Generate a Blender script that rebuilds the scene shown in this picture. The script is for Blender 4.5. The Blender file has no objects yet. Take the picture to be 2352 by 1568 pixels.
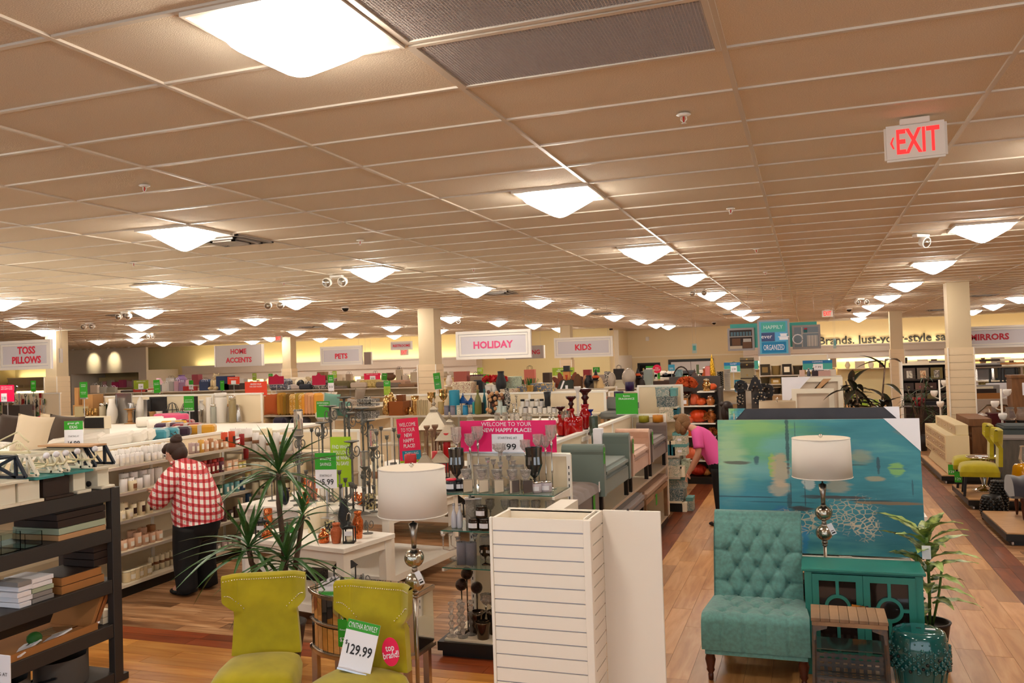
import bpy,bmesh,math,random
from math import sin,cos,pi,sqrt
from mathutils import Vector,Matrix
random.seed(7)
SC=bpy.context.scene
COL=SC.collection
# -- camera, light level, exposure
FPX,YAW,PITCH,ROLL,EYE=1941.7,.3352,.0230,-.0323,2.35
def _axes():
 cy,sy,cp,sp=cos(YAW),sin(YAW),cos(PITCH),sin(PITCH)
 f=Vector((-sy*cp,cy*cp,sp));r=Vector((cy,sy,0));u=r.cross(f)
 c,s=cos(ROLL),sin(ROLL)
 return c*r+s*u,-s*r+c*u,f
RX,UP,FW=_axes()
cam_d=bpy.data.cameras.new('camera');cam=bpy.data.objects.new('camera',cam_d);COL.objects.link(cam)
cam.matrix_world=Matrix(((RX.x,UP.x,-FW.x,0),(RX.y,UP.y,-FW.y,0),(RX.z,UP.z,-FW.z,EYE),(0,0,0,1)))
cam_d.sensor_width=36;cam_d.lens=FPX/2352*36;cam_d.clip_start=.05;cam_d.clip_end=200
SC.camera=cam
SC.view_settings.view_transform='Standard';SC.view_settings.look='None'
SC.view_settings.gamma=1;SC.view_settings.use_curve_mapping=False
SC.view_settings.exposure=-0.14
LAMP_STRENGTH=47.0
LAMP_COLOR=(1,.93,.82)
w=bpy.data.worlds.new('World');SC.world=w;w.use_nodes=True
w.node_tree.nodes['Background'].inputs[0].default_value=(.80,.90,1,1)
w.node_tree.nodes['Background'].inputs[1].default_value=2.7
CEIL=3.657
BACK_L,BACK_R=36.5,40.6
# -- photo pixel -> place in the shop
def _ray(px,py):return RX*((px-1176)/FPX)-UP*((py-784)/FPX)+FW
def _hit(px,py,ax,v):
 d=_ray(px,py);o=(0,0,EYE)[ax];t=(v-o)/d[ax]
 return Vector((d.x*t,d.y*t,EYE+d.z*t))
def AX(px,py,X):return _hit(px,py,0,X)
def AY(px,py,Y):return _hit(px,py,1,Y)
def AZ(px,py,Z):return _hit(px,py,2,Z)
def AQ(px,py,q):d=_ray(px,py);return Vector((d.x*q,d.y*q,EYE+d.z*q))
def MPP(p):return(Vector(p)-Vector((0,0,EYE))).dot(FW)/FPX
# -- materials
def lin(h):
 h=h.lstrip('#');o=[]
 for i in(0,2,4):
  c=int(h[i:i+2],16)/255
  o.append(c/12.92 if c<=.04045 else((c+.055)/1.055)**2.4)
 return(*o,1)
MATS={}
def pm(name,col='#cccccc',rough=.5,metal=0,trans=0,emit=0,noise=None,bump=None,rnd=0,alpha=1,ior=1.45,spec=.5,sheen=0,coat=0,stretch=None,ecol=None):
 if name in MATS:return MATS[name]
 m=bpy.data.materials.new(name);m.use_nodes=True;nt=m.node_tree;b=nt.nodes['Principled BSDF'];L=nt.links.new
 I=b.inputs;c=lin(col)if isinstance(col,str)else col
 I['Base Color'].default_value=c;I['Roughness'].default_value=rough;I['Metallic'].default_value=metal
 I['Transmission Weight'].default_value=trans;I['IOR'].default_value=ior;I['Alpha'].default_value=alpha
 I['Specular IOR Level'].default_value=spec;I['Sheen Weight'].default_value=sheen;I['Coat Weight'].default_value=coat
 if emit:I['Emission Color'].default_value=ecol or c;I['Emission Strength'].default_value=emit
 src=None
 if noise or bump:
  tc=nt.nodes.new('ShaderNodeTexCoord');mp=nt.nodes.new('ShaderNodeMapping');L(tc.outputs['Object'],mp.inputs[0])
  if stretch:mp.inputs['Scale'].default_value=stretch
 if noise:
  n=nt.nodes.new('ShaderNodeTexNoise');n.inputs['Scale'].default_value=noise[0];n.inputs['Detail'].default_value=4
  L(mp.outputs[0],n.inputs['Vector'])
  r=nt.nodes.new('ShaderNodeValToRGB');k=noise[2]if len(noise)>2 else .3
  r.color_ramp.elements[0].position=.5-k/2;r.color_ramp.elements[1].position=.5+k/2
  r.color_ramp.elements[0].color=c;r.color_ramp.elements[1].color=lin(noise[1])
  L(n.outputs['Fac'],r.inputs[0]);src=r.outputs[0]
 if rnd:
  oi=nt.nodes.new('ShaderNodeObjectInfo');mr=nt.nodes.new('ShaderNodeMapRange')
  mr.inputs['To Min'].default_value=1-rnd;mr.inputs['To Max'].default_value=1+rnd;L(oi.outputs['Random'],mr.inputs[0])
  h=nt.nodes.new('ShaderNodeHueSaturation');L(mr.outputs[0],h.inputs['Value'])
  if src:L(src,h.inputs['Color'])
  else:h.inputs['Color'].default_value=c
  src=h.outputs[0]
 if src:L(src,I['Base Color'])
 if bump:
  n=nt.nodes.new('ShaderNodeTexNoise');n.inputs['Scale'].default_value=bump[0];n.inputs['Detail'].default_value=3
  L(mp.outputs[0],n.inputs['Vector']);bp=nt.nodes.new('ShaderNodeBump');bp.inputs['Strength'].default_value=bump[1];bp.inputs['Distance'].default_value=.01
  L(n.outputs['Fac'],bp.inputs['Height']);L(bp.outputs[0],I['Normal'])
 MATS[name]=m;return m
# -- mesh building
class B:
 def __init__(s):s.v=[];s.f=[];s.sm=[];s.mi=[];s.cur=0
 def _add(s,vs,fs,sm=False):
  o=len(s.v);s.v+=[tuple(p)for p in vs]
  for f in fs:s.f.append([i+o for i in f]);s.sm.append(sm);s.mi.append(s.cur)
  return s
 def box(s,x0,x1,y0,y1,z0,z1):
  vs=[(x0,y0,z0),(x1,y0,z0),(x1,y1,z0),(x0,y1,z0),(x0,y0,z1),(x1,y0,z1),(x1,y1,z1),(x0,y1,z1)]
  return s._add(vs,[(3,2,1,0),(4,5,6,7),(0,1,5,4),(1,2,6,5),(2,3,7,6),(3,0,4,7)])
 def cbox(s,c,d):return s.box(c[0]-d[0]/2,c[0]+d[0]/2,c[1]-d[1]/2,c[1]+d[1]/2,c[2]-d[2]/2,c[2]+d[2]/2)
 def la(s,prof,n=20,c=(0,0,0),sx=1,sy=1,ribs=0,amp=0,sm=True):
  vs=[];fs=[];m=len(prof)
  for(r,z)in prof:
   for k in range(n):
    a=2*pi*k/n;q=r*(1+amp*cos(ribs*a))if ribs else r
    vs.append((c[0]+q*cos(a)*sx,c[1]+q*sin(a)*sy,c[2]+z))
  for i in range(m-1):
   for k in range(n):
    k2=(k+1)%n;fs.append((i*n+k,i*n+k2,(i+1)*n+k2,(i+1)*n+k))
  s._add(vs,fs,sm)
  o=len(s.v)-len(vs)
  if prof[0][0]>1e-5:s.f.append([o+k for k in reversed(range(n))]);s.sm.append(False);s.mi.append(s.cur)
  if prof[-1][0]>1e-5:s.f.append([o+(m-1)*n+k for k in range(n)]);s.sm.append(False);s.mi.append(s.cur)
  return s
 def cyl(s,c,r,h,n=16,r2=None):return s.la([(r,0),(r if r2 is None else r2,h)],n,c)
 def tu(s,pts,r,n=6,closed=False):
  P=[Vector(p)for p in pts];vs=[];fs=[];m=len(P);pn=None
  rs=r if isinstance(r,(list,tuple))else[r]*m
  for i,p in enumerate(P):
   a=P[i-1]if(i or closed)else p;b=P[(i+1)%m]if(i<m-1 or closed)else p
   t=(b-a);t=t.normalized()if t.length>1e-9 else Vector((0,0,1))
   if pn is None:pn=t.orthogonal().normalized()
   pn=pn-t*pn.dot(t)
   if pn.length<1e-6:pn=t.orthogonal()
   pn.normalize();bn=t.cross(pn)
   for k in range(n):
    g=2*pi*k/n;vs.append(p+(pn*cos(g)+bn*sin(g))*rs[i])
  for i in range(m if closed else m-1):
   for k in range(n):
    j=(i+1)%m;fs.append((i*n+k,i*n+(k+1)%n,j*n+(k+1)%n,j*n+k))
  s._add(vs,fs,n>4)
  if not closed:
   o=len(s.v)-len(vs)
   s.f.append([o+k for k in reversed(range(n))]);s.sm.append(False);s.mi.append(s.cur)
   s.f.append([o+(m-1)*n+k for k in range(n)]);s.sm.append(False);s.mi.append(s.cur)
  return s
 def bar(s,a,b,w,h=None):
  a=Vector(a);b=Vector(b);t=(b-a).normalized();h=h or w
  u=t.cross(Vector((0,0,1)));u=Vector((1,0,0))if u.length<1e-4 else u.normalized()
  v=u.cross(t);vs=[]
  for p in(a,b):
   for(i,j)in((-1,-1),(1,-1),(1,1),(-1,1)):vs.append(p+u*(i*w/2)+v*(j*h/2))
  return s._add(vs,[(0,1,2,3),(7,6,5,4),(0,4,5,1),(1,5,6,2),(2,6,7,3),(3,7,4,0)])
 def pr(s,poly,y0,y1):
  n=len(poly);vs=[(x,y0,z)for x,z in poly]+[(x,y1,z)for x,z in poly]
  return s._add(vs,[list(range(n)),list(reversed(range(n,2*n)))]+[(i,i+n,(i+1)%n+n,(i+1)%n)for i in range(n)])
 def ball(s,c,r,n=10,m=7,sx=1,sy=1,sz=1):
  return s.la([(max(r*sin(pi*i/m),0),-r*cos(pi*i/m)*sz)for i in range(m+1)],n,c,sx,sy)
 def gr(s,fn,nu,nv,sm=True,closeu=False):
  vs=[fn(i/nu,j/nv)for j in range(nv+1)for i in range(nu if closeu else nu+1)];w_=nu if closeu else nu+1
  fs=[(j*w_+i,j*w_+(i+1)%w_,(j+1)*w_+(i+1)%w_,(j+1)*w_+i)for j in range(nv)for i in range(nu)]
  return s._add(vs,fs,sm)
 def move(s,M,o=0):
  s.v[o:]=[tuple(M@Vector(p))for p in s.v[o:]];return s
 def mesh(s,name='m',bev=0,seg=1):
  me=bpy.data.meshes.new(name);me.from_pydata(s.v,[],s.f)
  me.polygons.foreach_set('use_smooth',s.sm);me.polygons.foreach_set('material_index',s.mi)
  if bev:
   b=bmesh.new();b.from_mesh(me)
   bmesh.ops.bevel(b,geom=[e for e in b.edges if e.is_manifold and e.calc_face_angle(0)>.5],offset=bev,segments=seg,affect='EDGES',clamp_overlap=True)
   b.to_mesh(me);b.free()
  me.update();return me
_cache={}
def once(key,fn):
 if key not in _cache:_cache[key]=fn()
 return _cache[key]
def BM(x,y,z,bev=0):
 return once(('box',round(x,4),round(y,4),round(z,4),bev),lambda:B().box(-x/2,x/2,-y/2,y/2,0,z).mesh('box',bev))
def LM(prof,n=20,**k):
 return once(('lat',tuple(prof),n,tuple(sorted(k.items()))),lambda:B().la(prof,n,**k).mesh('lathe'))
def _link(o,me,m):
 if m is not None:
  ms=m if isinstance(m,(list,tuple))else[m]
  while len(me.materials)<len(ms):me.materials.append(None)
  for i,q in enumerate(ms):o.material_slots[i].link='OBJECT';o.material_slots[i].material=q
def mk(name,me,m,parent=None,loc=(0,0,0),rot=(0,0,0),scale=None):
 if isinstance(me,B):me=me.mesh(name)
 o=bpy.data.objects.new(name,me);COL.objects.link(o);_link(o,me,m)
 o.location=loc;o.rotation_euler=rot
 if scale:o.scale=scale
 if parent:o.parent=parent
 return o
def tag(o,label,cat,group=None):
 o['label']=label;o['category']=cat
 if group:o['group']=group
 return o
def TH(name,label,cat,loc=(0,0,0),rz=0,group=None):
 o=bpy.data.objects.new(name,None);COL.objects.link(o);o.location=loc;o.rotation_euler=(0,0,rz);o.empty_display_size=.05
 return tag(o,label,cat,group)
def SO(name,label,cat,me,m,loc=(0,0,0),rz=0,group=None,rot=None,scale=None):
 return tag(mk(name,me,m,None,loc,rot or(0,0,rz),scale),label,cat,group)
def ST(name,me,m,parent=None,**k):
 o=mk(name,me,m,parent,**k)
 if not parent:o['kind']='structure'
 return o
def kids(o):return[c for c in COL.objects if c.parent==o]
def dup(o,ch,loc,rz=0,label=None,group=None,scale=None):
 r=o.copy();COL.objects.link(r);r.location=loc;r.rotation_euler=(0,0,rz)
 if label:r['label']=label
 if group:r['group']=group
 if scale:r.scale=(scale,)*3 if not isinstance(scale,tuple)else scale
 for c,subs in ch:
  d=c.copy();COL.objects.link(d);d.parent=r
  for q in subs:e=q.copy();COL.objects.link(e);e.parent=d
 return r
ORD='first second third fourth fifth sixth seventh eighth ninth tenth eleventh twelfth thirteenth fourteenth fifteenth sixteenth seventeenth eighteenth nineteenth twentieth'.split()
def text_mesh(s,bold=0,ext=.02,space=1.0,line=1.0):
 def f():
  c=bpy.data.curves.new('text','FONT');c.body=s;c.extrude=ext;c.offset=bold;c.resolution_u=2
  c.align_x='CENTER';c.space_character=space;c.space_line=line
  o=bpy.data.objects.new('text',c);COL.objects.link(o);bpy.context.view_layer.update()
  me=bpy.data.meshes.new_from_object(o.evaluated_get(bpy.context.evaluated_depsgraph_get()))
  bpy.data.objects.remove(o);bpy.data.curves.remove(c)
  vs=[v.co.copy()for v in me.vertices]
  x0=min(v.x for v in vs);x1=max(v.x for v in vs);y0=min(v.y for v in vs);y1=max(v.y for v in vs)
  for v in me.vertices:v.co=(v.co.x-(x0+x1)/2,-v.co.z,v.co.y-(y0+y1)/2)
  me.materials.clear();me['w']=x1-x0;me['h']=y1-y0;me.update();return me
 return once(('txt',s,bold,ext,space,line),f)
def text(s,m,parent,loc,w=None,h=None,bold=0,rot=(0,0,0),name='lettering',ext=.02,space=1.0,line=1.0):
 me=text_mesh(s,bold,ext,space,line);sx=sz=None
 if w:sx=w/me['w']
 if h:sz=h/me['h']
 sx=sx or sz;sz=sz or sx
 return mk(name,me,m,parent,loc,rot,(sx,min(sx,sz),sz))
# == the setting
M_W=pm('white_paint','#f1ebe0',.45)
M_E=pm('cream_board','#eee0c6',.5)
M_tile=pm('ceiling_tile_board','#f2e3cc',.95,noise=(260,'#d8c6ae',.18),bump=(120,.35))
M_tbar=pm('ceiling_grid_metal','#d8cbb9',.35,spec=.6)
M_emit=pm('lit_diffuser','#ffffff',.5,emit=LAMP_STRENGTH,ecol=(*LAMP_COLOR,1))
M_beige=pm('beige_wall','#e4cfa6',.7)
M_yellow=pm('yellow_wall','#ecdba6',.7)
M_FA=pm('fascia_paint','#dccfc0',.6)
M_col=pm('column_paint','#cbb897',.6)
M_slat=pm('slat_board','#dfc9a6',.5)
M_alu=pm('aluminium','#c8c8cc',.35,.9)
M_K=pm('black_paint','#14120f',.4)
M_DK=pm('dark_metal','#4b4440',.5,.3)
M_red=pm('sign_red','#d8243f',.5)
M_G=pm('sign_green','#2f9a1f',.5)
M_lime=pm('sign_lime','#9cc30b',.5)
M_pink=pm('sign_pink','#e8124f',.5)
M_teal=pm('sign_teal','#00859f',.5)
M_O=pm('sign_orange','#e2452a',.5)
M_P=pm('white_card','#eceaf0',.5)
M_I=pm('black_ink','#1c1a1e',.6)
M_C=pm('chrome','#d9d7d2',.12,1)
M_GL=pm('clear_glass','#eef5f2',.03,0,trans=1,ior=1.45)
M_mint=pm('banner_mint','#46a79c',.6)
def wdm(name,cols,axis,plank=True):
 m=bpy.data.materials.new(name);m.use_nodes=True;nt=m.node_tree;L=nt.links.new;b=nt.nodes['Principled BSDF']
 g=nt.nodes.new('ShaderNodeNewGeometry');oi=nt.nodes.new('ShaderNodeObjectInfo')
 add=nt.nodes.new('ShaderNodeMath');add.operation='ADD';L(g.outputs['Random Per Island'],add.inputs[0]);L(oi.outputs['Random'],add.inputs[1])
 fr=nt.nodes.new('ShaderNodeMath');fr.operation='FRACT';L(add.outputs[0],fr.inputs[0])
 mp=nt.nodes.new('ShaderNodeMapping');L(g.outputs['Position'],mp.inputs['Vector'])
 mp.inputs['Scale'].default_value=(1.6,14,14)if axis=='x' else(14,1.6,14)
 mul=nt.nodes.new('ShaderNodeMath');mul.operation='MULTIPLY';mul.inputs[1].default_value=57;L(fr.outputs[0],mul.inputs[0])
 cx=nt.nodes.new('ShaderNodeCombineXYZ');L(mul.outputs[0],cx.inputs[0]);L(mul.outputs[0],cx.inputs[1]);L(cx.outputs[0],mp.inputs['Location'])
 n=nt.nodes.new('ShaderNodeTexNoise');n.inputs['Scale'].default_value=1.0;n.inputs['Detail'].default_value=6;n.inputs['Distortion'].default_value=.8
 L(mp.outputs[0],n.inputs['Vector'])
 r=nt.nodes.new('ShaderNodeValToRGB');e=r.color_ramp.elements
 e[0].position=.28;e[0].color=lin(cols[0]);e[1].position=.68;e[1].color=lin(cols[2]);q=e.new(.48);q.color=lin(cols[1])
 L(n.outputs['Fac'],r.inputs[0])
 tone=nt.nodes.new('ShaderNodeValToRGB');t=tone.color_ramp.elements;t[0].color=lin(cols[3]);t[1].color=lin(cols[4]);tone.color_ramp.interpolation='LINEAR'
 L(fr.outputs[0],tone.inputs[0])
 mx=nt.nodes.new('ShaderNodeMixRGB');mx.blend_type='MULTIPLY';mx.inputs[0].default_value=1;L(r.outputs[0],mx.inputs[1]);L(tone.outputs[0],mx.inputs[2])
 L(mx.outputs[0],b.inputs['Base Color']);b.inputs['Roughness'].default_value=.38;b.inputs['Specular IOR Level'].default_value=.4
 MATS[name]=m;return m
M_oakY=wdm('oak_planks_lengthwise',('#b98552','#d09c66','#dcae7c','#c9bba8','#fff6ea'),'y')
M_oakX=wdm('oak_planks_crosswise',('#c08036','#d69a4e','#e2ae68','#cdbba0','#fff4e2'),'x')
M_rustX=wdm('rustic_planks',('#7d5536','#b58a62','#d8b792','#b3a193','#fff3e6'),'x')
M_brownY=wdm('brown_border_lengthwise',('#5d2f18','#7d4222','#91522c','#b9a594','#ffe9d8'),'y')
M_brownX=wdm('brown_border_crosswise',('#6b3218','#8a4420','#9c552c','#c9b5a4','#ffe9d8'),'x')
M_sub=pm('subfloor','#5f4027',.8)
XW,XE,YS,YN=-43,16,-4.5,BACK_R
floor=ST('floor',B().box(XW,XE,YS,YN+.2,-.06,-.004),M_sub)
# plank zones: (x0,x1,y0,y1, along, width, length, material)
ZONES=[(-1.66,1.76,-1,YN,'y',.19,1.22,M_oakY),(-12,-1.98,2.2,5.98,'x',.15,1.22,M_oakX),(-1.98,-1.66,5.98,YN,'y',.16,.92,M_brownY),
         (-12,-1.66,5.98,6.28,'x',.15,.92,M_brownX),(1.76,2.09,-1,YN,'y',.165,.92,M_brownY),(-43,-1.98,6.28,YN,'x',.15,1.22,M_rustX),(2.09,15.9,2,YN,'x',.15,1.22,M_rustX),(-1.98,-1.66,-1,5.98,'x',.32,1.22,M_oakX)]
pl_all=[]
for(x0,x1,y0,y1,al,wd,ln,m)in ZONES:
 u0,u1,v0,v1=(y0,y1,x0,x1)if al=='y' else(x0,x1,y0,y1)
 nr=max(1,round((v1-v0)/wd));wv=(v1-v0)/nr
 for i in range(nr):
  u=u0-random.random()*ln
  while u<u1:
   a,b=max(u,u0),min(u+ln,u1);u+=ln
   if b-a<.04:continue
   va=v0+i*wv
   c=((a+b)/2,va+wv/2)if al=='x' else(va+wv/2,(a+b)/2)
   d=Vector((c[0],c[1],-EYE));q=d.dot(FW)
   sx,sy=(q>.5 and 1176+FPX*d.dot(RX)/q),(q>.5 and 784-FPX*d.dot(UP)/q)
   vis=q>.5 and-250<sx<2600 and 800<sy<1720
   # what of it the shelves leave to be seen
   clear=(-1.95<c[0]<1.76 or(c[0]>1.7 and c[0]<2.3)or(-6.9<c[0]<-2 and c[1]<10))
   pl_all.append((0 if not(vis and clear)else wv*(b-a)/q**3,a+.0015,b-.0015,va+.001,va+wv-.001,al,m))
pl_all.sort(key=lambda t:-t[0])
unit=B().box(-.5,.5,-.5,.5,-.5,.5).mesh('plank')
rest={}
for k,(sc,a,b,va,vb,al,m)in enumerate(pl_all):
 x0,x1,y0,y1=(a,b,va,vb)if al=='x' else(va,vb,a,b)
 if k<300:mk('plank',unit,m,floor,((x0+x1)/2,(y0+y1)/2,-.002),scale=(x1-x0,y1-y0,.004+.0006*(k%3)))
 else:rest.setdefault(m.name,(B(),m))[0].box(x0,x1,y0,y1,-.004,0)
for nm,(b_,m)in rest.items():
 o=mk('far_planks',b_,m,floor);o['kind']='stuff'
# ceiling: slab, grid of bars, mineral tiles
TX0,TY0=-1.5061,3.1078
ceil=ST('ceiling',B().box(XW,XE,YS,YN+.2,CEIL+.03,CEIL+.1),M_tile)
LIGHTS=[(-1.811,2.803),(-1.811,6.463),(-5.47,6.463)]
for(px,py)in[(856,618),(1485,572),(368,657),(1091,661),(1579,633),(2255,520),(2143,603),(2080,650),(2038,679),(2005,701),(1980,718),(1972,730),(1635,672),(1674,695),(1703,713),(1725,727),(680,690),(888,711),(1237,690),(1338,710),(1411,725),(1466,735),(1507,744),(1535,748),(1145,737),(1226,745),(341,712),(585,732),(765,741),(325,745),(313,765),(485,770),(310,778),(526,755),(682,760),(55,735),(100,758),(227,782),(2281,700),(2340,682),(2234,713),(1034,728),(1010,757),(900,750),(906,770),(806,766),(736,777),(622,775),(818,780),(580,783),(457,782),(375,786),(1285,753),(1330,757),(5,690)]:
 p=AZ(px,py,CEIL);LIGHTS.append((p.x,p.y))
LIGHTS+=[(-5.47,2.8),(-9.2,2.8),(-9.2,6.5),(1.9,2.8),(5.7,6.5),(1.9,6.5),(5.7,10.4),(-12.9,6.5),(-12.9,10.4),(5.75,14.4),(5.75,18.6),(5.75,22.6),(5.75,26.8),(9.5,14.4),(9.5,22.6),(-1.811,-1.2),(-16.9,10.4),(-20.6,14.5)]
near_l=[l for l in LIGHTS if l[1]<11]
tiles=[]
for i in range(-34,15):
 for j in range(-13,62):
  x0,y0=TX0+1.22*i,TY0+.61*j
  if x0<XW or x0>XE:continue
  if i==0 and j in(-1,0):continue
  c=Vector((x0+.61,y0+.305,CEIL-EYE));q=c.dot(FW)
  sx,sy=1176+FPX*c.dot(RX)/q,784-FPX*c.dot(UP)/q
  vis=q>.8 and-200<sx<2550 and-160<sy
  tiles.append((1/q**3 if vis else 0,x0,y0,i,j))
tiles.sort(key=lambda t:-t[0])
tm=B().box(-.5,.5,-.5,.5,-.5,.5).mesh('tile');rest=B()
for k,(s_,x0,y0,i,j)in enumerate(tiles):
 half=[l for l in near_l if x0<l[0]<x0+1.22 and y0<l[1]<y0+.61]
 xa,xb=x0+.011,x0+1.209
 if half:
  if half[0][0]>x0+.61:xb=x0+.6
  else:xa=x0+.62
 if k<300:mk('tile',tm,M_tile,ceil,((xa+xb)/2,y0+.305,CEIL+.02),scale=(xb-xa,.588,.018))
 else:rest.box(xa,xb,y0+.011,y0+.599,CEIL+.011,CEIL+.029)
o=mk('far_tiles',rest,M_tile,ceil);o['kind']='stuff'
g=B()
for i in range(-34,15):g.box(TX0+1.22*i-.012,TX0+1.22*i+.012,YS,YN,CEIL,CEIL+.029)
for j in range(-13,62):g.box(XW,XE,TY0+.61*j-.012,TY0+.61*j+.012,CEIL+.001,CEIL+.028)
mk('grid_bars',g,M_tbar,ceil)['kind']='stuff'
# walls
ST('wall_back',B().box(-8.2,XE,BACK_R,BACK_R+.15,0,CEIL+.02),M_beige)
ST('wall_back_left',B().box(XW,-8.2,BACK_L,BACK_L+.15,0,CEIL+.02),M_yellow)
ST('wall_return',B().box(-8.35,-8.2,BACK_L+.15,BACK_R,0,CEIL+.02),M_beige)
ST('wall_left',B().box(XW-.15,XW,YS,BACK_L,0,CEIL+.02),M_yellow)
ST('wall_right',B().box(XE,XE+.15,YS,BACK_R,0,CEIL+.02),M_yellow)
WX0,WX1,WZ0,WZ1=-14,9,.5,3.1
ST('wall_front',B().box(XW,WX0,YS-.15,YS,0,CEIL+.02).box(WX1,XE,YS-.15,YS,0,CEIL+.02).box(WX0,WX1,YS-.15,YS,0,WZ0).box(WX0,WX1,YS-.15,YS,WZ1,CEIL+.02),M_beige)
wn=ST('window_1',B().box(WX0,WX1,YS-.12,YS-.04,WZ0,WZ0+.06).box(WX0,WX1,YS-.12,YS-.04,WZ1-.06,WZ1),M_alu)
_wg=bpy.data.materials.new('window_glass');_wg.use_nodes=True;_n=_wg.node_tree;_o=_n.nodes['Material Output'];_t=_n.nodes.new('ShaderNodeBsdfTransparent');_g=_n.nodes.new('ShaderNodeBsdfGlossy');_g.inputs['Roughness'].default_value=.02;_m=_n.nodes.new('ShaderNodeMixShader');_m.inputs[0].default_value=.06
_n.links.new(_t.outputs[0],_m.inputs[1]);_n.links.new(_g.outputs[0],_m.inputs[2]);_n.links.new(_m.outputs[0],_o.inputs[0])
for k in range(11):
 x=WX0+(WX1-WX0)*k/10
 mk('mullion',B().box(x-.04,x+.04,YS-.12,YS-.04,WZ0+.061,WZ1-.061),M_alu,wn)
 if k<10:mk('pane',B().box(x+.041,x+2.259,YS-.085,YS-.075,WZ0+.061,WZ1-.061),_wg,wn)
_p=bpy.data.lights.new('window_portal','AREA');_p.shape='RECTANGLE';_p.size=WX1-WX0;_p.size_y=WZ1-WZ0;_p.cycles.is_portal=True;_po=bpy.data.objects.new('window_portal',_p);COL.objects.link(_po);_po.location=((WX0+WX1)/2,YS-.03,(WZ0+WZ1)/2);_po.rotation_euler=(pi/2,0,pi)
# -- ceiling lights
con=[(.28,0),(.292,-.008),(.293,-.022),(.275,-.042),(.225,-.07),(.15,-.112),(.06,-.161),(.025,-.174),(0.0,-.177)]
def light_label(x,y):
 return f'lit white cone ceiling light, row {round((x+1.83)/3.72)+8} across and {y:.0f} metres into the shop'
fr=B();
for a,b_ in(((-.305,-.29),(-.305,.305)),((.29,.305),(-.305,.305)),((-.29,.29),(-.305,-.29)),((-.29,.29),(.29,.305))):fr.box(a[0],a[1],b_[0],b_[1],-.012,.02)
frm=fr.mesh('frame');plm=B().box(-.29,.29,-.29,.29,-.002,.012).mesh('plate');cnm=B().la(con,32).mesh('diffuser')
M_panel=pm('light_panel','#e4d8c8',.4)
rows_l={}
for(x,y)in sorted(LIGHTS,key=lambda t:(round((t[0]+1.83)/3.72),t[1])):
 k=round((x+1.83)/3.72);rows_l.setdefault(k,[]).append((x,y))
ROWN={0:'row left of the aisle centre',1:'row right of the aisle centre'}
for k,ls in rows_l.items():
 for i,(x,y)in enumerate(ls):
  rn='over the aisle left edge' if k==0 else 'over the aisle right edge' if k==1 else f'{ORD[k-2]} row right of aisle' if k>1 else f'{ORD[-k-1]} row left of aisle'
  t=TH('ceiling_light',f'cone ceiling light, {ORD[i]} from the front {rn}','ceiling light',(x,y,CEIL-.003),0,'cone ceiling lights')
  mk('frame',frm,M_panel,t);mk('plate',plm,M_panel,t);mk('diffuser',cnm,M_emit,t)
# return air grilles beside the first light
M_grille=pm('grille_metal','#cfc4bc',.5)
for j,(nm)in enumerate(('near','far')):
 y0=TY0+.61*(-1 if j==0 else 0)
 t=TH('return_air_grille',f'grey eggcrate return air grille, the {"one cut by the top of the photo" if j == 0 else "one nearer the exit sign"}','vent',(TX0+.61,y0+.305,CEIL))
 b_=B();b_.box(-.6,.6,-.295,-.27,-.008,.02).box(-.6,.6,.27,.295,-.008,.02).box(-.6,-.575,-.27,.27,-.008,.02).box(.575,.6,-.27,.27,-.008,.02)
 mk('frame',b_,M_tbar,t)
 b_=B()
 for i in range(88):x=-.57+1.14*i/87;b_.box(x-.0012,x+.0012,-.27,.27,-.002,.012)
 for i in range(42):y=-.265+.53*i/41;b_.box(-.575,.575,y-.0012,y+.0012,-.0015,.0125)
 mk('lattice',b_,M_grille,t);mk('duct_back',B().box(-.58,.58,-.28,.28,.016,.0295),pm('duct','#8d837c',.8),t)
# supply vents
M_vent=pm('vent_metal','#8d8278',.4,.4)
for n_,(px,py,lb)in enumerate([(530,552,'square louvred air vent next to the second light on the left'),(1145,673,'square louvred air vent behind the light above the holiday sign'),(2260,678,'square louvred air vent right of the right column'),(290,724,'square louvred air vent behind the lamp at far left'),(1385,720,'square louvred air vent above the kids sign'),(2150,712,'square louvred air vent left of the right column'),(715,751,'small square louvred air vent above the pets sign')]):
 p=AZ(px,py,CEIL);t=TH('ceiling_vent',lb,'vent',(p.x,p.y,CEIL))
 b_=B()
 for s_,z in((.3,0),(.22,-.012),(.14,-.02)):
  for q in((-s_,s_,-s_,-s_+.03),(-s_,s_,s_-.03,s_),(-s_,-s_+.03,-s_,s_),(s_-.03,s_,-s_,s_)):b_.box(*q,z-.012,z+.002)
 mk('louvres',b_,M_vent,t);mk('core',B().box(-.11,.11,-.11,.11,-.03,-.022),M_vent,t);mk('neck',B().box(-.27,.27,-.27,.27,.001,.0295),pm('duct','#8d837c',.8),t)
p=AZ(1715,719,CEIL);t=TH('slot_diffuser','long flat slot diffuser in the ceiling before the blue hanging signs','vent',(p.x,p.y,CEIL))
mk('frame',B().box(-.75,.75,-.12,.12,-.02,.02),M_vent,t);mk('slot',B().box(-.7,.7,-.07,.07,-.025,-.02),M_DK,t)
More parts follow.
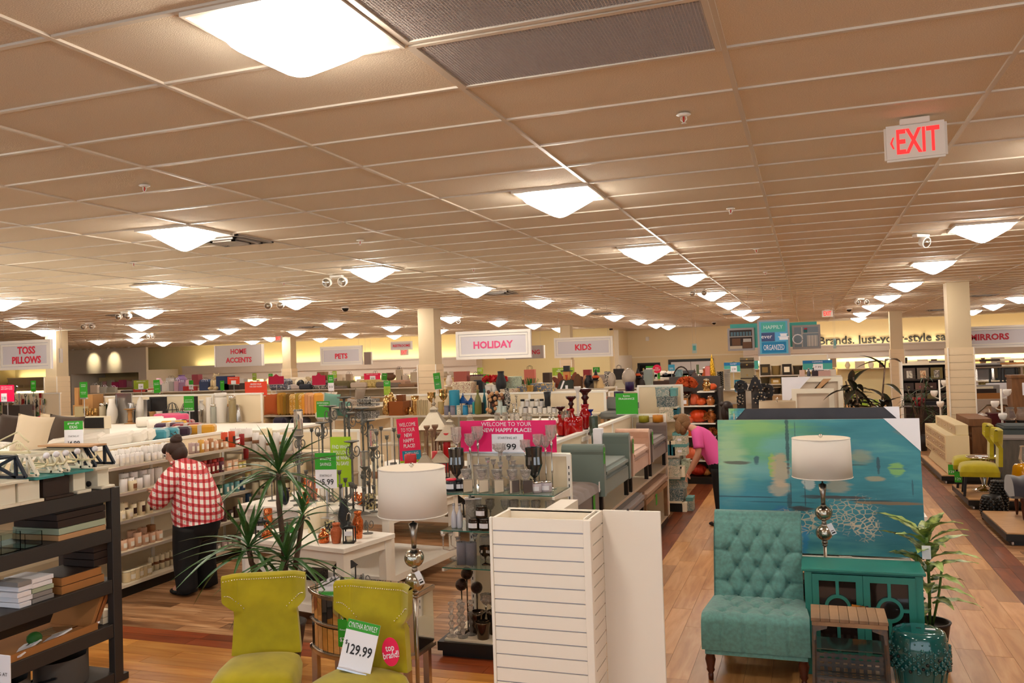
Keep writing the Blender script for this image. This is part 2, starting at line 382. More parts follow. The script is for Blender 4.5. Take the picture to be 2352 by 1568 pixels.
# sprinklers
M_spr=pm('sprinkler_white','#e6ddd2',.3)
for n_,(px,py,lb)in enumerate([(1570,262,'nearest one, left of the exit sign'),(332,425,'one at left before the second light'),(1678,478,'one behind the nearest, aisle centre'),(1737,571,'third in the aisle centre line'),(1758,624,'fourth in the aisle centre line'),(827,551,'one left of centre, behind the left vent'),(307,602,'one over the far left lights'),(1088,616,'one over the middle light row'),(652,648,'tiny one beside the white emergency lamp'),(1243,655,'tiny one above the kids sign lights'),(1776,660,'fifth in the aisle centre line'),(233,684,'tiny one at far left'),(1787,683,'sixth in the aisle centre line'),(2250,633,'one above the right column')]):
 p=AZ(px,py,CEIL);t=TH('sprinkler_head',f'small white sprinkler head, {lb}','sprinkler',(p.x,p.y,CEIL))
 mk('plate',LM(((.035,0),(.04,-.004),(.02,-.014)),14),M_spr,t)
 b_=B().tu([(-.012,0,-.01),(-.016,0,-.03),(0,0,-.05)],.003).tu([(.012,0,-.01),(.016,0,-.03),(0,0,-.05)],.003).cyl((0,0,-.054),.014,.004,10)
 mk('deflector',b_,M_spr,t);mk('bulb',B().cyl((0,0,-.045),.004,.036,6),pm('sprinkler_bulb','#c02020',.2),t)
# exit signs
M_exit=pm('exit_red','#ff2a2a',.5,emit=1.1,ecol=(1,.03,.03,1))
def exit_sign(px,py,w_,lb,z=CEIL,q=None,letters='EXIT',arrow=None,drop=.03,rz=0.0):
 p=AZ(px,py,z)if q is None else AQ(px,py,q);h_=w_*.64
 t=TH('exit_sign',lb,'exit sign',p,rz)
 if q is None:
  mk('canopy',B().box(-w_*.24,w_*.24,-.03,.03,-drop-.005,0).mesh('c',.004),M_spr,t)
  z0=-drop-h_
 else:z0=-h_/2
 mk('housing',B().box(-w_/2,w_/2,-.025,.025,z0,z0+h_).mesh('h',.012,2),M_spr,t)
 text(letters,M_exit,t,(w_*(.04 if arrow else 0),-.0265,z0+h_*.52),w=w_*.68,h=h_*.68,bold=.02,ext=.004)
 if arrow:mk('arrow',B().pr([(-.044*w_-.36*w_,0),(-.36*w_,h_*.16),(-.335*w_,h_*.16),(-.37*w_,0),(-.335*w_,-h_*.16),(-.36*w_,-h_*.16)],-.027,-.0255),M_exit,t,(0,0,z0+h_*.5))
exit_sign(2100,272,.325,'white exit sign with red letters and left arrow, near on the ceiling',arrow=True,rz=-.08)
exit_sign(1900,711,.33,'small red exit sign on the ceiling far down the aisle',drop=.02)
exit_sign(640,771,.33,'small red exit sign on the far ceiling left of centre',drop=.0)
exit_sign(929,809,.36,'small exit sign hung under the restrooms sign',q=33.6)
# emergency lamps and domes
for n_,(px,py,lb,sc)in enumerate([(773,632,'white twin emergency lamp on the ceiling left of centre',1),(2115,538,'white emergency lamp with round lens near the right light',.9),(632,690,'emergency lamp beside a light left of centre',1),(288,716,'emergency lamp beside a vent at far left',1),(205,741,'emergency lamp over the far left lights',1),(1046,730,'emergency lamp beside the light above the holiday sign',1),(1606,662,'emergency lamp left of the aisle lights',.8),(350,765,'distant emergency lamp over the toss pillows side',1),(1976,685,'distant emergency lamp near the right aisle lights',1)]):
 p=AZ(px,py,CEIL);t=TH('emergency_lamp',lb,'emergency light',(p.x,p.y,CEIL),random.random()-.3)
 mk('base',B().box(-.1,.1,-.04,.04,-.035,0).mesh('b',.008),M_spr,t)
 for s_ in((-1,1)if n_!=1 else(0,)):
  a=mk('lamp_head',B().la([(.02,-.03),(.055,-.02),(.065,.05),(.06,.055)],14).move(Matrix.Rotation(1.9,4,'X')),M_spr,t,(s_*.12,-.03,-.09),scale=(sc*1.1,)*3)
  mk('lens',B().la([(.055,.0552),(0,.06)],14).move(Matrix.Rotation(1.9,4,'X')),M_C,a)
  mk('arm',B().tu([(s_*.08,0,-.03),(s_*.12,-.02,-.075)],.012),M_spr,t)
for n_,(px,py,lb)in enumerate([(793,704,'black dome camera on the ceiling above the pets sign'),(1950,708,'black dome camera on the ceiling right of the red exit sign'),(1640,739,'small dark dome camera far above the double doors')]):
 p=AZ(px,py,CEIL);t=TH('dome_camera',lb,'camera',(p.x,p.y,CEIL))
 mk('collar',LM(((.09,0),(.09,-.03),(.08,-.035)),16),M_spr,t)
 mk('dome',LM(tuple((.075*cos(a*pi/12),-.035-.075*sin(a*pi/12))for a in range(7)),16),pm('smoked_dome','#0a0a0c',.1),t)
# -- columns with slatboard cladding
def column(name,x,y,wx,z_clad,lb,slats):
 c=ST(name,B().box(x-wx/2,x+wx/2,y-wx/2,y+wx/2,0,CEIL+.01),M_col)
 k=wx/2+.025;n=int(z_clad/.152)
 for i in range(n):
  z=z_clad-.152*(i+1)
  if z<.0:break
  mk('slat',once(('cs',wx),lambda:B().box(-k,k,-k,k,.003,.149).mesh('slat')),M_slat,c,(x,y,z))
 for sx in(-1,1):
  mk('corner_strip',B().box(-.012,.012,-.012,.012,0,z_clad),pm('strip_white','#efe6d8',.4),c,(x+sx*(k+.004),y-k-.004,0))
column('column_1',-8.62,18.7,.42,2.33,'',1)
column('column_2',2.955,19.5,.42,2.33,'',1)
column('column_3',2.97,32.5,.4,2.33,'',1)
column('column_4',-8.85,31.9,.4,2.33,'',1)
column('column_5',-20.9,31.0,.42,2.33,'',1)
column('column_6',-20.75,19.0,.42,2.33,'',1)
# == kit of goods: each entry is a list of parts
def S(name,me,m,loc=(0,0,0),rot=(0,0,0),subs=(),scale=None):return(name,me,m,loc,rot,subs,scale)
def PL(specs,name,label,cat,loc,rz=0,scale=1,group=None,rot=None):
 sc=scale if isinstance(scale,tuple)else(scale,)*3
 if len(specs)==1 and not specs[0][5]:
  n_,me,m,l,r,_,s2=specs[0]
  o=SO(name,label,cat,me,m,loc,rz,group,rot)
  o.scale=tuple(a*b for a,b in zip(sc,s2 or(1,1,1)));return o
 t=TH(name,label,cat,loc,rz,group);t.scale=sc
 if rot:t.rotation_euler=rot
 for(n_,me,m,l,r,subs,s2)in specs:
  o=mk(n_,me,m,t,l,r,s2)
  for(a,b,c,d,e,_,f)in subs:mk(a,b,c,o,d,e,f)
 return t
M_wick=pm('wick','#2a2018',.8)
M_wax=pm('ivory_wax','#f0e2c4',.45)
M_wwax=pm('white_wax','#efe9e2',.45)
M_iron=pm('grey_iron','#55534e',.55,.35,noise=(30,'#6f6d66',.4))
M_Q=pm('copper_mercury_glass','#b8481c',.15,.85,noise=(90,'#e08a50',.3))
M_S=pm('mercury_glass_silver','#b9b2a2',.16,.95,bump=(60,.25))
M_gold=pm('gold_mercury_glass','#9c7440',.15,.85,noise=(60,'#d8b070',.3))
M_smoke=pm('smoked_silver_glass','#6d6a68',.1,.9)
M_X=pm('crystal','#f6f2ee',.02,0,trans=.85,ior=1.5,bump=(70,.9))
M_F=pm('kraft_board','#a9713c',.8)
M_leaf1=pm('dracaena_leaf','#274a20',.4,noise=(6,'#3f6a2c',.5),stretch=(1,8,1))
def CN(r,h,m=None,band=None,n=16):
 m=m or M_wwax
 sp=[S('wax',LM(((0,0),(r,0),(r,h-.004),(r-.004,h),(r*.7,h-.003),(0,h-.006)),n),m)]
 sp.append(S('wick',LM(((.0018,0),(.0018,.014)),5),M_wick,(0,0,h-.007)))
 if band:sp.append(S('band',LM(((r+.0012,h*.42),(r+.0012,h*.6)),n),band))
 return sp
def LC(r,h,m,lab):
 sp=CN(r,h,m);sp.append(S('label',once(('clab',r,h),lambda:B().gr(lambda u,v:((r+.001)*sin(-.6+1.2*u),-(r+.001)*cos(-.6+1.2*u),h*(.25+.45*v)),6,1).mesh('label')),lab));return sp
def jar(r,h,m,lid=None,lab=None):
 sp=[S('body',LM(((0,0),(r*.96,0),(r,.008),(r,h*.8),(r*.9,h*.86),(0,h*.87)),18),m)]
 sp.append(S('lid',LM(((r*.96,h*.862),(r*.96,h),(0,h)),18),lid or M_C))
 if lab:sp.append(S('label',once(('jlab',r,h),lambda:B().gr(lambda u,v:((r+.001)*sin(-.8+1.6*u),-(r+.001)*cos(-.8+1.6*u),h*(.2+.4*v)),6,1).mesh('label')),lab))
 return sp
VP={'urn':((.35,0),(.4,.02),(.2,.08),(.2,.14),(.75,.3),(1,.55),(.95,.7),(.55,.86),(.6,.95),(.75,1)),
      'bottle':((.8,0),(1,.05),(1,.5),(.8,.66),(.35,.8),(.33,.92),(.45,.94),(.45,1)),
      'tall':((.55,0),(.6,.02),(1,.35),(.95,.55),(.55,.85),(.62,1)),
      'cyl':((.92,0),(1,.03),(1,.97),(.96,1)),
      'pot':((.75,0),(.8,.02),(1,.9),(1.05,1),(.98,1)),
      'ginger':((.7,0),(.75,.03),(1,.45),(1,.65),(.6,.82),(.6,.88),(.72,.9),(.72,1)),
      'hurricane':((.6,0),(.85,.06),(1,.25),(.8,.55),(.62,.8),(.75,1)),
      'vaseflare':((.55,0),(.6,.05),(.8,.45),(.75,.7),(1,1)),
      'ball':tuple((max(.02,sin(pi*i/9)),.5-.5*cos(pi*i/9))for i in range(10)),
      'bowl':((.35,0),(.4,.03),(.8,.4),(1,.9),(1.02,1),(.96,1),(.76,.45),(0,.15)),
      'stick':((1,0),(1,.03),(.6,.06),(.35,.1),(.35,.16),(.55,.2),(.3,.26),(.38,.5),(.3,.74),(.6,.8),(.36,.85),(.5,.9),(.95,.95),(1,1)),
      'dome':((1,0),(1,.05),(.95,.3),(.8,.6),(.5,.85),(.2,.97),(0,1))}
def vase(kind,r,h,m,ribs=0,amp=0,n=20,part='body',hollow=True):
 p=[(a*r,b*h)for a,b in VP[kind]]
 if hollow and kind not in('ball','bowl','stick','dome'):p+=[(p[-1][0]*.88,h),(p[-1][0]*.82,h*.93),(0,h*.92)]
 return[S(part,once(('vase',kind,round(r,4),round(h,4),ribs,amp,n),lambda:B().la(p,n,ribs=ribs,amp=amp).mesh('vase')),m)]
def GB(h,r,m,foot=None,bowl=.45,n=18):
 f=foot or m;hs=h*(1-bowl)
 return[S('bowl',once(('gob',h,r,bowl,n),lambda:B().la([(r*.15,hs),(r*.55,hs+h*bowl*.12),(r*.98,hs+h*bowl*.45),(r*.9,hs+h*bowl*.7),(r,h),(r*.92,h),(r*.8,hs+h*bowl*.6),(r*.4,hs+h*bowl*.2),(0,hs+h*bowl*.15)],n,ribs=n//2,amp=.07,sm=False).mesh('bowl')),m),
   S('stem',once(('gst',h,r,bowl),lambda:B().la([(r*.12,.012),(r*.1,hs*.3),(r*.22,hs*.36),(r*.1,hs*.42),(r*.09,hs*.8),(r*.25,hs*.9),(r*.15,hs)],10).mesh('stem')),f),
   S('foot',once(('gft',r),lambda:B().la([(r*.7,0),(r*.72,.006),(r*.2,.014),(0,.016)],16).mesh('foot')),f)]
def votive(r,h,m):return vase('bowl',r,h,m,ribs=9,amp=.06,n=18)
def scroll(m_):pass
def scroll_pts(R,turns=1.25,n=16,s=1):
 return[(s*(R*.5+(R*(1-.7*i/n))*cos(pi*.9+2*pi*turns*i/n)*.6),0,(R*(1-.7*i/n))*sin(pi*.9+2*pi*turns*i/n))for i in range(n+1)]
def scroll_mesh(R,th):
 def f():
  b=B()
  for k in range(3):
   o=len(b.v);b.tu([(x+R*.15,y,z)for x,y,z in scroll_pts(R)],th,5);b.move(Matrix.Rotation(2*pi*k/3+.4,4,'Z'),o)
  return b.mesh('scroll')
 return once(('scr',R,th),f)
def iron_holder(h,m,r=.055):
 return[S('pole',once(('ihp',h),lambda:B().la([(.011,.02),(.011,h*.35),(.022,h*.38),(.011,h*.41),(.011,h-.19),(.028,h-.17),(.012,h-.15),(.014,h-.02)],10).mesh('pole')),m),
   S('plate',once(('ihpl',r),lambda:B().la([(.015,-.02),(r,-.006),(r*1.05,0),(r,.004),(0,.004)],18).mesh('plate')),m,(0,0,h)),
   S('scrolls',scroll_mesh(.075,.006),m,(0,0,h-.095)),
   S('base',once(('ihb',),lambda:B().la([(.09,0),(.09,.006),(.03,.02),(.012,.035),(0,.035)],16).mesh('base')),m)]
def pin_stick(h,m):
 return[S('pole',once(('pnp',h),lambda:B().la([(.006,.01),(.006,h*.5),(.011,h*.53),(.006,h*.56),(.006,h-.04)],8).mesh('pole')),m),
   S('cup',once(('pnc',),lambda:B().la([(.008,-.045),(.02,-.03),(.018,-.012),(.027,0),(.017,0),(.014,-.02),(0,-.02)],12).mesh('cup')),m,(0,0,h)),
   S('base',once(('pnb',),lambda:B().la([(.05,0),(.05,.005),(.01,.015),(0,.015)],14).mesh('base')),m)]
def CB(h,w_,m,arms=4):
 def arm():
  b=B()
  for k in range(arms):
   o=len(b.v);b.tu([(0,0,h*.35),(w_*.3,0,h*.27),(w_*.5,0,h*.34),(w_*.5,0,h*.62+.03*(k%2))],.006,6);b.move(Matrix.Rotation(2*pi*k/arms,4,'Z'),o)
  return b.mesh('arms')
 sp=[S('pole',once(('cdp',h),lambda:B().la([(.008,.01),(.008,h*.3),(.02,h*.35),(.008,h*.4),(.008,h-.04)],8).mesh('pole')),m),S('arms',once(('cda',h,w_,arms),arm),m),
          S('base',once(('cdb',h),lambda:B().la([(.075,0),(.075,.006),(.015,.025),(0,.025)],16).mesh('base')),m)]
 cup=once(('pnc',),lambda:B().la([(.008,-.045),(.02,-.03),(.018,-.012),(.027,0),(.017,0),(.014,-.02),(0,-.02)],12).mesh('cup'))
 sp.append(S('cup',cup,m,(0,0,h)))
 for k in range(arms):sp.append(S('cup',cup,m,(w_*.5*cos(2*pi*k/arms),w_*.5*sin(2*pi*k/arms),h*.62+.04+.03*(k%2))))
 return sp
def LT(w_,h,m_roof,m_fr,glass=None):
 hb=h*.55;q=w_/2
 def fr():
  b=B();e=w_*.06
  for sx in(-1,1):
   for sy in(-1,1):b.cbox((sx*(q-e/2),sy*(q-e/2),hb/2),(e,e,hb))
  b.box(-q,q,-q,q,0,e);b.box(-q*1.06,q*1.06,-q*1.06,q*1.06,hb-e,hb);return b.mesh('frame')
 def roof():
  b=B();pr=[(1.2,0),(1.0,.12),(.62,.38),(.34,.6),(.25,.62),(.25,.7),(.34,.71),(0.0,.86)];hr=h-hb
  vs=[];fs=[]
  for i,(a,z)in enumerate(pr):
   for k in range(4):vs.append((q*a*(1,-1,-1,1)[k],q*a*(1,1,-1,-1)[k],hb+z*hr))
  for i in range(len(pr)-1):
   for k in range(4):fs.append((i*4+k,i*4+(k+1)%4,(i+1)*4+(k+1)%4,(i+1)*4+k))
  return b._add(vs,fs).mesh('roof')
 return[S('frame',once(('lnf',w_,h),fr),m_fr),S('roof',once(('lnr',w_,h),roof),m_roof),
   S('finial',once(('lnn',w_),lambda:B().la([(w_*.04,0),(w_*.09,w_*.08),(w_*.03,w_*.16),(w_*.06,w_*.22),(0,w_*.32)],10).mesh('finial')),m_roof,(0,0,h*.93)),
   S('candle',LM(((w_*.16,0),(w_*.16,hb*.5),(0,hb*.5)),12),M_wax,(0,0,w_*.06))]
def sbox(w_,d,h,m,ml=None,lab=None):
 sp=[S('body',BM(w_,d,h*.74),m),S('lid',BM(w_+.008,d+.008,h*.26,.003),ml or m,(0,0,h*.74+.0005))]
 if lab:sp.append(S('label_plate',once(('lp',w_),lambda:B().box(-w_*.14,w_*.14,-.003,0,0,h*.18).mesh('lp')),lab,(0,-d/2,h*.3)))
 return sp
def CT(w_,d,h,m,lab=None,bev=.002):
 sp=[S('body',BM(w_,d,h,bev),m)]
 if lab:sp.append(S('label',once(('cl',w_,h),lambda:B().box(-w_*.3,w_*.3,-.0015,0,0,h*.5).mesh('lab')),lab,(0,-d/2,h*.25)))
 return sp
def pillow_mesh(w_,h,t,k=0):
 def f():
  b=B();rr=random.Random(k)
  def side(s):
   def g(u,v):
    x,z=2*u-1,2*v-1
    e=max(0,(1-x*x)*(1-z*z))**.42
    pinch=1-.09*(1-x*x)*(z*z);pz=1-.09*(1-z*z)*(x*x)
    return(w_/2*x*pz,s*t/2*e+.006*sin(7*x+k)*e,h/2*z*pinch+h/2)
   return g
  b.gr(side(-1),12,12);b.gr(side(1),12,12);return b.mesh('pillow')
 return once(('pil',w_,h,t,k),f)
def PW(w_,h,t,m,k=0):return[S('cushion',pillow_mesh(w_,h,t,k),m)]
def frame_pic(w_,h,mf,ma,fw=.04,mat_=None):
 def fr():
  b=B();b.box(-w_/2,w_/2,-.012,.012,0,fw).box(-w_/2,w_/2,-.012,.012,h-fw,h).box(-w_/2,-w_/2+fw,-.012,.012,fw,h-fw).box(w_/2-fw,w_/2,-.012,.012,fw,h-fw);return b.mesh('frame')
 sp=[S('frame',once(('fpf',w_,h,fw),fr),mf),S('picture',once(('fpp',w_,h,fw),lambda:B().box(-w_/2+fw,w_/2-fw,-.004,.008,fw,h-fw).mesh('pic')),ma)]
 return sp
def roll_towel(r,l,m):
 def f():
  b=B();b.la([(0,-l/2),(r*.5,-l/2+.01),(r*.85,-l/2),(r,-l/2+.03),(r,l/2-.03),(r*.85,l/2),(r*.5,l/2-.01),(0,l/2)],20).move(Matrix.Rotation(pi/2,4,'Y')).move(Matrix.Translation((0,0,r)));return b.mesh('roll')
 def sp():
  b=B();pts=[(-l/2-.001,r*(.15+.7*i/40)*cos(i*.35),r+r*(.15+.7*i/40)*sin(i*.35))for i in range(41)];return b.tu(pts,.006,4).mesh('spiral')
 return[S('roll',once(('rt',r,l),f),m),S('spiral_edge',once(('rs',r,l),sp),m)]
def TW(w_,d,h,m,rib=None):
 sp=[S('fold',BM(w_,d,h,h*.22),m)]
 if rib:sp.append(S('ribbon',once(('rib',w_,d,h),lambda:B().box(-w_*.07,w_*.07,-d/2-.003,d/2+.003,-.0,h+.003).mesh('rib')),rib))
 return sp
def pumpkin(r,m,st=None,ribs=12,sq=.72):
 pr=[(r*max(.12,sin(pi*(i+.6)/11)),r*sq*(1-cos(pi*i/10))*(.98 if i<10 else .93))for i in range(11)]
 return[S('flesh',once(('pk',r,ribs,sq),lambda:B().la(pr,48,ribs=ribs,amp=.06).mesh('flesh')),m),
   S('stem',once(('pks',r),lambda:B().tu([(0,0,0),(.02*r,0,.15*r),(.12*r,0,.34*r)],[.12*r,.07*r,.09*r],6).mesh('stem')),st or M_stem,(0,0,r*sq*1.86))]
M_stem=pm('pumpkin_stem','#5b3d20',.8)
def bag(w_,d,h,m,mh=None):
 def hd():
  b=B()
  for s in(-1,1):b.tu([(-w_*.22,s*d*.4,h),(-w_*.2,s*d*.4,h*1.18),(0,s*d*.4,h*1.28),(w_*.2,s*d*.4,h*1.18),(w_*.22,s*d*.4,h)],.005,5)
  return b.mesh('handles')
 return[S('body',BM(w_,d,h,.004),m),S('handles',once(('bgh',w_,d,h),hd),mh or M_I)]
def BO(r,h,m,cap=None):return vase('bottle',r,h*.9,m)+[S('cap',LM(((r*.48,h*.9),(r*.48,h),(0,h)),12),cap or M_C)]
def sign(loc,w_,h,bands,lines,label,rz=0,foot=True,name='price_sign',tilt=0,cat='sign'):
 """bands: (material, z0, z1[, x0, x1]) fractions; lines: (words, material, x, z, width or None, height or None[, bold])"""
 t=TH(name,label,cat,loc,rz)
 if tilt:t.rotation_euler=(0,tilt,rz)
 mk('card',B().box(-w_/2,w_/2,0,.005,0,h),bands[0][0],t)
 for i,bd in enumerate(bands[1:]):
  x0,x1=(bd[3],bd[4])if len(bd)>3 else(-.5,.5)
  mk('colour_band',B().box(x0*w_,x1*w_,-.0012*(i+1),0,bd[1]*h,bd[2]*h),bd[0],t)
 for ln in lines:
  bd=ln[6]if len(ln)>6 else .0
  text(ln[0],ln[1],t,(ln[2]*w_,-.0012*len(bands)-.0006,ln[3]*h),w=ln[4]and ln[4]*w_,h=ln[5]and ln[5]*h,bold=bd,ext=.002)
 if foot:mk('foot',B().box(-w_*.45,w_*.45,-.03,.05,-.006,.004),M_alu,t)
 return t
# == the seating group beside the aisle
M_turq=pm('turquoise_linen','#5f938b',.85,sheen=.3,noise=(40,'#567f7a',.3),bump=(900,.15))
M_button=pm('button_fabric','#41706c',.85)
M_legw=pm('dark_turned_wood','#4a1f10',.3)
M_L=pm('black_wood','#171210',.4)
def seg_d(px,pz,a,b):
 vx,vz=b[0]-a[0],b[1]-a[1];t=max(0,min(1,((px-a[0])*vx+(pz-a[1])*vz)/(vx*vx+vz*vz)))
 return math.hypot(px-a[0]-t*vx,pz-a[1]-t*vz)
def tuft_fn(pits,segs,D=.034,s=.032,cr=.013,cw=.009):
 def h(x,z):
  v=0
  for p in pits:v=max(v,D*math.exp(-((x-p[0])**2+(z-p[1])**2)/(s*s)))
  c=0
  for a,b in segs:c=max(c,cr*math.exp(-(seg_d(x,z,a,b)/cw)**2))
  return-(v+c)
 return h
def slipper_chair():
 t=TH('slipper_chair','turquoise button-tufted slipper chair with turned dark wood front legs','chair',(-.425,6.55,0))
 W,zb,zt=.66,.47,1.06;rows=[]
 for i in range(5):
  n=3 if i%2==0 else 4
  rows.append([((k-(n-1)/2)*.152,.925-.112*i)for k in range(n)])
 pits=[p for r in rows for p in r];segs=[]
 for i in range(4):
  for p in rows[i]:
   for q in rows[i+1]:
    if abs(p[0]-q[0])<.1:segs.append((p,q))
 for p in rows[0]:
  for s_ in(-1,1):segs.append((p,(p[0]+s_*.076,1.05)))
 for p in rows[4]:
  for s_ in(-1,1):segs.append((p,(p[0]+s_*.055,.40)))
 for r in(rows[1],rows[3]):
  segs.append((r[0],(-.34,r[0][1])));segs.append((r[3],(.34,r[3][1])))
 h=tuft_fn(pits,segs)
 def lean(z):return .27+.16*max(0,(z-.45)/.6)+.05*max(0,(z-.85)/.2)**2
 def back(u,v):
  x=(u-.5)*W
  if v<.7:z=zb-.05+(zt-zb+.05)*(v/.7);y=lean(z)-.055-h(x,z)-.03*(1-(2*u-1)**4)*(1 if v<.66 else .5)
  elif v<.82:a=(v-.7)/.12*pi;z=zt+.035*sin(a);y=lean(zt)-.055*cos(a)
  else:z=zt-(zt-zb+.1)*(v-.82)/.18;y=lean(z)+.055
  return(x*(1-.0*v),y,z)
 b=B().gr(back,64,100)
 for s_ in(-1,1):
  pts=[(s_*W/2,lean(z)-.07,z)for z in[zb-.05+i*.05 for i in range(13)]]+[(s_*W/2,lean(z)+.055,z)for z in[zb+.55-i*.05 for i in range(13)]]
  b._add(pts,[list(range(len(pts)))if s_>0 else list(reversed(range(len(pts))))])
 bk=mk('backrest',b,M_turq,t)
 bm_=once('tbtn',lambda:B().la([(0,-.006),(.011,-.004),(.012,0),(.007,.007),(0,.008)],10).move(Matrix.Rotation(pi/2,4,'X')).mesh('button'))
 for p in pits:mk('button',bm_,M_button,bk,(p[0],lean(p[1])-.055-h(*p)-.03*(1-(2*p[0]/W)**4)-.003,p[1]))
 # seat: top runs forward then rolls down over the front rail
 Ws=.74
 srow=[[(k-1.5)*.152 for k in range(4)],[(k-1)*.152 for k in range(3)],[(k-1.5)*.152 for k in range(4)]]
 sy_=(-.2,-.04,.12);sp=[(x,y)for r,y in zip(srow,sy_)for x in r];ss=[]
 for i in range(2):
  for x in srow[i]:
   for x2 in srow[i+1]:
    if abs(x-x2)<.1:ss.append(((x,sy_[i]),(x2,sy_[i+1])))
 for x in srow[0]:ss.append(((x,-.2),(x,-.62)))
 for x in srow[2]:
  for s_ in(-1,1):ss.append(((x,.12),(x+s_*.076,.25)))
 hs=tuft_fn(sp,ss,.03,.03,.012,.008)
 def seat(u,v):
  x=(u-.5);L_=v*.96-.62;e=1-.14*max(0,abs(2*u-1)-.75)**2*4
  d=hs(x*Ws,L_)*(1 if abs(2*u-1)<.96 else .3);wd=Ws*(1-.1*max(0,(L_+.2)/.5))
  if L_<-.36:return(x*wd,-.335-d*1-.012*sin(pi*min(1,(L_+.62)/.26)),.235+(L_+.62)/.26*.19*e)
  if L_<-.24:a=(L_+.36)/.12*pi/2;return(x*wd,-.335+.085*(1-cos(a))-d*.7,.425*e+.07*sin(a)+d*.7)
  return(x*wd,L_-.01,.495*e+.02*0+d-.02*max(0,L_+.24))
 b=B().gr(seat,72,90)
 for s_ in(-1,1):
  pts=[seat(.5+s_*.5,v/20)for v in range(21)]+[(s_*Ws*.46,.33,.235)]
  b._add(pts,[list(range(22))if s_<0 else list(reversed(range(22)))])
 b.box(-.35,.35,-.32,.3,.2,.24)
 mk('seat',b,M_turq,t)
 lg=once('tleg',lambda:B().la([(.014,0),(.018,.004),(.02,.045),(.016,.05),(.03,.075),(.026,.09),(.038,.15),(.03,.185),(.034,.19),(.026,.195),(.036,.215),(.036,.24)],16).mesh('leg'))
 for x in(-.32,.32):mk('leg',lg,M_legw,t,(x,-.27,0))
 for x in(-.27,.27):mk('leg',once('sleg',lambda:B().bar((0,.06,.0),(0,0,.24),.04).mesh('leg')),M_L,t,(x,.33,0))
slipper_chair()
# ---- teal cabinet
M_T=pm('teal_lacquer','#2f8577',.35,noise=(3,'#2a7a70',.4))
M_cabglass=pm('cabinet_glass','#241a17',.08,spec=.7)
a0=AZ(1840,1303,.775);a1=AZ(2127,1316,.775)
cx,cy,cw=(a0.x+a1.x)/2,a0.y,a1.x-a0.x
t=TH('media_cabinet','teal two-door cabinet with ring fretwork glass doors','cabinet',(cx,cy+.18,0));hw=cw/2-.02
mk('top',BM(cw,.37,.025,.006),M_T,t,(0,0,.75))
b=B().box(-hw,-hw+.05,-.16,-.12,0,.75).box(hw-.05,hw,-.16,-.12,0,.75).box(-hw,-hw+.03,-.12,.165,.12,.75).box(hw-.03,hw,-.12,.165,.12,.75).box(-hw,hw,.15,.165,.12,.75).box(-hw+.05,hw-.05,-.155,.15,.1,.13).box(-hw,-hw+.05,.12,.165,0,.12).box(hw-.05,hw,.12,.165,0,.12).box(-hw+.05,hw-.05,-.15,-.12,.735,.75).box(-hw+.03,hw-.03,-.1,.15,.42,.44)
mk('carcass',b,M_T,t)
dw=(2*hw-.1)/2-.003
for s_ in(-1,1):
 dx=s_*(dw/2+.0015);d=mk('door',B().box(-dw/2,-dw/2+.045,-.01,.01,.135,.733).box(dw/2-.045,dw/2,-.01,.01,.135,.733).box(-dw/2+.045,dw/2-.045,-.01,.01,.688,.733).box(-dw/2+.045,dw/2-.045,-.01,.01,.135,.18),M_T,t,(dx,-.165,0))
 b=B();R1,zc_=.078,.5;ring=[(R1*cos(2*pi*k/40),0,zc_+R1*sin(2*pi*k/40))for k in range(40)]
 def rg(u,v):
  a=2*pi*u;q=(R1-.011,R1-.011,R1+.011,R1+.011,R1-.011)[round(v*4)];y=(.01,-.011,-.011,.01,.01)[round(v*4)];return(q*cos(a),y,zc_+q*sin(a))
 b.gr(rg,40,4,sm=False,closeu=True);e=dw/2-.045
 b.box(-e,-R1,-.0098,.0098,zc_-.011,zc_+.011).box(R1,e,-.0098,.0098,zc_-.011,zc_+.011).box(-.011,.011,-.0098,.0098,zc_+R1,.688).box(-.011,.011,-.0098,.0098,.18,zc_-R1)
 mk('fretwork',b,M_T,d);mk('pane',B().box(-e,e,.0105,.013,.18,.688),M_cabglass,d)
 mk('knob',B().la([(.004,0),(.004,.012),(.011,.018),(.009,.026),(0,.028)],12).move(Matrix.Rotation(pi/2,4,'X')),M_I,d,(-s_*(dw/2-.02),-.01,.52))
tg=mk('price_tag',B().box(-.045,.045,-.002,.002,-.1,0),pm('kraft_tag','#c57a22',.7),t,(-.035,-.2,.53),(0,.12,0))
mk('tag_lines',B().box(-.045,.045,-.003,-.002,-.022,-.018).box(-.045,.045,-.003,-.002,-.065,-.062).tu([(.0,-.003,-.01),(.02,-.012,.0),(.03,.03,.0)],.0015,4),M_I,tg)
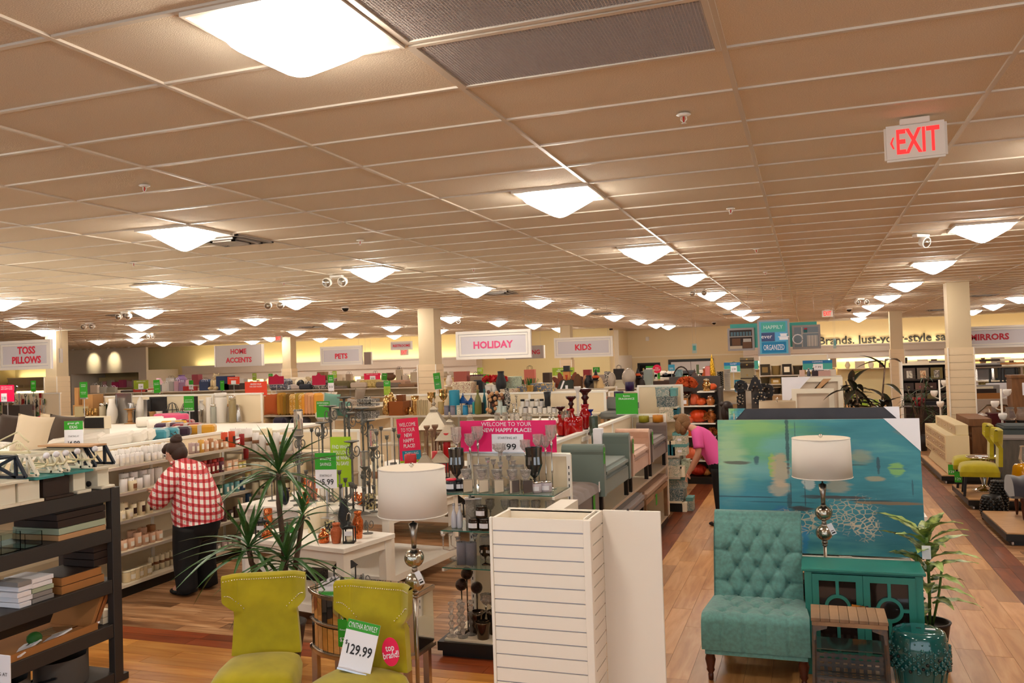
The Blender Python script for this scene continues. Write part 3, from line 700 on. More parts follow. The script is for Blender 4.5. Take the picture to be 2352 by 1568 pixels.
# ---- weathered folding table
M_R=pm('weathered_wood','#a8835f',.7,noise=(7,'#6f5642',.5),stretch=(1,.25,1),rnd=.18)
M_galv=pm('aged_metal','#4e5457',.5,.6,noise=(25,'#6f5d50',.4))
q0=AZ(1862,1418,.6);q1=AZ(2040,1426,.6);fx,fy,fw=(q0.x+q1.x)/2,q0.y,q1.x-q0.x
t=TH('folding_side_table','small weathered plank-top side table on grey metal frame','side table',(fx,fy+.16,0))
n=8
for k in range(n):mk('plank',once('ftp',lambda:BM(fw/n-.002,.32,.022,.002)),M_R,t,(-fw/2+fw/n*(k+.5),0,.578))
mk('apron',B().box(-fw/2+.005,fw/2-.005,-.155,-.14,.55,.577).box(-fw/2+.005,fw/2-.005,.14,.155,.55,.577),M_R,t)
for sx in(-1,1):
 for sy in(-1,1):mk('leg',B().bar((sx*(fw/2-.02),sy*.13,.56),(sx*(fw/2-.005),sy*.15,0),.02,.02),M_galv,t)
 mk('bracket',B().pr([(0,0),(-sx*.09,0),(-sx*.085,-.02),(-sx*.02,-.04),(-sx*.012,-.1),(0,-.1)]if sx<0 else[(0,0),(0,-.1),(-.012,-.1),(-.02,-.04),(-.085,-.02),(-.09,0)],-.152,-.146),M_galv,t,(sx*(fw/2-.012),0,.552))
mk('glass_shelf',B().box(-fw/2+.03,fw/2-.03,-.12,.12,.385,.393),pm('smoked_shelf','#33403c',.1,alpha=.75,spec=.8),t)
b=B()
for i in range(9):x=-fw/2+.035+(fw-.07)*i/8;b.box(x-.014,x+.014,-.125,.125,.155,.158)
for j in range(6):y=-.12+.24*j/5;b.box(-fw/2+.02,fw/2-.02,y-.012,y+.012,.158,.161)
for z in(.2,.235,.27):
 b.box(-fw/2+.02,fw/2-.02,.125,.128,z-.011,z+.011).box(-fw/2+.02,fw/2-.02,-.128,-.125,z-.08,z-.058)
for i in range(9):x=-fw/2+.035+(fw-.07)*i/8;b.box(x-.012,x+.012,.128,.131,.155,.285).box(x-.012,x+.012,-.131,-.128,.105,.2)
b.box(-fw/2+.01,fw/2-.01,-.14,-.122,.2,.208)
mk('strap_shelf',b,M_galv,t)
tagm=mk('price_tag',B().box(-.045,.045,-.001,.001,-.045,0),M_G,t,(-fw/4,-.135,.105));text('49',M_P,tagm,(0,-.0015,-.02),h=.022,ext=.002)
# ---- ceramic garden stool
M_stool=pm('teal_ceramic','#0d5a5c',.12,coat=.8,noise=(5,'#0a4a44',.5))
sc_=AZ(2106,1560,0.0);sc_=Vector((.635,6.27,0))
t=TH('garden_stool','glossy teal ceramic drum stool with pierced clover band','stool',sc_)
mk('body',B().la([(.13,0),(.14,.01),(.15,.12),(.176,.27),(.184,.33),(.18,.38),(.172,.41),(.165,.44),(.16,.455),(.14,.468),(.1,.472),(0,.474)],36),M_stool,t)
b=B();rr=random.Random(3)
for j in range(6):
 for k in range(22):
  a=2*pi*(k+.5*(j%2))/22;z=.235+j*.027;r_=.172+.012*sin(pi*(z-.12)/.36)
  if(k*7+j*3)%5==0:continue
  for c_ in range(3):b.ball((r_*cos(a+.03*cos(c_*2.1)),r_*sin(a+.03*cos(c_*2.1)),z+.009*sin(c_*2.1)),.012,6,4)
mk('clover_band',b,M_stool,t)['kind']='stuff'
b=B()
for k in range(24):a=2*pi*k/24;b.ball((.168*cos(a),.168*sin(a),.412),.008,6,4)
for k in range(16):a=2*pi*k/16;b.tu([(.148*cos(a),.148*sin(a),.05),(.158*cos(a),.158*sin(a),.14),(.174*cos(a+.04),.174*sin(a+.04),.24)],.004,4)
mk('beading',b,M_stool,t)['kind']='stuff'
b=B()
for j in range(4):
 for k in range(22):
  if(k*7+j*3)%5==0:a=2*pi*(k+.5*(j%2))/22;z=.235+j*.027;r_=.1735+.012*sin(pi*(z-.12)/.36);b.ball((r_*cos(a),r_*sin(a),z),.011,8,5)
mk('piercing',b,M_K,t)['kind']='stuff'
mk('hole',B().cyl((0,.0,.4735),.012,.002,12),M_K,t,scale=(1.4,.6,1));mk('sticker',B().box(-.03,.03,-.014,.014,.4735,.476),M_P,t,(.07,-.01,0))
# ---- floor lamps with two ribbed globes
M_shade=pm('white_linen_shade','#ded6cc',.8);M_shade_in=pm('shade_lining','#ece0cc',.8)
def floor_lamp(x,y,label,R_,ztop):
 zs=ztop-.31;t=TH('floor_lamp',label,'floor lamp',(x,y,0))
 mk('base',LM(((.13,0),(.135,.008),(.12,.02),(.05,.035),(.025,.055),(.013,.08),(0,.08)),28),M_C,t)
 zg=ztop-.62
 mk('pole',B().cyl((0,0,.07),.0135,zg-.2-.07,14).cyl((0,0,zg-.23),.02,.012,14).cyl((0,0,zg-.21),.023,.02,14),pm('brushed_nickel','#a89c90',.28,.95),t)
 gl=once('globe',lambda:B().la([(max(.012,.064*sin(pi*i/14)),.062-.062*cos(pi*i/14))for i in range(15)],48,ribs=20,amp=.035).mesh('globe'))
 for k in range(2):mk('globe',gl,M_S,t,(0,0,zg-.19+.155*k))
 mk('neck',B().cyl((0,0,zg-.075),.026,.012,14).cyl((0,0,zg-.06),.018,.025,14).cyl((0,0,zg+.08),.022,.012,14).la([(.016,zg+.09),(.018,zg+.16),(.032,zg+.25),(.01,zg+.26)],14).cyl((0,0,zg+.25),.007,ztop-zg-.27,8),pm('brushed_nickel','#a89c90',.28,.95),t)
 R2=R_*1.045
 sh=mk('shade',B().la([(R2,zs),(R_,ztop),(R_-.004,ztop),(R2-.004,zs)],48),[M_shade],t)
 mk('lining',B().la([(R2-.005,zs+.002),(R_-.005,ztop-.002)],48),M_shade_in,sh)
 def hoop(r,z):return[(r*cos(2*pi*k/40),r*sin(2*pi*k/40),z)for k in range(40)]
 mk('trim',B().tu(hoop(R_-.001,ztop-.004),.0045,5,True),M_shade,sh);mk('trim',B().tu(hoop(R2-.001,zs+.004),.0045,5,True),M_shade,sh)
 b=B()
 for k in range(3):a=2*pi*k/3+.5;b.tu([(0,0,ztop-.025),(R_*.6*cos(a),R_*.6*sin(a),ztop-.025),(R_*.96*cos(a),R_*.96*sin(a),ztop-.006)],.0025,5)
 mk('spider',b,M_C,t);mk('finial',B().la([(.006,ztop-.03),(.016,ztop-.022),(.007,ztop-.012),(.007,ztop),(.018,ztop+.012),(.012,ztop+.026),(0,ztop+.03)],12),M_C,t)
 tg=mk('price_tag',B().box(-.02,.02,-.001,.001,-.09,0),M_P,t,(.035,-.04,zg-.05),(0,-.45,0))
 mk('print',B().box(-.014,.014,-.0018,-.001,-.08,-.07).box(-.014,.01,-.0018,-.001,-.06,-.055),M_I,tg)
floor_lamp(.075,7.13,'chrome floor lamp with two ribbed globes, white drum shade, before the blue painting',.218,1.665)
pL=AQ(947,1130,5.55);floor_lamp(pL.x,pL.y,'chrome floor lamp with two ribbed globes, white drum shade, behind a yellow chair',.218,1.675)
# ---- large abstract canvas leaning on a rack
def paint_mat():
 m=bpy.data.materials.new('abstract_painting');m.use_nodes=True;nt=m.node_tree;L=nt.links.new;N=nt.nodes.new;b=nt.nodes['Principled BSDF'];b.inputs['Roughness'].default_value=.45
 tc=N('ShaderNodeTexCoord');sep=N('ShaderNodeSeparateXYZ');L(tc.outputs['Generated'],sep.inputs[0]);u,v=sep.outputs[0],sep.outputs[2]
 def math_(op,a,c=None,d=None):
  n=N('ShaderNodeMath');n.operation=op
  for i,q in enumerate((a,c,d)):
   if q is None:continue
   if hasattr(q,'links'):L(q,n.inputs[i])
   else:n.inputs[i].default_value=q
  return n.outputs[0]
 def noise(sc,st=(1,1,1),det=4,dist=0):
  mp=N('ShaderNodeMapping');mp.inputs['Scale'].default_value=st;L(tc.outputs['Generated'],mp.inputs[0]);n=N('ShaderNodeTexNoise');n.inputs['Scale'].default_value=sc;n.inputs['Detail'].default_value=det;n.inputs['Distortion'].default_value=dist;L(mp.outputs[0],n.inputs['Vector']);return n.outputs['Fac']
 def blob(cu,cv,ru,rv,nz,sharp=3.0):
  a=math_('DIVIDE',math_('SUBTRACT',u,cu),ru);c=math_('DIVIDE',math_('SUBTRACT',v,cv),rv)
  d=math_('SQRT',math_('ADD',math_('MULTIPLY',a,a),math_('MULTIPLY',c,c)))
  d=math_('ADD',d,math_('MULTIPLY',math_('SUBTRACT',nz,.5),1.6))
  q=N('ShaderNodeMapRange');L(d,q.inputs[0]);q.inputs[1].default_value=1+.5/sharp;q.inputs[2].default_value=1-.5/sharp;return q.outputs[0]
 n1=noise(3.0,(1,1,1.2),5,.6);n2=noise(9,(.5,1,2.4),4,.4);n3=noise(26,(.4,1,1.6),3)
 base=N('ShaderNodeValToRGB');e=base.color_ramp.elements;e[0].position=.3;e[0].color=lin('#23717f');e[1].position=.72;e[1].color=lin('#62a79f');k=e.new(.52);k.color=lin('#3b8a97')
 mix0=math_('ADD',math_('MULTIPLY',n1,.6),math_('MULTIPLY',n2,.4));L(mix0,base.inputs[0]);col=base.outputs[0]
 def over(c1,c2,f,k=1.0):
  mx=N('ShaderNodeMixRGB');L(math_('MULTIPLY',f,k),mx.inputs[0]);L(c1,mx.inputs[1])
  if isinstance(c2,str):mx.inputs[2].default_value=lin(c2)
  else:L(c2,mx.inputs[2])
  return mx.outputs[0]
 for(cu,cv,ru,rv,c,k,sh)in[(.18,.86,.28,.22,'#6fae6a',.75,1),(.06,.7,.07,.25,'#a8c49a',.7,1),(.2,.95,.12,.06,'#93c06a',.6,1),(.3,.62,.2,.06,'#7db6bb',.6,1),(.35,.8,.12,.08,'#6fb0c0',.5,1.4),(.62,.78,.18,.07,'#3c86a0',.6,1),(.87,.9,.14,.1,'#2f7f8f',.55,1),(.14,.35,.2,.1,'#3588a4',.6,1.2),(.9,.3,.14,.16,'#1d6173',.7,1),(.75,.15,.3,.14,'#236a7c',.7,1),(.15,.13,.14,.1,'#5fa78a',.6,1.4),(.42,.1,.03,.1,'#2b7fb4',.7,3),(.39,.1,.03,.12,'#8fae7a',.5,2),
                                       (.28,.65,.02,.09,'#9cc24a',.75,4),(.885,.63,.035,.05,'#8fc04e',.7,3),(.72,.72,.05,.05,'#b9a878',.45,1.6),(.78,.56,.04,.02,'#c7ab74',.55,2),(.32,.62,.045,.13,'#bda98a',.8,3),(.31,.48,.05,.06,'#c8b396',.6,2),(.6,.5,.06,.05,'#bba07a',.5,2),(.46,.52,.03,.05,'#d8d2c6',.6,3),(.32,.29,.05,.05,'#2f6fae',.55,3)]:
  col=over(col,c,blob(cu,cv,ru,rv,n2 if ru>.06 else n3,sh),k)
 vo=N('ShaderNodeTexVoronoi');vo.feature='DISTANCE_TO_EDGE';vo.inputs['Scale'].default_value=34;L(tc.outputs['Generated'],vo.inputs['Vector'])
 lace=N('ShaderNodeMapRange');L(vo.outputs['Distance'],lace.inputs[0]);lace.inputs[1].default_value=.1;lace.inputs[2].default_value=.03
 for(cu,cv,ru,rv)in[(.66,.3,.13,.12),(.73,.2,.07,.08),(.4,.24,.11,.09)]:
  col=over(col,'#c3b49a',math_('MULTIPLY',lace.outputs[0],blob(cu,cv,ru,rv,n3,3)),.85)
 for(cu,cv,ru,rv,c,k)in[(.1,.67,.06,.013,'#4a3a34',.8),(.6,.42,.12,.012,'#4a2e22',.85),(.85,.385,.16,.012,'#8a6636',.8),(.42,.33,.055,.02,'#3c2a24',.85),(.36,.39,.012,.06,'#33302f',.6),(.2,.69,.014,.03,'#2b4a60',.8),(.48,.42,.05,.014,'#3b2a26',.7),(.8,.66,.008,.06,'#2e4450',.8),(.1,.41,.22,.005,'#24485a',.8),(.3,.375,.2,.005,'#24485a',.6),(.955,.5,.004,.06,'#254a58',.7),(.36,.86,.009,.26,'#26424e',.8),(.4,.8,.003,.2,'#2a5064',.6),(.44,.42,.003,.1,'#2a3a44',.7),(.37,.45,.003,.1,'#2a3a44',.6),(.7,.66,.05,.004,'#3c3a30',.7),(.9,.635,.05,.004,'#255a80',.7),(.93,.93,.05,.05,'#7d7468',.5),(.76,.4,.14,.005,'#2b3a3c',.8)]:
  col=over(col,c,blob(cu,cv,ru,rv,n3,2.2),k)
 L(col,b.inputs['Base Color']);bp=N('ShaderNodeBump');bp.inputs['Strength'].default_value=.25;bp.inputs['Distance'].default_value=.004;L(n3,bp.inputs['Height']);L(bp.outputs[0],b.inputs['Normal']);return m
M_painting=paint_mat()
pa=AQ(1655,1262,7.33);yb=7.66
pl_=AY(1656,1262,yb);pr_=AY(2127,1275,yb);pt=AY(1653,963,yb+.12)
cw_=pr_.x-pl_.x;zb_=pl_.z;ch_=pt.z-zb_;ang=-math.atan(.12/ch_)
def canvas(cx,y,zb,w_,h_,m,label,ang,side,corners,name='canvas_painting'):
 t=TH(name,label,'painting',(cx,y,zb));t.rotation_euler=(ang,0,0)
 mk('canvas',B().box(-w_/2,w_/2,-.02,.02,0,h_),m,t)
 mk('stretcher',B().box(-w_/2-.002,w_/2+.002,.0,.024,-.002,h_+.002),side,t)
 for sx,s_ in corners:mk('corner_guard',B().pr([(sx*w_/2+sx*.004,h_+.004),(sx*(w_/2-s_),h_+.004),(sx*w_/2+sx*.004,h_-s_)]if sx<0 else[(w_/2+.004,h_+.004),(w_/2+.004,h_-s_),(w_/2-s_,h_+.004)],-.024,.026),M_P,t)
 return t
ccx=(pl_.x+pr_.x)/2
canvas(ccx,yb,zb_,cw_,ch_,M_painting,'large abstract painting in blues and greens, leaning behind the white lamp',ang,pm('canvas_edge','#d9d2c4',.7),[(1,.27)])
pk=AY(1690,940,yb+.22);pk2=AY(2075,930,yb+.22)
t=canvas(ccx-.02,yb+.16,zb_+.0,pk2.x-pk.x+.03,(pk.z-zb_)/cos(ang)-.0,pm('black_board','#33333a',.6,noise=(5,'#3d3d44',.4)),'dark backed canvas standing behind the large blue painting',ang,pm('raw_wood_edge','#b78a52',.7),[(1,.12)])
mk('corner_guard',B().pr([(-(pk2.x-pk.x)/2-.02,.0),(-(pk2.x-pk.x)/2-.02,.17),(-(pk2.x-pk.x)/2+.13,.17)],-.026,.022),M_painting,t,(0,0,(pk.z-zb_)/cos(ang)-.17+.003))
# white flat-bed rack carrying the canvases, black studded trunk under it
t=TH('display_cart','white metal cart carrying the leaning canvases','cart',(ccx,yb+.12,0))
zc_=zb_-.012
mk('deck',B().box(-cw_/2+.1,cw_/2-.12,-.2,.24,zc_-.03,zc_-.001),M_W,t);mk('lip',B().box(-cw_/2+.1,cw_/2-.12,-.2,-.19,zc_-.001,zc_+.008),M_W,t)
b=B()
for sx in(-1,1):
 for y in(-.17,.21):b.box(sx*(cw_/2-.16)-.02,sx*(cw_/2-.16)+.02,y-.02,y+.02,.08,zc_-.03)
mk('posts',b,M_W,t);mk('clip',B().box(.15,.25,-.215,-.2,zc_-.035,zc_+.02),M_W,t)
b=B()
for sx in(-1,1):
 for y in(-.17,.21):b.la([(.035,-.015),(.04,0),(.035,.015)],12,(0,0,0)).move(Matrix.Translation((sx*(cw_/2-.16),y,.04))@Matrix.Rotation(pi/2,4,'Y'),len(b.v)-36)
mk('castors',b,M_K,t)
M_trunk=pm('black_leather','#15110e',.35);M_brass=pm('brass_stud','#b08a4a',.3,.9)
t=TH('studded_chest','black studded trunk behind the turquoise slipper chair','trunk',(-.40,7.38,0));t.scale=(.8,.85,1)
mk('body',BM(.84,.3,.34,.008),M_trunk,t);mk('lid',BM(.85,.31,.16,.02),M_trunk,t,(0,0,.345))
b=B()
for z in(.03,.12,.2,.3,.37,.48):
 for k in range(24):b.ball((-.41+.82*k/23,-.152 if z<.34 else-.157,z),.006,6,4)
 for k in range(6):b.ball((-.422 if z<.34 else-.427,-.13+.26*k/5,z),.006,6,4)
mk('studs',b,M_brass,t)['kind']='stuff';mk('strap',B().box(-.43,.43,-.16,-.153,.33,.36),pm('brown_strap','#4a2c18',.5),t)
# ---- variegated plant behind the cabinet
M_dief=pm('variegated_leaf','#1f4a1c',.4,noise=(14,'#a9b860',.22),bump=(30,.3));M_dief2=pm('pale_leaf','#6f9a35',.4,noise=(14,'#b8c878',.3))
def LF(l,w_,droop,wav=0,fold=.25,n=10,k=0):
 def f():
  def g(u,v):
   t_=v;s_=(u-.5)*2;wd=w_*max(.03,(sin(pi*min(1,t_*.96+.04)))**.75)*(1-.35*t_)
   return(s_*wd/2,l*t_,-droop*l*t_*t_+fold*abs(s_)*wd/2+wav*sin(t_*22+k+s_)*abs(s_)*.5)
  return B().gr(g,6,n).mesh('leaf')
 return once(('leaf',l,w_,droop,wav,fold,n,k),f)
def OR(az,el):
 return(Matrix.Rotation(az,4,'Z')@Matrix.Rotation(el,4,'X')).to_euler()
dp=Vector((.80,7.12,0))
t=TH('dieffenbachia_plant','variegated green leafy plant in dark pot behind the teal cabinet','plant',dp)
mk('pot',LM(((.09,0),(.1,.01),(.14,.26),(.15,.28),(.13,.28),(.125,.25),(0,.25)),24),pm('dark_pot','#241814',.5),t)
mk('stems',B().tu([(0,0,.25),(.01,.02,.55),(0,.01,.98)],.012,7).tu([(.02,0,.25),(.07,-.02,.5),(.1,-.03,.72)],.009,6).tu([(-.02,0,.25),(-.06,.0,.5),(-.08,-.02,.8)],.009,6),pm('green_stem','#5a7a34',.5),t)
rr=random.Random(11)
for k in range(34):
 z=.34+.62*(k/33)**.8;az=k*2.4+rr.random()*.4;l=(.30,.26,.34)[k%3];el=.15+.6*(k/33)+rr.random()*.25
 mk('leaf',LF(l,.115,.45,.012,.3,10,k%3),M_dief2 if k%5==2 else M_dief,t,(0.03*cos(az+pi/2),.03*sin(az+pi/2),z),OR(az,el))
mk('price_tag',B().box(-.03,.03,-.001,.001,-.1,0),M_P,t,(-.02,-.16,.88),(0,0,0))
# == yellow chairs, mirrored chest, dracaena
M_yel=pm('chartreuse_velvet','#b3a300',.8,sheen=.25,noise=(7,'#a19200',.35))
M_nail=pm('nailhead','#e8e2d2',.25,.8)
def wing_back_pts():
 pass
def WCH(loc,rz,label,parts=None,group=None):
 t=TH('wing_dining_chair',label,'chair',loc,rz,group)
 def halfw(z):
  if z<.74:return .205+.02*(.74-z)/.26
  return .205+.065*min(1,(z-.74)/.07)**.8+.005*(z-.74)/.2
 def back(u,v):
  z=.44+.52*v;s_=2*u-1;w_=halfw(z);x=s_*w_
  wing=max(0,abs(s_)-.68)/.32;y=.22+.05*(z-.44)-.07*wing**1.3*min(1,max(0,(z-.70)/.1))-.02*(1-s_*s_)*0+.012*(s_*s_)
  return(x,y,z)
 b=B();N1,N2=36,40
 b.gr(back,N1,N2);b.gr(lambda u,v:(lambda p:(p[0],p[1]+.075-.02*abs(2*u-1),p[2]))(back(1-u,v)),N1,N2)
 for(fu)in(0,1):
  b.gr(lambda u,v:(lambda p:(p[0],p[1]+(.055)*u,p[2]))(back(fu,v))if fu else(lambda p:(p[0],p[1]+.055*(1-u),p[2]))(back(0,v)),2,N2)
 b.gr(lambda u,v:(lambda p:(p[0],p[1]+(.075-.02*abs(2*u-1))*v,p[2]+.018*sin(pi*v)))(back(u,1)),N1,4)
 b.gr(lambda u,v:(lambda p:(p[0],p[1]+(.075-.02*abs(2*u-1))*(1-v),p[2]))(back(u,0)),N1,2)
 bk=mk('backrest',b,M_yel,t)
 nb=B()
 for k in range(34):
  u=.02+.96*k/33;p=back(u,.965);nb.ball((p[0],p[1]-.002,p[2]),.0048,6,4)
 for s_ in(0,1):
  for k in range(11):
   q=k/10;u=.03+.15*q;v=.78-.18*q*q;p=back(u if s_==0 else 1-u,v);nb.ball((p[0],p[1]-.003,p[2]),.0045,6,4)
 mk('nailheads',nb,M_nail,bk)['kind']='stuff'
 for s_ in(.165,.835):mk('piping',B().tu([(lambda p:(p[0],p[1]-.0005,p[2]))(back(s_,v/20))for v in range(11,20)],.0022,4),M_yel,bk)
 def seat(u,v):
  x,y=2*u-1,2*v-1;w_=.265-.03*max(0,y);e=(max(0,1-abs(x)**6)*max(0,1-abs(y)**6))**.3
  return(x*w_,-.27+.52*v,.36+.10*e+.035*(1-x*x)*(1-y*y))
 b=B().gr(seat,28,28)
 def skirt(u,v):
  a=u*4;i=int(a)%4;f=a-int(a)
  p=(seat(f,0),seat(1,f),seat(1-f,1),seat(0,1-f))[i];return(p[0]*(1-.02*v),p[1]*(1-.01*v),p[2]-.07*v)
 b.gr(lambda u,v:skirt(u,v),48,3,closeu=True)
 mk('seat',b,M_yel,t)
 for sx in(-1,1):
  for sy in(-1,1):mk('leg',once(('ycl',sy),lambda:B().bar((0,0,0),(0,-.03*sy,.33),.036).mesh('leg')),M_L,t,(sx*.215,.2 if sy>0 else-.22,0))
 return t
pc=AZ(612,1487,.48);rz1=.42
WCH((pc.x+.24*sin(rz1),pc.y-.24*cos(rz1),0),rz1,'chartreuse velvet wing dining chair with empty seat and nailhead trim')
pc2=AZ(865,1520,.48);rz2=-.07
c2=Vector((pc2.x+.24*sin(rz2),pc2.y-.24*cos(rz2),0))
WCH(c2,rz2,'chartreuse velvet wing dining chair holding a price placard on its seat')
ps=AZ(866,1522,.51)
t=sign((c2.x-.02,c2.y+.02,.497),.225,.29,[(M_P,),(M_G,.79,1)],[('CYNTHIA ROWLEY',M_P,0,.895,.9,.11),('$',M_I,-.4,.53,None,.1),('129.99',M_I,.04,.42,.76,.21,.012)],'green and white placard reading 129.99 leaning on a yellow chair',rz=-.1,name='price_placard')
t.rotation_euler=(-.28,.13,-.02)
t=TH('brand_tag','round pink tag lettered top brand on the yellow chair back','tag',(c2.x+.185,c2.y+.115,.60),-.05);t.rotation_euler=(-.1,-.12,-.05)
mk('disc',B().la([(.085,0),(.085,.003)],32).move(Matrix.Rotation(pi/2,4,'X')),M_pink,t,scale=(.72,1,1));text('top\nbrand!',M_P,t,(0,-.0045,0),w=.112,h=.075,bold=.01,ext=.004,line=.75,rot=(0,-.12,0))
t=TH('sale_ticket','small green ticket at the front edge of the left yellow chair seat','tag',AZ(650,1562,.40),.42);mk('card',B().box(-.045,.045,-.0015,.0015,-.07,0),M_G,t);text('129',M_P,t,(0,-.002,-.04),w=.05,ext=.002)
# ---- mirrored bow-front chest
M_MI=pm('mirror','#d8d6d2',.03,1);M_champ=pm('champagne_metal','#b9a898',.22,.9)
cz=.74;c0=AZ(700,1352,cz);c1=AZ(972,1352,cz)
t=TH('mirrored_chest','bow-front mirrored chest with ring pulls between the yellow chairs','chest',((c0.x+c1.x)/2,c0.y+.05,0),-.05)
cw=c1.x-c0.x;hw=cw/2
def bow(s_,r=0):return(s_*(hw+r),-.0-.19*(1-abs(s_)**2.4)*(1+r*2)-r)
def slab(z0,z1,r,m,nm,par=None):
 pts=[bow(-1+2*k/24,r)for k in range(25)];pts=[(pts[0][0],.3)]+pts+[(pts[-1][0],.3)];n=len(pts)
 b=B();b._add([(x,y,z0)for x,y in pts]+[(x,y,z1)for x,y in pts],[list(reversed(range(n))),list(range(n,2*n))]+[(i,(i+1)%n,(i+1)%n+n,i+n)for i in range(n)])
 return mk(nm,b,m,par or t)
slab(cz-.03,cz-.004,.012,M_champ,'top_moulding');slab(cz-.004,cz,.004,M_MI,'top_mirror');slab(.3,.325,.01,M_champ,'bottom_moulding');slab(.325,cz-.03,-.012,M_champ,'carcass')
for dz0,dz1 in((.335,.505),(.535,cz-.035)):
 d=mk('drawer',B().tu([(bow(-.94+1.88*k/20,.004)[0],bow(-.94+1.88*k/20,.004)[1],dz0-.008)for k in range(21)],.011,6),M_champ,t)
 for k in range(14):
  s0,s1=-.93+1.86*k/14,-.93+1.86*(k+1)/14-.012;p,q=bow(s0),bow(s1)
  mk('mirror_strip',B()._add([(p[0],p[1],dz0),(q[0],q[1],dz0),(q[0],q[1],dz1),(p[0],p[1],dz1),(p[0],p[1]+.006,dz0),(q[0],q[1]+.006,dz0),(q[0],q[1]+.006,dz1),(p[0],p[1]+.006,dz1)],[(0,1,2,3),(7,6,5,4),(0,4,5,1),(1,5,6,2),(2,6,7,3),(3,7,4,0)]),M_MI,d)
 zc_=(dz0+dz1)/2;pb=bow(.0)
 mk('ring_pull',B().la([(.018,0),(.012,.012),(0,.014)],12).move(Matrix.Translation((0,pb[1]-.002,zc_+.02))@Matrix.Rotation(pi/2,4,'X')).tu([(.026*cos(2*pi*k/16),pb[1]-.02,zc_-.005+.026*sin(2*pi*k/16))for k in range(16)],.004,5,True),M_C,d)
tg=mk('price_ticket',B().box(-.06,.06,-.002,.002,-.19,0),M_G,t,(.015,bow(0)[1]-.035,.6),(0,0,0));text('HomeGoods',M_P,tg,(0,-.0035,-.07),w=.09,ext=.003);text('$249',M_P,tg,(-.005,-.0035,-.14),w=.082,ext=.003);text('99',M_P,tg,(.047,-.0035,-.128),w=.018,ext=.003)
for sx in(-1,1):mk('side_mirror',B().box(sx*hw-.0005,sx*hw+.0005,.03,.29,.335,cz-.04),M_MI,t)
for x,y in((-hw+.05,-.02),(hw-.05,-.02),(-hw+.05,.27),(hw-.05,.27)):mk('leg',B().bar((x,y,0),(x,y,.3),.045),M_champ,t)
chest=t
# small iron stand on the chest
PL([S('scrolls',scroll_mesh(.045,.004),M_iron,(0,0,.06)),S('stem',LM(((.05,0),(.05,.004),(.008,.01),(.006,.1),(0,.1)),12),M_iron)],'iron_stand','small scrolled iron stand on the mirrored chest top','stand',(t.location.x-.02,t.location.y+.08,cz))
# ---- dracaena
dq=AQ(652,1330,6.75);t=TH('dracaena_plant','tall dracaena with three spiky leaf crowns behind the left yellow chair','plant',(dq.x,dq.y,0))
mk('pot',LM(((.1,0),(.11,.01),(.16,.3),(.17,.33),(.15,.33),(.145,.3),(0,.3)),24),pm('dark_pot','#241814',.5),t)
M_bark=pm('cane_bark','#6b5140',.85,noise=(20,'#4a382c',.4),bump=(40,.5))
q=MPP((dq.x,dq.y,1))
def off(px,py):
 d=RX*((px-652)*q)-UP*((py-1330)*q);return Vector((d.x,d.y,0))+Vector((0,0,dq.z+d.z))
crowns=[(off(640,1085),34,.50,'top'),(off(600,1250)+Vector((-.03,-.12,0)),30,.48,'low left'),(off(672,1275)+Vector((.05,-.16,0)),30,.46,'low right'),(off(672,1190)+Vector((.0,.14,0)),14,.3,'mid')]
for(c,n_,l_,nm)in crowns:
 z0=.32;mid=Vector((c.x*.45,c.y*.45,(z0+c.z)/2))
 mk('cane',B().tu([(c.x*.12,c.y*.12,z0),(mid.x+.02,mid.y,mid.z),(c.x*.9-.01,c.y*.9,c.z*.8+z0*.2),tuple(c)],[.028,.024,.02,.02],8),M_bark,t)
rr=random.Random(5)
for ci,(c,n_,l_,nm)in enumerate(crowns):
 for k in range(n_):
  az=k*2.39996+ci;f=k/n_;el=1.25-1.25*f+rr.uniform(-.15,.15);l=l_*(.8+.35*rr.random())*(.75 if f<.2 else 1)
  mk('leaf',LF(round(l*10)/10,.044,(.35,.75,1.1)[k%3]if f>.25 else .15,0,.5,9),M_leaf1,t,c+Vector((0,0,.03-.09*f)),OR(az,el))
# ---- white slatboard gondola in the foreground
M_gon=pm('white_laminate','#efe6d8',.4)
sx0,sx1,sy0,sy1,sz=-1.72,-1.163,4.475,4.79,1.473
t=TH('slatwall_gondola','empty white slatboard display unit in the middle foreground','display unit',(0,0,0))
fr=mk('frame',B().box(sx0,sx1,sy1-.03,sy1,.0,sz-.004).box(sx0,sx0+.02,sy0+.02,sy1-.03,0,sz-.004).box(sx0,sx1,sy0+.015,sy0+.028,0,sz-.003).box(sx1-.03,sx1-.018,sy0+.028,sy1,0,sz-.003),M_gon,t)
mk('corner_post',B().box(sx1-.02,sx1+.022,sy0-.012,sy0+.03,0,sz).mesh('cp',.003),M_gon,t);mk('end_post',B().box(sx0-.008,sx0+.008,sy0-.008,sy0+.02,0,sz),M_gon,t)
pitch=.0762;n=int(sz/pitch)
for i in range(n):
 z1=sz-.002-i*pitch
 if i==0:z1=sz
 mk('front_slat',once('gfs',lambda:B().box(sx0+.009,sx1-.021,sy0,sy0+.014,-pitch+.007,0).mesh('slat')),M_gon,t,(0,0,z1))
 mk('side_slat',once('gss',lambda:B().box(sx1-.002,sx1+.012,sy0+.031,sy1-.002,-pitch+.007,0).mesh('slat')),M_gon,t,(0,0,z1))
b=B()
for i in range(1,n):z=sz-.002-i*pitch;b.box(sx0+.009,sx1-.021,sy0+.009,sy0+.0145,z,z+.007)
mk('groove_liners',b,pm('groove_alu','#a9a7b2',.4,.6),t)
wg=AZ(1516,1175,sz)
mk('wing_panel',B().box(sx1+.012,wg.x,sy1,sy1+.022,0,sz).mesh('wp',.002),M_gon,t)
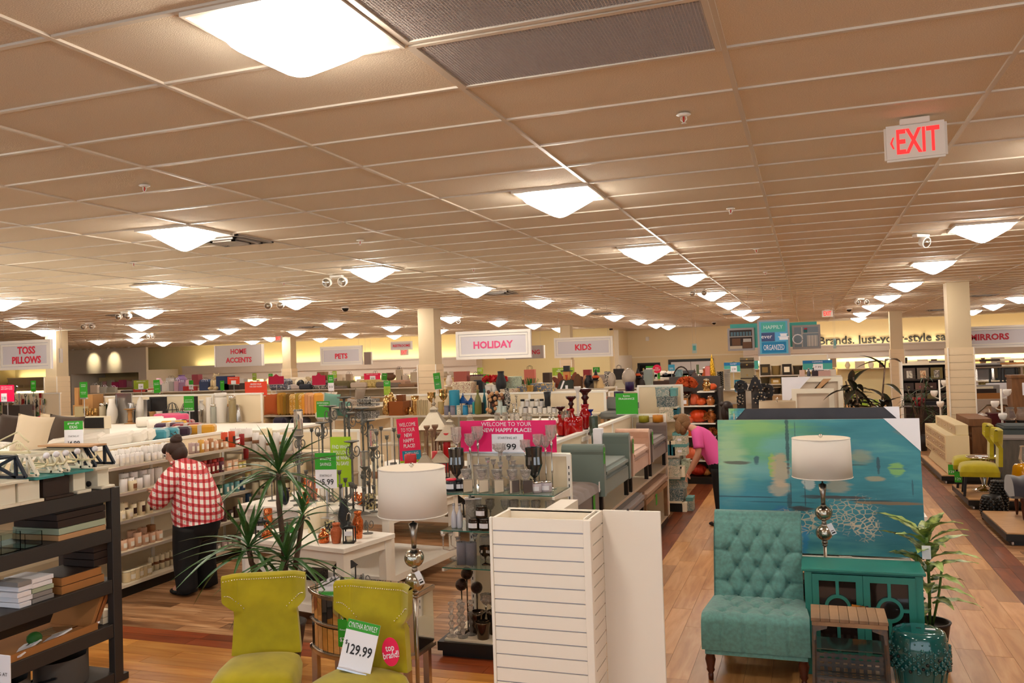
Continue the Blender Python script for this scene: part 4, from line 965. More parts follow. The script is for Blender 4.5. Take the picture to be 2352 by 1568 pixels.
mk('rim',B().box(sx0,sx1,sy1-.03,sy1-.008,sz-.012,sz+.003).box(sx1-.03,sx1-.02,sy0+.03,sy1,sz-.014,sz+.002),M_gon,t)
mk('tray',B().box(sx0+.02,sx1-.03,sy0+.028,sy1-.03,sz-.06,sz-.05),M_E,t)
e0=AZ(1260,1168,sz);mk('spine',B().box(e0.x-.02,e0.x+.09,sy1,5.12,0,sz+.001),M_gon,t)
mk('screw',B().ball((sx1+.16,sy1+.011,sz+.004),.008,8,5),M_DK,t)
# == dark stock shelf at far left
XS=-5.04;SZ=(1.484,1.175,.79,.455,.09)
M_post=pm('charcoal_steel','#3b3634',.5,.2)
t=TH('stock_shelf','charcoal open shelf unit with five shelves at the left edge','shelf',(0,0,0))
y0s,y1s=2.9,5.17
for z in SZ:mk('shelf_board',B().box(XS-.5,XS-.03,y0s,y1s-.02,z-.03,z-.002),M_post,t);mk('front_beam',B().box(XS-.03,XS,y0s,y1s-.09,z-.1,z).mesh('fb',.004),M_post,t);mk('end_beam',B().box(XS-.5,XS-.03,y1s-.05,y1s-.01,z-.1,z-.031),M_post,t)
for x in(XS-.06,XS-.54):mk('post',B().box(x-.0,x+.062,y1s-.085,y1s,0,1.482).mesh('post',.004),M_post,t)
mk('slotted_strip',B().box(XS-.1,XS-.075,y1s-.098,y1s-.087,1.18,1.38),M_E,t)
mk('foot',B().box(XS-.1,XS+.0,y1s-.002,y1s+.05,0,.05),M_post,t)
M_navy=pm('navy_wood','#1c2432',.5);M_WW=pm('white_washed_wood','#e8e0cc',.6);M_tealb=pm('teal_board','#3d8f8d',.6);M_cwire=pm('cream_wire','#e4d9b0',.4)
M_D=pm('espresso_board','#2e1d15',.6);M_tan=pm('tan_board','#c09468',.6);M_sage=pm('sage_box','#a8b49c',.6);M_Y=pm('grey_box','#8f8a88',.6);M_blk=pm('black_box','#121116',.5);M_skyb=pm('pale_blue_board','#9cabb4',.5)
def on_shelf(px,lev,back=0.0):p=AX(px,1200,XS-back);return p.y
def stack_box(px0,px1,wx,z,h,m,lb,name='flat_box',cat='box',back=.012,mt=None):
 ya=AX(px0,1250,XS-back).y;yb_=AX(px1,1250,XS-back).y
 specs=[S('body',BM(round(wx,3),round(abs(yb_-ya),3),h,.002),m)]
 if mt:specs.append(S('top_panel',BM(round(wx-.02,3),round(abs(yb_-ya)-.02,3),.003),mt,(0,0,h)))
 return PL(specs,name,lb,cat,(XS-back-wx/2,(ya+yb_)/2,z))
z=SZ[1]
for(px0,px1,w_,h,m,lb,mt)in[(135,244,.44,.038,M_tan,'tan flat box, bottom of the stack on the second shelf',None),(136,244,.44,.045,M_sage,'sage and blue flat box in the second shelf stack',None),(134,244,.42,.05,M_D,'dark brown flat box, lower of two in the second shelf stack',None),(132,244,.4,.045,M_D,'dark brown flat box, upper of two in the second shelf stack',None),(128,240,.46,.04,M_blk,'black flat box under the tan tray on the second shelf',None),(158,236,.5,.035,M_tan,'tan tray with grey top, topmost of the second shelf stack',M_skyb)]:
 stack_box(px0,px1,w_,z,h,m,lb,'flat_box','box',.02,mt);z+=h+.004
M_acry=pm('acrylic','#eef6f6',.02,trans=1,ior=1.2,spec=.6)
for k,(ya,yb_,hh)in enumerate(((4.18,4.33,.13),(4.36,4.5,.1),(4.02,4.15,.16))):
 b=B();
 for q in((-.12,.12,ya,ya+.004),(-.12,.12,yb_-.004,yb_),(-.12,-.116,ya+.004,yb_-.004),(.116,.12,ya+.004,yb_-.004)):b.box(q[0],q[1],q[2]-ya,q[3]-ya,.004,hh)
 b.box(-.12,.12,0,yb_-ya,0,.004)
 SO('acrylic_box',f'clear acrylic box on the second shelf, {("middle one", "nearest the stack of flat boxes", "one at the photo edge")[k]}','box',b.mesh('ab'),M_acry,(XS-.16,ya,SZ[1]+.001))
z=SZ[2]
for k in range(5):
 stack_box(42-2*k%5,70+(k%2)*4,.2,z,.032,M_P if k<4 else M_Y,f'white boxed set in the left pile on the third shelf, {("lowest", "second", "third", "fourth", "topmost")[k]}','boxed_set','box',.03+.01*(k%2));z+=.036
z=SZ[2]
for k in range(5):stack_box(72,122-(k%2)*3,.26,z,.03,(M_Y,M_Y,M_sage,M_P,M_P)[k],f'{("grey", "grey", "sage", "white", "white")[k]} box in the centre pile on the third shelf, {("lowest", "second", "third", "fourth", "topmost")[k]}','boxed_set','box',.04);z+=.034
z=SZ[2]
for k in range(2):stack_box(140,238-6*k,.36,z,.055,M_F,f'brown kraft tray on the third shelf, {("lower", "upper")[k]}','kraft_tray','tray',.03,M_D);z+=.06
z+=0
for k in range(3):stack_box(215,262-3*k,.3,z,.05,M_D,f'espresso box piled on the kraft trays, {("lowest", "middle", "top")[k]}','espresso_box','box',.05);z+=.054
M_tanfold=pm('tan_leather','#9a5a2c',.7)
t=PL([S('cover',BM(.4,.03,.26,.004),M_tanfold)],'leather_folder','brown folder leaning at the right end of the fourth shelf','folder',(XS-.26,4.98,SZ[3]+.012),0,rot=(-.5,0,0))
t=PL([S('cover',BM(.4,.03,.25,.004),M_F)],'leather_folder','lighter tan folder leaning in front of the brown one, fourth shelf','folder',(XS-.26,4.93,SZ[3]+.012),0,rot=(-.5,0,0))
for k in range(2):PL([S('body',BM(.14,.1,.045,.002),M_E)],'cream_box',f'small cream box at the right end of the fourth shelf, {("lower", "upper")[k]}','box',(XS-.14,5.1,SZ[3]+.048*k))
for k in range(3):PL([S('card',BM(.13,.26,.012,.001),M_P),S('slot',BM(.02,.04,.001),M_I,(0,.08,.0125))],'header_card',f'white packaged card tilted on the fourth shelf, {("nearest", "middle", "furthest")[k]}','card',(XS-.1,4.38+.24*k,SZ[3]+.02+.004*k),.35,rot=(.12,-.3,.3-.2*k))
PL([S('board',BM(.46,1.2,.02),M_F),S('lip',BM(.02,1.2,.03),M_F,(.22,0,.02))],'kraft_board','long kraft board lying along the front of the fourth shelf','board',(XS-.25,4.35,SZ[3]+.0))
PL(vase('ball',.05,.09,pm('green_item','#1f5a1a',.6))+[S('tag',BM(.03,.05,.002),M_P,(.04,-.01,.03))],'moss_ball','small green ball with white tag on the fourth shelf','ornament',(XS-.13,4.5,SZ[3]+.022))
b=B()
for k in range(12):b.bar((-.12,.02*k,0),(.12,.02*k,.03),.006)
b.bar((-.12,0,0),(-.12,.22,0),.008).bar((.12,0,.03),(.12,.22,.03),.008)
SO('wire_tray','silver wire rack lying behind the white cards on the fourth shelf','rack',b,M_C,(XS-.2,4.6,SZ[3]+.03))
b=B()
for k in range(2):
 o=len(b.v);y=.16*k
 b.bar((-.2,y,0),(.18,y+.1,.1),.014).bar((-.2,y+.25,0),(.18,y+.1,.1),.014).bar((-.2,y,0),(-.2,y+.25,0),.014).bar((-.05,y+.05,.04),(-.05,y+.2,.04),.01)
SO('black_wire_frame','black metal frames lying on the bottom shelf','frame',b,M_blk,(XS-.24,4.35,SZ[4]+.14))
for k in range(2):
 b=B().gr(lambda u,v:((.5-.5*abs(2*u-1)**3)*0+(.16)*cos(2*pi*u),.2*sin(2*pi*u),.2*v+.05*(sin(2*pi*u)>.5)*v),28,4,closeu=True);b.box(-.1,.1,-.14,.14,0,.01)
 SO('canvas_bin',f'grey canvas bin on the bottom shelf, {("nearer", "further")[k]}','bin',b,pm('grey_canvas','#56504c',.9),(XS-.22,4.3+.5*k,SZ[4]+.002))
PL([S('body',BM(.36,.5,.14,.01),M_blk)],'dark_case','black case under the wire frames on the bottom shelf','case',(XS-.25,3.75,SZ[4]))
# top of the shelf: brackets and racks
z=SZ[0]
def bracket(px,lb):
 y=AX(px,1120,XS-.02).y
 PL([S('upright',BM(.16,.11,.15,.003),M_WW),S('foot',BM(.22,.13,.022,.005),M_WW,(.02,0,-.0)),S('peg',B().la([(.02,0),(.022,.012),(.008,.02),(0,.02)],14).move(Matrix.Rotation(pi/2,4,'X')).mesh('peg'),M_I,(.0,-.056,.04))],'corbel_shelf',lb,'wall shelf',(XS-.13,y,z))
bracket(190,'cream corbel shelf with black peg, second from the shelf end');bracket(245,'cream corbel shelf with black peg at the shelf end')
for k,(ya,yb_,m,lb)in enumerate([(4.5,4.72,M_D,'dark brown box on the shelf top, left of the cream corbels'),(4.3,4.47,M_WW,'cream ledge box on the shelf top, second from the left edge'),(4.08,4.28,M_WW,'cream ledge box on the shelf top at the photo edge')]):
 PL([S('body',BM(.3,yb_-ya,.15,.003),m),S('ledge',BM(.34,yb_-ya+.02,.02,.003),m,(.01,0,0))],'ledge_box',lb,'box',(XS-.17,(ya+yb_)/2,z))
def rack(loc,w_,l_,h,m,mb,lb,xmark=False,knobs=0,rz=0):
 t=TH('truss_wall_shelf',lb,'wall shelf',loc,rz)
 mk('board',B().box(-l_/2,l_/2,-w_/2,w_/2,0,.016),mb,t)
 for s_ in(-1,1):
  y=s_*(w_/2-.012);b=B()
  b.bar((-l_/2+.01,y,.03),(l_/2-.01,y,.03),.018).bar((-l_/2+.06,y,h),(l_/2-.1,y,h),.018).bar((l_/2-.1,y,.02),(l_/2-.1,y,h),.018).bar((l_/2-.1,y,h),(l_/2-.01,y,.03),.018).bar((-l_/2+.06,y,h),(-l_/2+.01,y,.03),.018)
  if xmark:b.bar((l_/2-.1,y,.03),(-l_/2+.06,y,h),.018).bar((l_/2-.1,y,h),(-l_/2+.06,y,.03),.018)
  else:b.bar((-.02,y,h),(-l_/4,y,.03),.016).bar((0,y,h),(l_/4,y,.03),.016)
  mk('truss',b,m,t)
 mk('rails',B().bar((l_/2-.1,-w_/2,h),(l_/2-.1,w_/2,h),.016).bar((-l_/2+.06,-w_/2,h),(-l_/2+.06,w_/2,h),.016),m,t)
 for k in range(knobs):
  y=-w_/2+.03+(w_-.06)*k/max(1,knobs-1)
  hk=mk('hook',B().tu([(l_/2-.25,y,.09),(l_/2-.05,y,.085),(l_/2+.03,y,.09),(l_/2+.06,y,.12),(l_/2+.05,y,.15)],.007,6),M_cwire,t);mk('knob',B().ball((l_/2+.05,y,.165),.022,12,8),M_P,hk)
zt_=z+.155
rack((XS-.22,4.22,zt_+.0),.24,.5,.17,M_navy,M_WW,'navy X-frame shelf lying at the left photo edge',True)
rack((XS-.22,4.52,zt_+.0),.22,.5,.16,M_WW,M_tealb,'white truss shelf with teal board and porcelain hooks, second from left edge',False,3)
rack((XS-.22,4.78,zt_+.0),.22,.5,.16,M_WW,M_tealb,'white truss shelf with teal board, third from left edge',False,2)
rack((XS-.24,5.02,zt_+.0),.2,.52,.17,M_navy,M_WW,'navy truss shelf at the far end of the shelf top',False)
PL([S('board',BM(.5,.16,.012),M_tan)],'brown_board','brown board lying across the navy and white trusses','board',(XS-.18,4.9,zt_+.182))
b=B()
for k in range(2):b.tu([(-.25,.0,.06*k),(0,0,.09+.06*k),(.1,0,.02+.06*k)],.006,5).tu([(.02*cos(i*.6)+.02*k,.0,.05+.02*sin(i*.6))for i in range(11)],.004,4)
b.box(-.26,.12,-.02,.0,0,.016)
SO('scroll_hook_rail','cream scroll hook rail on top of the white trusses','hook rail',b,M_cwire,(XS-.25,4.5,zt_+.172))
# price sign low at left edge
p=AQ(10,1568,4.3);sign((p.x-.06,p.y,p.z-.06),.2,.2,[(M_P,),(M_G,-.02,0)],[('STARTING AT',M_I,-.0,.52,.84,.09),('$9.99',M_I,-.05,.2,.5,.2)],'white price card cut by the lower left corner of the photo',foot=True)
p2=p;SO('card_stand','slim grey pole stand holding the white price card at lower left','stand',B().cyl((0,0,0),.012,p.z-.06-.006,8).cyl((0,0,0),.12,.01,20),M_alu,(p.x-.06,p.y+.01,0))
# == candle gondola along the left aisle
XL,XB,GY0,GY1=-6.85,-7.3,5.4,9.25;GZ=(1.37,1.09,.8,.47,.13)
M_SH=pm('shelf_enamel','#dfd0b6',.4);M_Z=pm('gondola_back','#ead8b8',.6);M_lip=pm('shelf_lip','#c7bcae',.35,.4)
def gondola(name,label,X0,X1,Y0,Y1,top,levels,face,plinth=M_K,spine=True,lip=M_lip,depth=None):
 """long shelf run: face is '+x','-x','-y'; shelves stand out of a back panel"""
 t=TH(name,label,'gondola',(0,0,0))
 if face in('+x','-x'):
  xb,xf=(X0,X1)if face=='+x' else(X1,X0);s_=1 if face=='+x' else-1
  mk('back_panel',B().box(min(xb,xb-s_*.04),max(xb,xb-s_*.04),Y0,Y1,.1,top-.03),M_Z,t)
  mk('top_rail',B().box(min(xb+s_*.012,xb-s_*.052),max(xb+s_*.012,xb-s_*.052),Y0,Y1,top-.03,top),M_W,t)
  n=max(1,round((Y1-Y0)/1.2))
  for k in range(n+1):y=Y0+(Y1-Y0)*k/n;mk('upright',B().box(min(xb,xb+s_*.012),max(xb,xb+s_*.012),y-.02,y+.02,.1,top-.03),M_W,t)
  for z in levels[:-1]:sh=mk('shelf',B().box(min(xb+s_*.013,xf),max(xb+s_*.013,xf),Y0+.01,Y1-.01,z-.02,z),M_SH,t);mk('price_rail',B().box(min(xf,xf+s_*.006),max(xf,xf+s_*.006),Y0+.01,Y1-.01,z-.028,z+.002),lip,sh)
  mk('base_deck',B().box(min(xb-s_*.04,xf),max(xb-s_*.04,xf),Y0,Y1,levels[-1]-.03,levels[-1]),M_SH,t);mk('plinth',B().box(min(xb-s_*.04,xf-s_*.02),max(xb-s_*.04,xf-s_*.02),Y0,Y1,0,levels[-1]-.03),plinth,t)
 else:
  mk('back_panel',B().box(X0,X1,Y1,Y1+.04,.1,top-.03),M_Z,t);mk('top_rail',B().box(X0-.01,X1+.01,Y1-.012,Y1+.052,top-.03,top),M_W,t)
  n=max(1,round((X1-X0)/1.2))
  for k in range(n+1):x=X0+(X1-X0)*k/n;mk('upright',B().box(x-.02,x+.02,Y1-.012,Y1,.1,top-.03),M_W,t)
  for z in levels[:-1]:sh=mk('shelf',B().box(X0+.01,X1-.01,Y0,Y1-.013,z-.02,z),M_SH,t);mk('price_rail',B().box(X0+.01,X1-.01,Y0-.006,Y0,z-.028,z+.002),lip,sh)
  mk('base_deck',B().box(X0,X1,Y0,Y1+.04,levels[-1]-.03,levels[-1]),M_SH,t);mk('plinth',B().box(X0,X1,Y0+.02,Y1+.04,0,levels[-1]-.03),plinth,t)
 return t
gondola('candle_gondola','long shelf run of candles beside the shopper in plaid',XB,XL,GY0,GY1,1.55,GZ,'+x')
WX={k:pm('wax_'+k,v,.45)for k,v in dict(white='#ece6e0',ivory='#efdfba',peach='#e2b491',lilac='#b59a94',yellow='#dba54a',tan='#b07a4c',red='#c33320',crimson='#8c1413',orange='#cf4a1e',green='#4f6a2a',forest='#27552e',aqua='#5d9494',navy='#24456a',plum='#5a2a34',grey='#8d857e',brown='#5a3a26',cocoa='#3a2218').items()}
M_lab=pm('cream_label','#e9dfcd',.6);M_lab_d=pm('dark_label','#3a1d12',.5);M_band=pm('kraft_band','#8a5c3c',.7)
LEV=('top','second','third','fourth','bottom')
_cnt={}
def nth(key):
 _cnt[key]=_cnt.get(key,0)+1;return ORD[min(_cnt[key]-1,19)]
def row_y(lev,px0,px1,n,mkspec,desc,name,cat,front=.1,jit=.01,group=None,where='candle gondola',X=None,sub=None,pyc=1150,z=None,ang=pi/2):
 xl=XL if X is None else X
 ya,yb_=AX(px0,pyc,xl-front).y,AX(px1,pyc,xl-front).y
 zz=GZ[lev]if z is None else z
 for k in range(n):
  y=ya+(yb_-ya)*(k+.5)/n;lab=f'{desc}, {ORD[k]} from near end, {LEV[lev]} candle shelf'
  PL(mkspec(k),name,lab,cat,(xl-front+random.uniform(-jit,jit),y,zz+.001),ang,1,group)
rc=random.Random(21)
H_=lambda a,b:a+(b-a)*rc.random()
row_y(0,262,330,6,lambda k:LC(.036,.12,WX['white'],M_lab),'white wrapped pillar candle','wax_candle','candle',.07,group='wrapped white candles')
row_y(0,258,400,11,lambda k:CN(.036,.16+.01*(k%2),WX['white']),'taller white pillar candle in the rear row','wax_candle','candle',.16,group='wrapped white candles')
row_y(0,335,400,5,lambda k:LC(.03,.09,WX['white'],M_lab),'short white wrapped candle','wax_candle','candle',.07,group='wrapped white candles')
for i,(c_,h)in enumerate([('lilac',.13),('lilac',.12),('yellow',.15),('peach',.13),('tan',.15),('peach',.11),('tan',.12),('peach',.09)]):
 y=AX(440+i*11,1040,XL-.09).y;PL(LC(.036,h,WX[c_],M_lab),'wax_candle',f'{c_} labelled candle, {ORD[i]} right of the shopper in plaid, top shelf','candle',(XL-.09,y,GZ[0]+.001),pi/2)
for i in range(2):PL(LC(.042,.2,WX['orange'],M_lab_d),'wax_candle',f'tall orange red candle with dark label, {("left", "right")[i]} of the pair, top shelf','candle',(XL-.1,AX(516+i*17,1030,XL-.1).y,GZ[0]+.001),pi/2)
PL([S('wax',LM(((.035,0),(.035,.14),(0,.14)),16),WX['white']),S('stripe',once('stp',lambda:B().tu([(.0335*cos(a*.35),.0335*sin(a*.35),.008+.125*a/40)for a in range(41)],.009,5).mesh('s')),pm('peppermint_red','#b3161b',.4))],'striped_candle','red and white striped candle beside the tall orange candles','candle',(XL-.07,AX(545,1035,XL-.07).y,GZ[0]+.001))
for i in range(2):PL(CN(.034,.15,WX['crimson']),'wax_candle',f'dark red wrapped candle at the end of the top shelf, {("nearer", "further")[i]}','candle',(XL-.09,AX(556+i*9,1035,XL-.09).y,GZ[0]+.001),pi/2)
row_y(1,272,345,4,lambda k:CN(.042,.14-.02*(k==2),WX['white']),'plain white pillar candle','wax_candle','candle',.08,pyc=1105)
row_y(1,275,372,5,lambda k:CN(.05,.18,WX['white']),'large white pillar candle in the rear row','wax_candle','candle',.2,pyc=1105)
row_y(1,300,309,1,lambda k:LC(.046,.11,WX['ivory'],M_band),'cream jar candle with brown label','wax_candle','candle',.04,pyc=1105)
row_y(1,452,512,6,lambda k:LC(.034,.13,WX[('red','red','crimson','crimson','crimson','plum')[k]],M_lab_d if k<2 else M_lab),'red labelled candle','wax_candle','candle',.07,pyc=1085)
row_y(1,455,515,6,lambda k:CN(.032,.16,WX[('crimson','red')[k%2]]),'red wrapped candle in the rear row','wax_candle','candle',.17,pyc=1085)
row_y(1,515,545,2,lambda k:CT(.1,.08,.12,WX['peach'],M_lab),'boxed candle set with cream band','candle_set','candle set',.09,pyc=1080)
row_y(1,545,575,3,lambda k:jar(.036,.09,pm('jar_yellow','#c8b86a',.15),WX['tan'],M_lab),'yellow jar candle','jar_candle','candle',.08,pyc=1080)
row_y(2,276,350,4,lambda k:LC(.042,.17-.02*(k%2)-.01*k,WX['ivory'],M_lab_d),'ivory candle with dark photo label','wax_candle','candle',.1,pyc=1165)
row_y(2,270,305,2,lambda k:LC(.04,.1,WX['ivory'],M_lab),'short ivory candle with round white label','wax_candle','candle',.04,pyc=1170)
row_y(2,455,470,2,lambda k:jar(.034,.08,WX['ivory'],WX['tan'],M_lab),'small cream jar candle','jar_candle','candle',.07,pyc=1135)
row_y(2,470,575,8,lambda k:LC(.036,.13,WX[('green','green','forest','aqua','aqua','aqua','navy','navy')[k]],M_lab),'green or blue labelled candle','wax_candle','candle',.09,pyc=1130)
row_y(3,274,370,6,lambda k:LC(.045,.11+.04*(k==2),WX['peach'],M_lab),'peach pillar candle','wax_candle','candle',.1,pyc=1235)
row_y(3,290,360,3,lambda k:CN(.05,.16,WX['tan' if k==2 else 'peach']),'large peach candle in the rear row','wax_candle','candle',.22,pyc=1235)
row_y(3,458,580,8,lambda k:LC(.036,.12+.02*(k%2),WX[('brown','cocoa','brown','plum','cocoa','cocoa','ivory','plum')[k]],M_lab if k%3==1 else M_lab_d),'brown labelled candle','wax_candle','candle',.09,pyc=1200)
row_y(4,284,345,6,lambda k:jar(.045,.12,pm('jar_cream','#d8bf92',.15),WX['ivory'],M_lab if k%2 else None),'cream jar candle with wax lid','jar_candle','candle',.09,pyc=1310)
row_y(4,340,400,5,lambda k:CN(.03,.16,WX['ivory'],M_band),'tied ivory dinner candle bundle','wax_candle','candle',.16,pyc=1300)
row_y(4,455,545,7,lambda k:jar(.036,.11,WX['grey' if k<4 else 'lilac'],WX['brown'],M_lab),'grey jar candle','jar_candle','candle',.09,pyc=1260)
# endcap of cream candles behind the dracaena
EY0,EY1=9.35,9.75;EX0,EX1=-7.35,-5.55
gondola('candle_endcap','cream candle shelves facing the front, behind the dracaena crown',EX0,EX1,EY0,EY1,1.52,(1.27,.98,.7,.4,.13),'-y')
def row_x(px0,px1,n,Y,z,mkspec,desc,name,cat,back=.1,where='',group=None,jit=.008,rz=0,py=1000):
 a=AY(px0,py,Y+back).x;b_=AY(px1,py,Y+back).x
 for k in range(n):
  x=a+(b_-a)*(k+.5)/n;PL(mkspec(k),name,f'{desc}, {ORD[k]} from left{", " if where else ""}{where}',cat,(x,Y+back+random.uniform(-jit,jit),z+.001),rz if not callable(rz)else rz(k),1,group)
row_x(528,580,2,EY0,1.27,lambda k:CN(.075,.3,WX['white'],M_band),'big white candle with kraft band','wax_candle','candle',.12,'top of the cream candle endcap')
row_x(580,690,7,EY0,1.27,lambda k:CN(.045,.24-.03*(k%3),WX['white'],M_band if k%2==0 else None),'white candle of the mixed row','wax_candle','candle',.12,'top of the cream candle endcap')
PL(CN(.075,.28,WX['ivory']),'wax_candle','tall ivory candle standing highest on the endcap rail','candle',(AY(630,1000,9.85).x,9.68,1.521))
row_x(575,700,6,EY0,.98,lambda k:CN(.07,.15,WX['ivory']),'wide ivory candle','wax_candle','candle',.12,'second shelf of the cream candle endcap')
row_x(575,700,7,EY0,.7,lambda k:CN(.05,.16+.03*(k%2),WX['ivory'],M_lab_d if k%3==1 else None),'ivory candle','wax_candle','candle',.12,'third shelf of the cream candle endcap')
row_x(575,700,7,EY0,.4,lambda k:jar(.045,.12,WX['ivory'],M_I),'ivory jar candle','jar_candle','candle',.12,'fourth shelf of the cream candle endcap')
# == shoppers
def skin(nodes,edges,sub=2):
 """nodes: {name: (x,y,z,rx[,ry])}; first node is the root"""
 names=list(nodes);idx={n:i for i,n in enumerate(names)}
 me=bpy.data.meshes.new('skin');me.from_pydata([nodes[n][:3]for n in names],[(idx[a],idx[b])for a,b in edges],[])
 o=bpy.data.objects.new('skin',me);COL.objects.link(o)
 m=o.modifiers.new('s','SKIN');m.use_smooth_shade=True;m.branch_smoothing=.6
 for n in names:
  q=nodes[n];v=me.skin_vertices[0].data[idx[n]];v.radius=(q[3],q[4]if len(q)>4 else q[3]);v.use_root=(idx[n]==0)
 s_=o.modifiers.new('u','SUBSURF');s_.levels=sub;s_.render_levels=sub
 bpy.context.view_layer.update()
 r=bpy.data.meshes.new_from_object(o.evaluated_get(bpy.context.evaluated_depsgraph_get()))
 bpy.data.objects.remove(o);bpy.data.meshes.remove(me)
 for p in r.polygons:p.use_smooth=True
 return r
def join_mesh(a,b_):
 bm=bmesh.new();bm.from_mesh(a);bm.from_mesh(b_.mesh('t'));bm.to_mesh(a);bm.free();return a
def loft(b,rings,n=20):
 """closed sleeve through rings (x,y,z,rx,ry): rx lies across the path in the x,z plane, ry along y"""
 P=[Vector(r[:3])for r in rings];vs=[]
 for i,p in enumerate(P):
  t_=(P[min(i+1,len(P)-1)]-P[max(i-1,0)]);e=Vector((t_.z,0,-t_.x));e=e.normalized()if e.length>1e-5 else Vector((1,0,0))
  for k in range(n):a=2*pi*k/n;vs.append(p+e*(rings[i][3]*cos(a))+Vector((0,rings[i][4]*sin(a),0)))
 m=len(P);fs=[(i*n+k,i*n+(k+1)%n,(i+1)*n+(k+1)%n,(i+1)*n+k)for i in range(m-1)for k in range(n)]
 fs+=[list(range(n)),list(range((m-1)*n,m*n))]
 return b._add(vs,fs,True)
def smooth(b,lv=2):
 me=b.mesh('cloth');o=bpy.data.objects.new('t',me);COL.objects.link(o);m=o.modifiers.new('s','SUBSURF');m.levels=lv
 bpy.context.view_layer.update();r=bpy.data.meshes.new_from_object(o.evaluated_get(bpy.context.evaluated_depsgraph_get()));bpy.data.objects.remove(o);bpy.data.meshes.remove(me);return r
def limb(b,pts,rad,n=14):
 P=[Vector(p)for p in pts];Q=[];R_=[]
 for i in range(len(P)-1):
  for k in range(5):q=k/5;Q.append(P[i].lerp(P[i+1],q));R_.append(rad[i]+(rad[i+1]-rad[i])*q)
 Q.append(P[-1]);R_.append(rad[-1])
 for _ in range(3):Q=[Q[0]]+[(Q[i-1]+Q[i]*2+Q[i+1])/4 for i in range(1,len(Q)-1)]+[Q[-1]]
 return b.tu(Q,R_,n)
def ell(b,c,r):return b.ball((c[0],c[1],c[2]),1,16,10,r[0],r[1],1).move(Matrix.Translation(c)@Matrix.Diagonal((1,1,r[2],1))@Matrix.Translation((-c[0],-c[1],-c[2])),len(b.v)-16*11)
M_skin=pm('skin','#d09a80',.55);M_hair=pm('brown_hair','#2a1710',.6,noise=(60,'#3f2618',.4),stretch=(1,1,5));M_H2=pm('light_brown_hair','#6b4a2c',.6,noise=(60,'#8f6a42',.4),stretch=(1,1,5));M_hair3=pm('dark_brown_hair','#22120b',.5)
def plaid():
 m=bpy.data.materials.new('red_plaid');m.use_nodes=True;nt=m.node_tree;L=nt.links.new;N=nt.nodes.new;b=nt.nodes['Principled BSDF'];b.inputs['Roughness'].default_value=.85
 tc=N('ShaderNodeTexCoord');sp=N('ShaderNodeSeparateXYZ');L(tc.outputs['Object'],sp.inputs[0])
 def M(op,a,c=None):
  n=N('ShaderNodeMath');n.operation=op
  for i,q in enumerate((a,c)):
   if q is None:continue
   if hasattr(q,'links'):L(q,n.inputs[i])
   else:n.inputs[i].default_value=q
  return n.outputs[0]
 hx=M('ADD',sp.outputs[0],M('MULTIPLY',sp.outputs[1],.9));k=13.0
 def stripe(q,ph=0):return M('LESS_THAN',M('FRACT',M('ADD',M('MULTIPLY',q,k),ph)),.42)
 a=stripe(hx,.2);c=stripe(M('ADD',sp.outputs[2],M('MULTIPLY',sp.outputs[0],.25)),.1)
 s_=M('MULTIPLY',M('ADD',a,c),.5);r=N('ShaderNodeValToRGB');e=r.color_ramp.elements;r.color_ramp.interpolation='CONSTANT'
 e[0].color=lin('#e8ddd4');e[0].position=0;e[1].position=.75;e[1].color=lin('#a3161a');q=e.new(.25);q.color=lin('#c8585a');L(s_,r.inputs[0])
 mx=N('ShaderNodeMixRGB');mx.inputs[2].default_value=lin('#6a6a80')
 fl=M('MULTIPLY',M('LESS_THAN',M('ABSOLUTE',M('SUBTRACT',M('FRACT',M('MULTIPLY',hx,k)),.55)),.1),M('LESS_THAN',M('ABSOLUTE',M('SUBTRACT',M('FRACT',M('MULTIPLY',sp.outputs[2],k)),.3)),.06));L(M('MULTIPLY',fl,.8),mx.inputs[0]);L(r.outputs[0],mx.inputs[1]);L(mx.outputs[0],b.inputs['Base Color']);return m
M_blkp=pm('black_trousers','#0d0c0d',.8)
def head_parts(b,c,f,tilt,r=.092):
 """ears, nose, chin added to a body; c head centre, f facing (unit vector)"""
 f=Vector(f).normalized();s_=Vector((-f.y,f.x,0)).normalized();u=s_.cross(f)*-1
 if u.z<0:u=-u
 c=Vector(c)
 b.tu([c+f*(r*.92)+u*.012,c+f*(r*1.12)-u*.012,c+f*(r*1.02)-u*.022],[.008,.013,.008],6)
 for q in(-1,1):b.ball(c+s_*(q*r*.86)-f*.008-u*.005,.018,8,6,.5,.5,1.5)
 return f,s_,u
def face(t,c,f,s_,u,r=.092,glasses=False):
 c=Vector(c);b=B()
 for q in(-1,1):b.ball(c+f*(r*.93)+s_*(q*.03)+u*.018,.009,8,6)
 mk('eyes',b,M_I,t);mk('mouth',B().tu([c+f*(r*.9)-s_*.02-u*.045,c+f*(r*.98)-u*.047,c+f*(r*.9)+s_*.02-u*.045],.005,5),pm('lips','#a35a4c',.5),t)
 if glasses:
  b=B()
  for q in(-1,1):
   cc=c+f*(r*1.04)+s_*(q*.032)+u*.015
   b.tu([cc+s_*(.022*cos(a*.5236))+u*(.016*sin(a*.5236))for a in range(12)],.0022,5,True);b.tu([cc+s_*(q*.022),c+s_*(q*r*.98)-f*.02+u*.012],.002,5)
  b.tu([c+f*(r*1.05)-s_*.01+u*.017,c+f*(r*1.05)+s_*.01+u*.017],.002,5);mk('glasses',b,M_C,t)
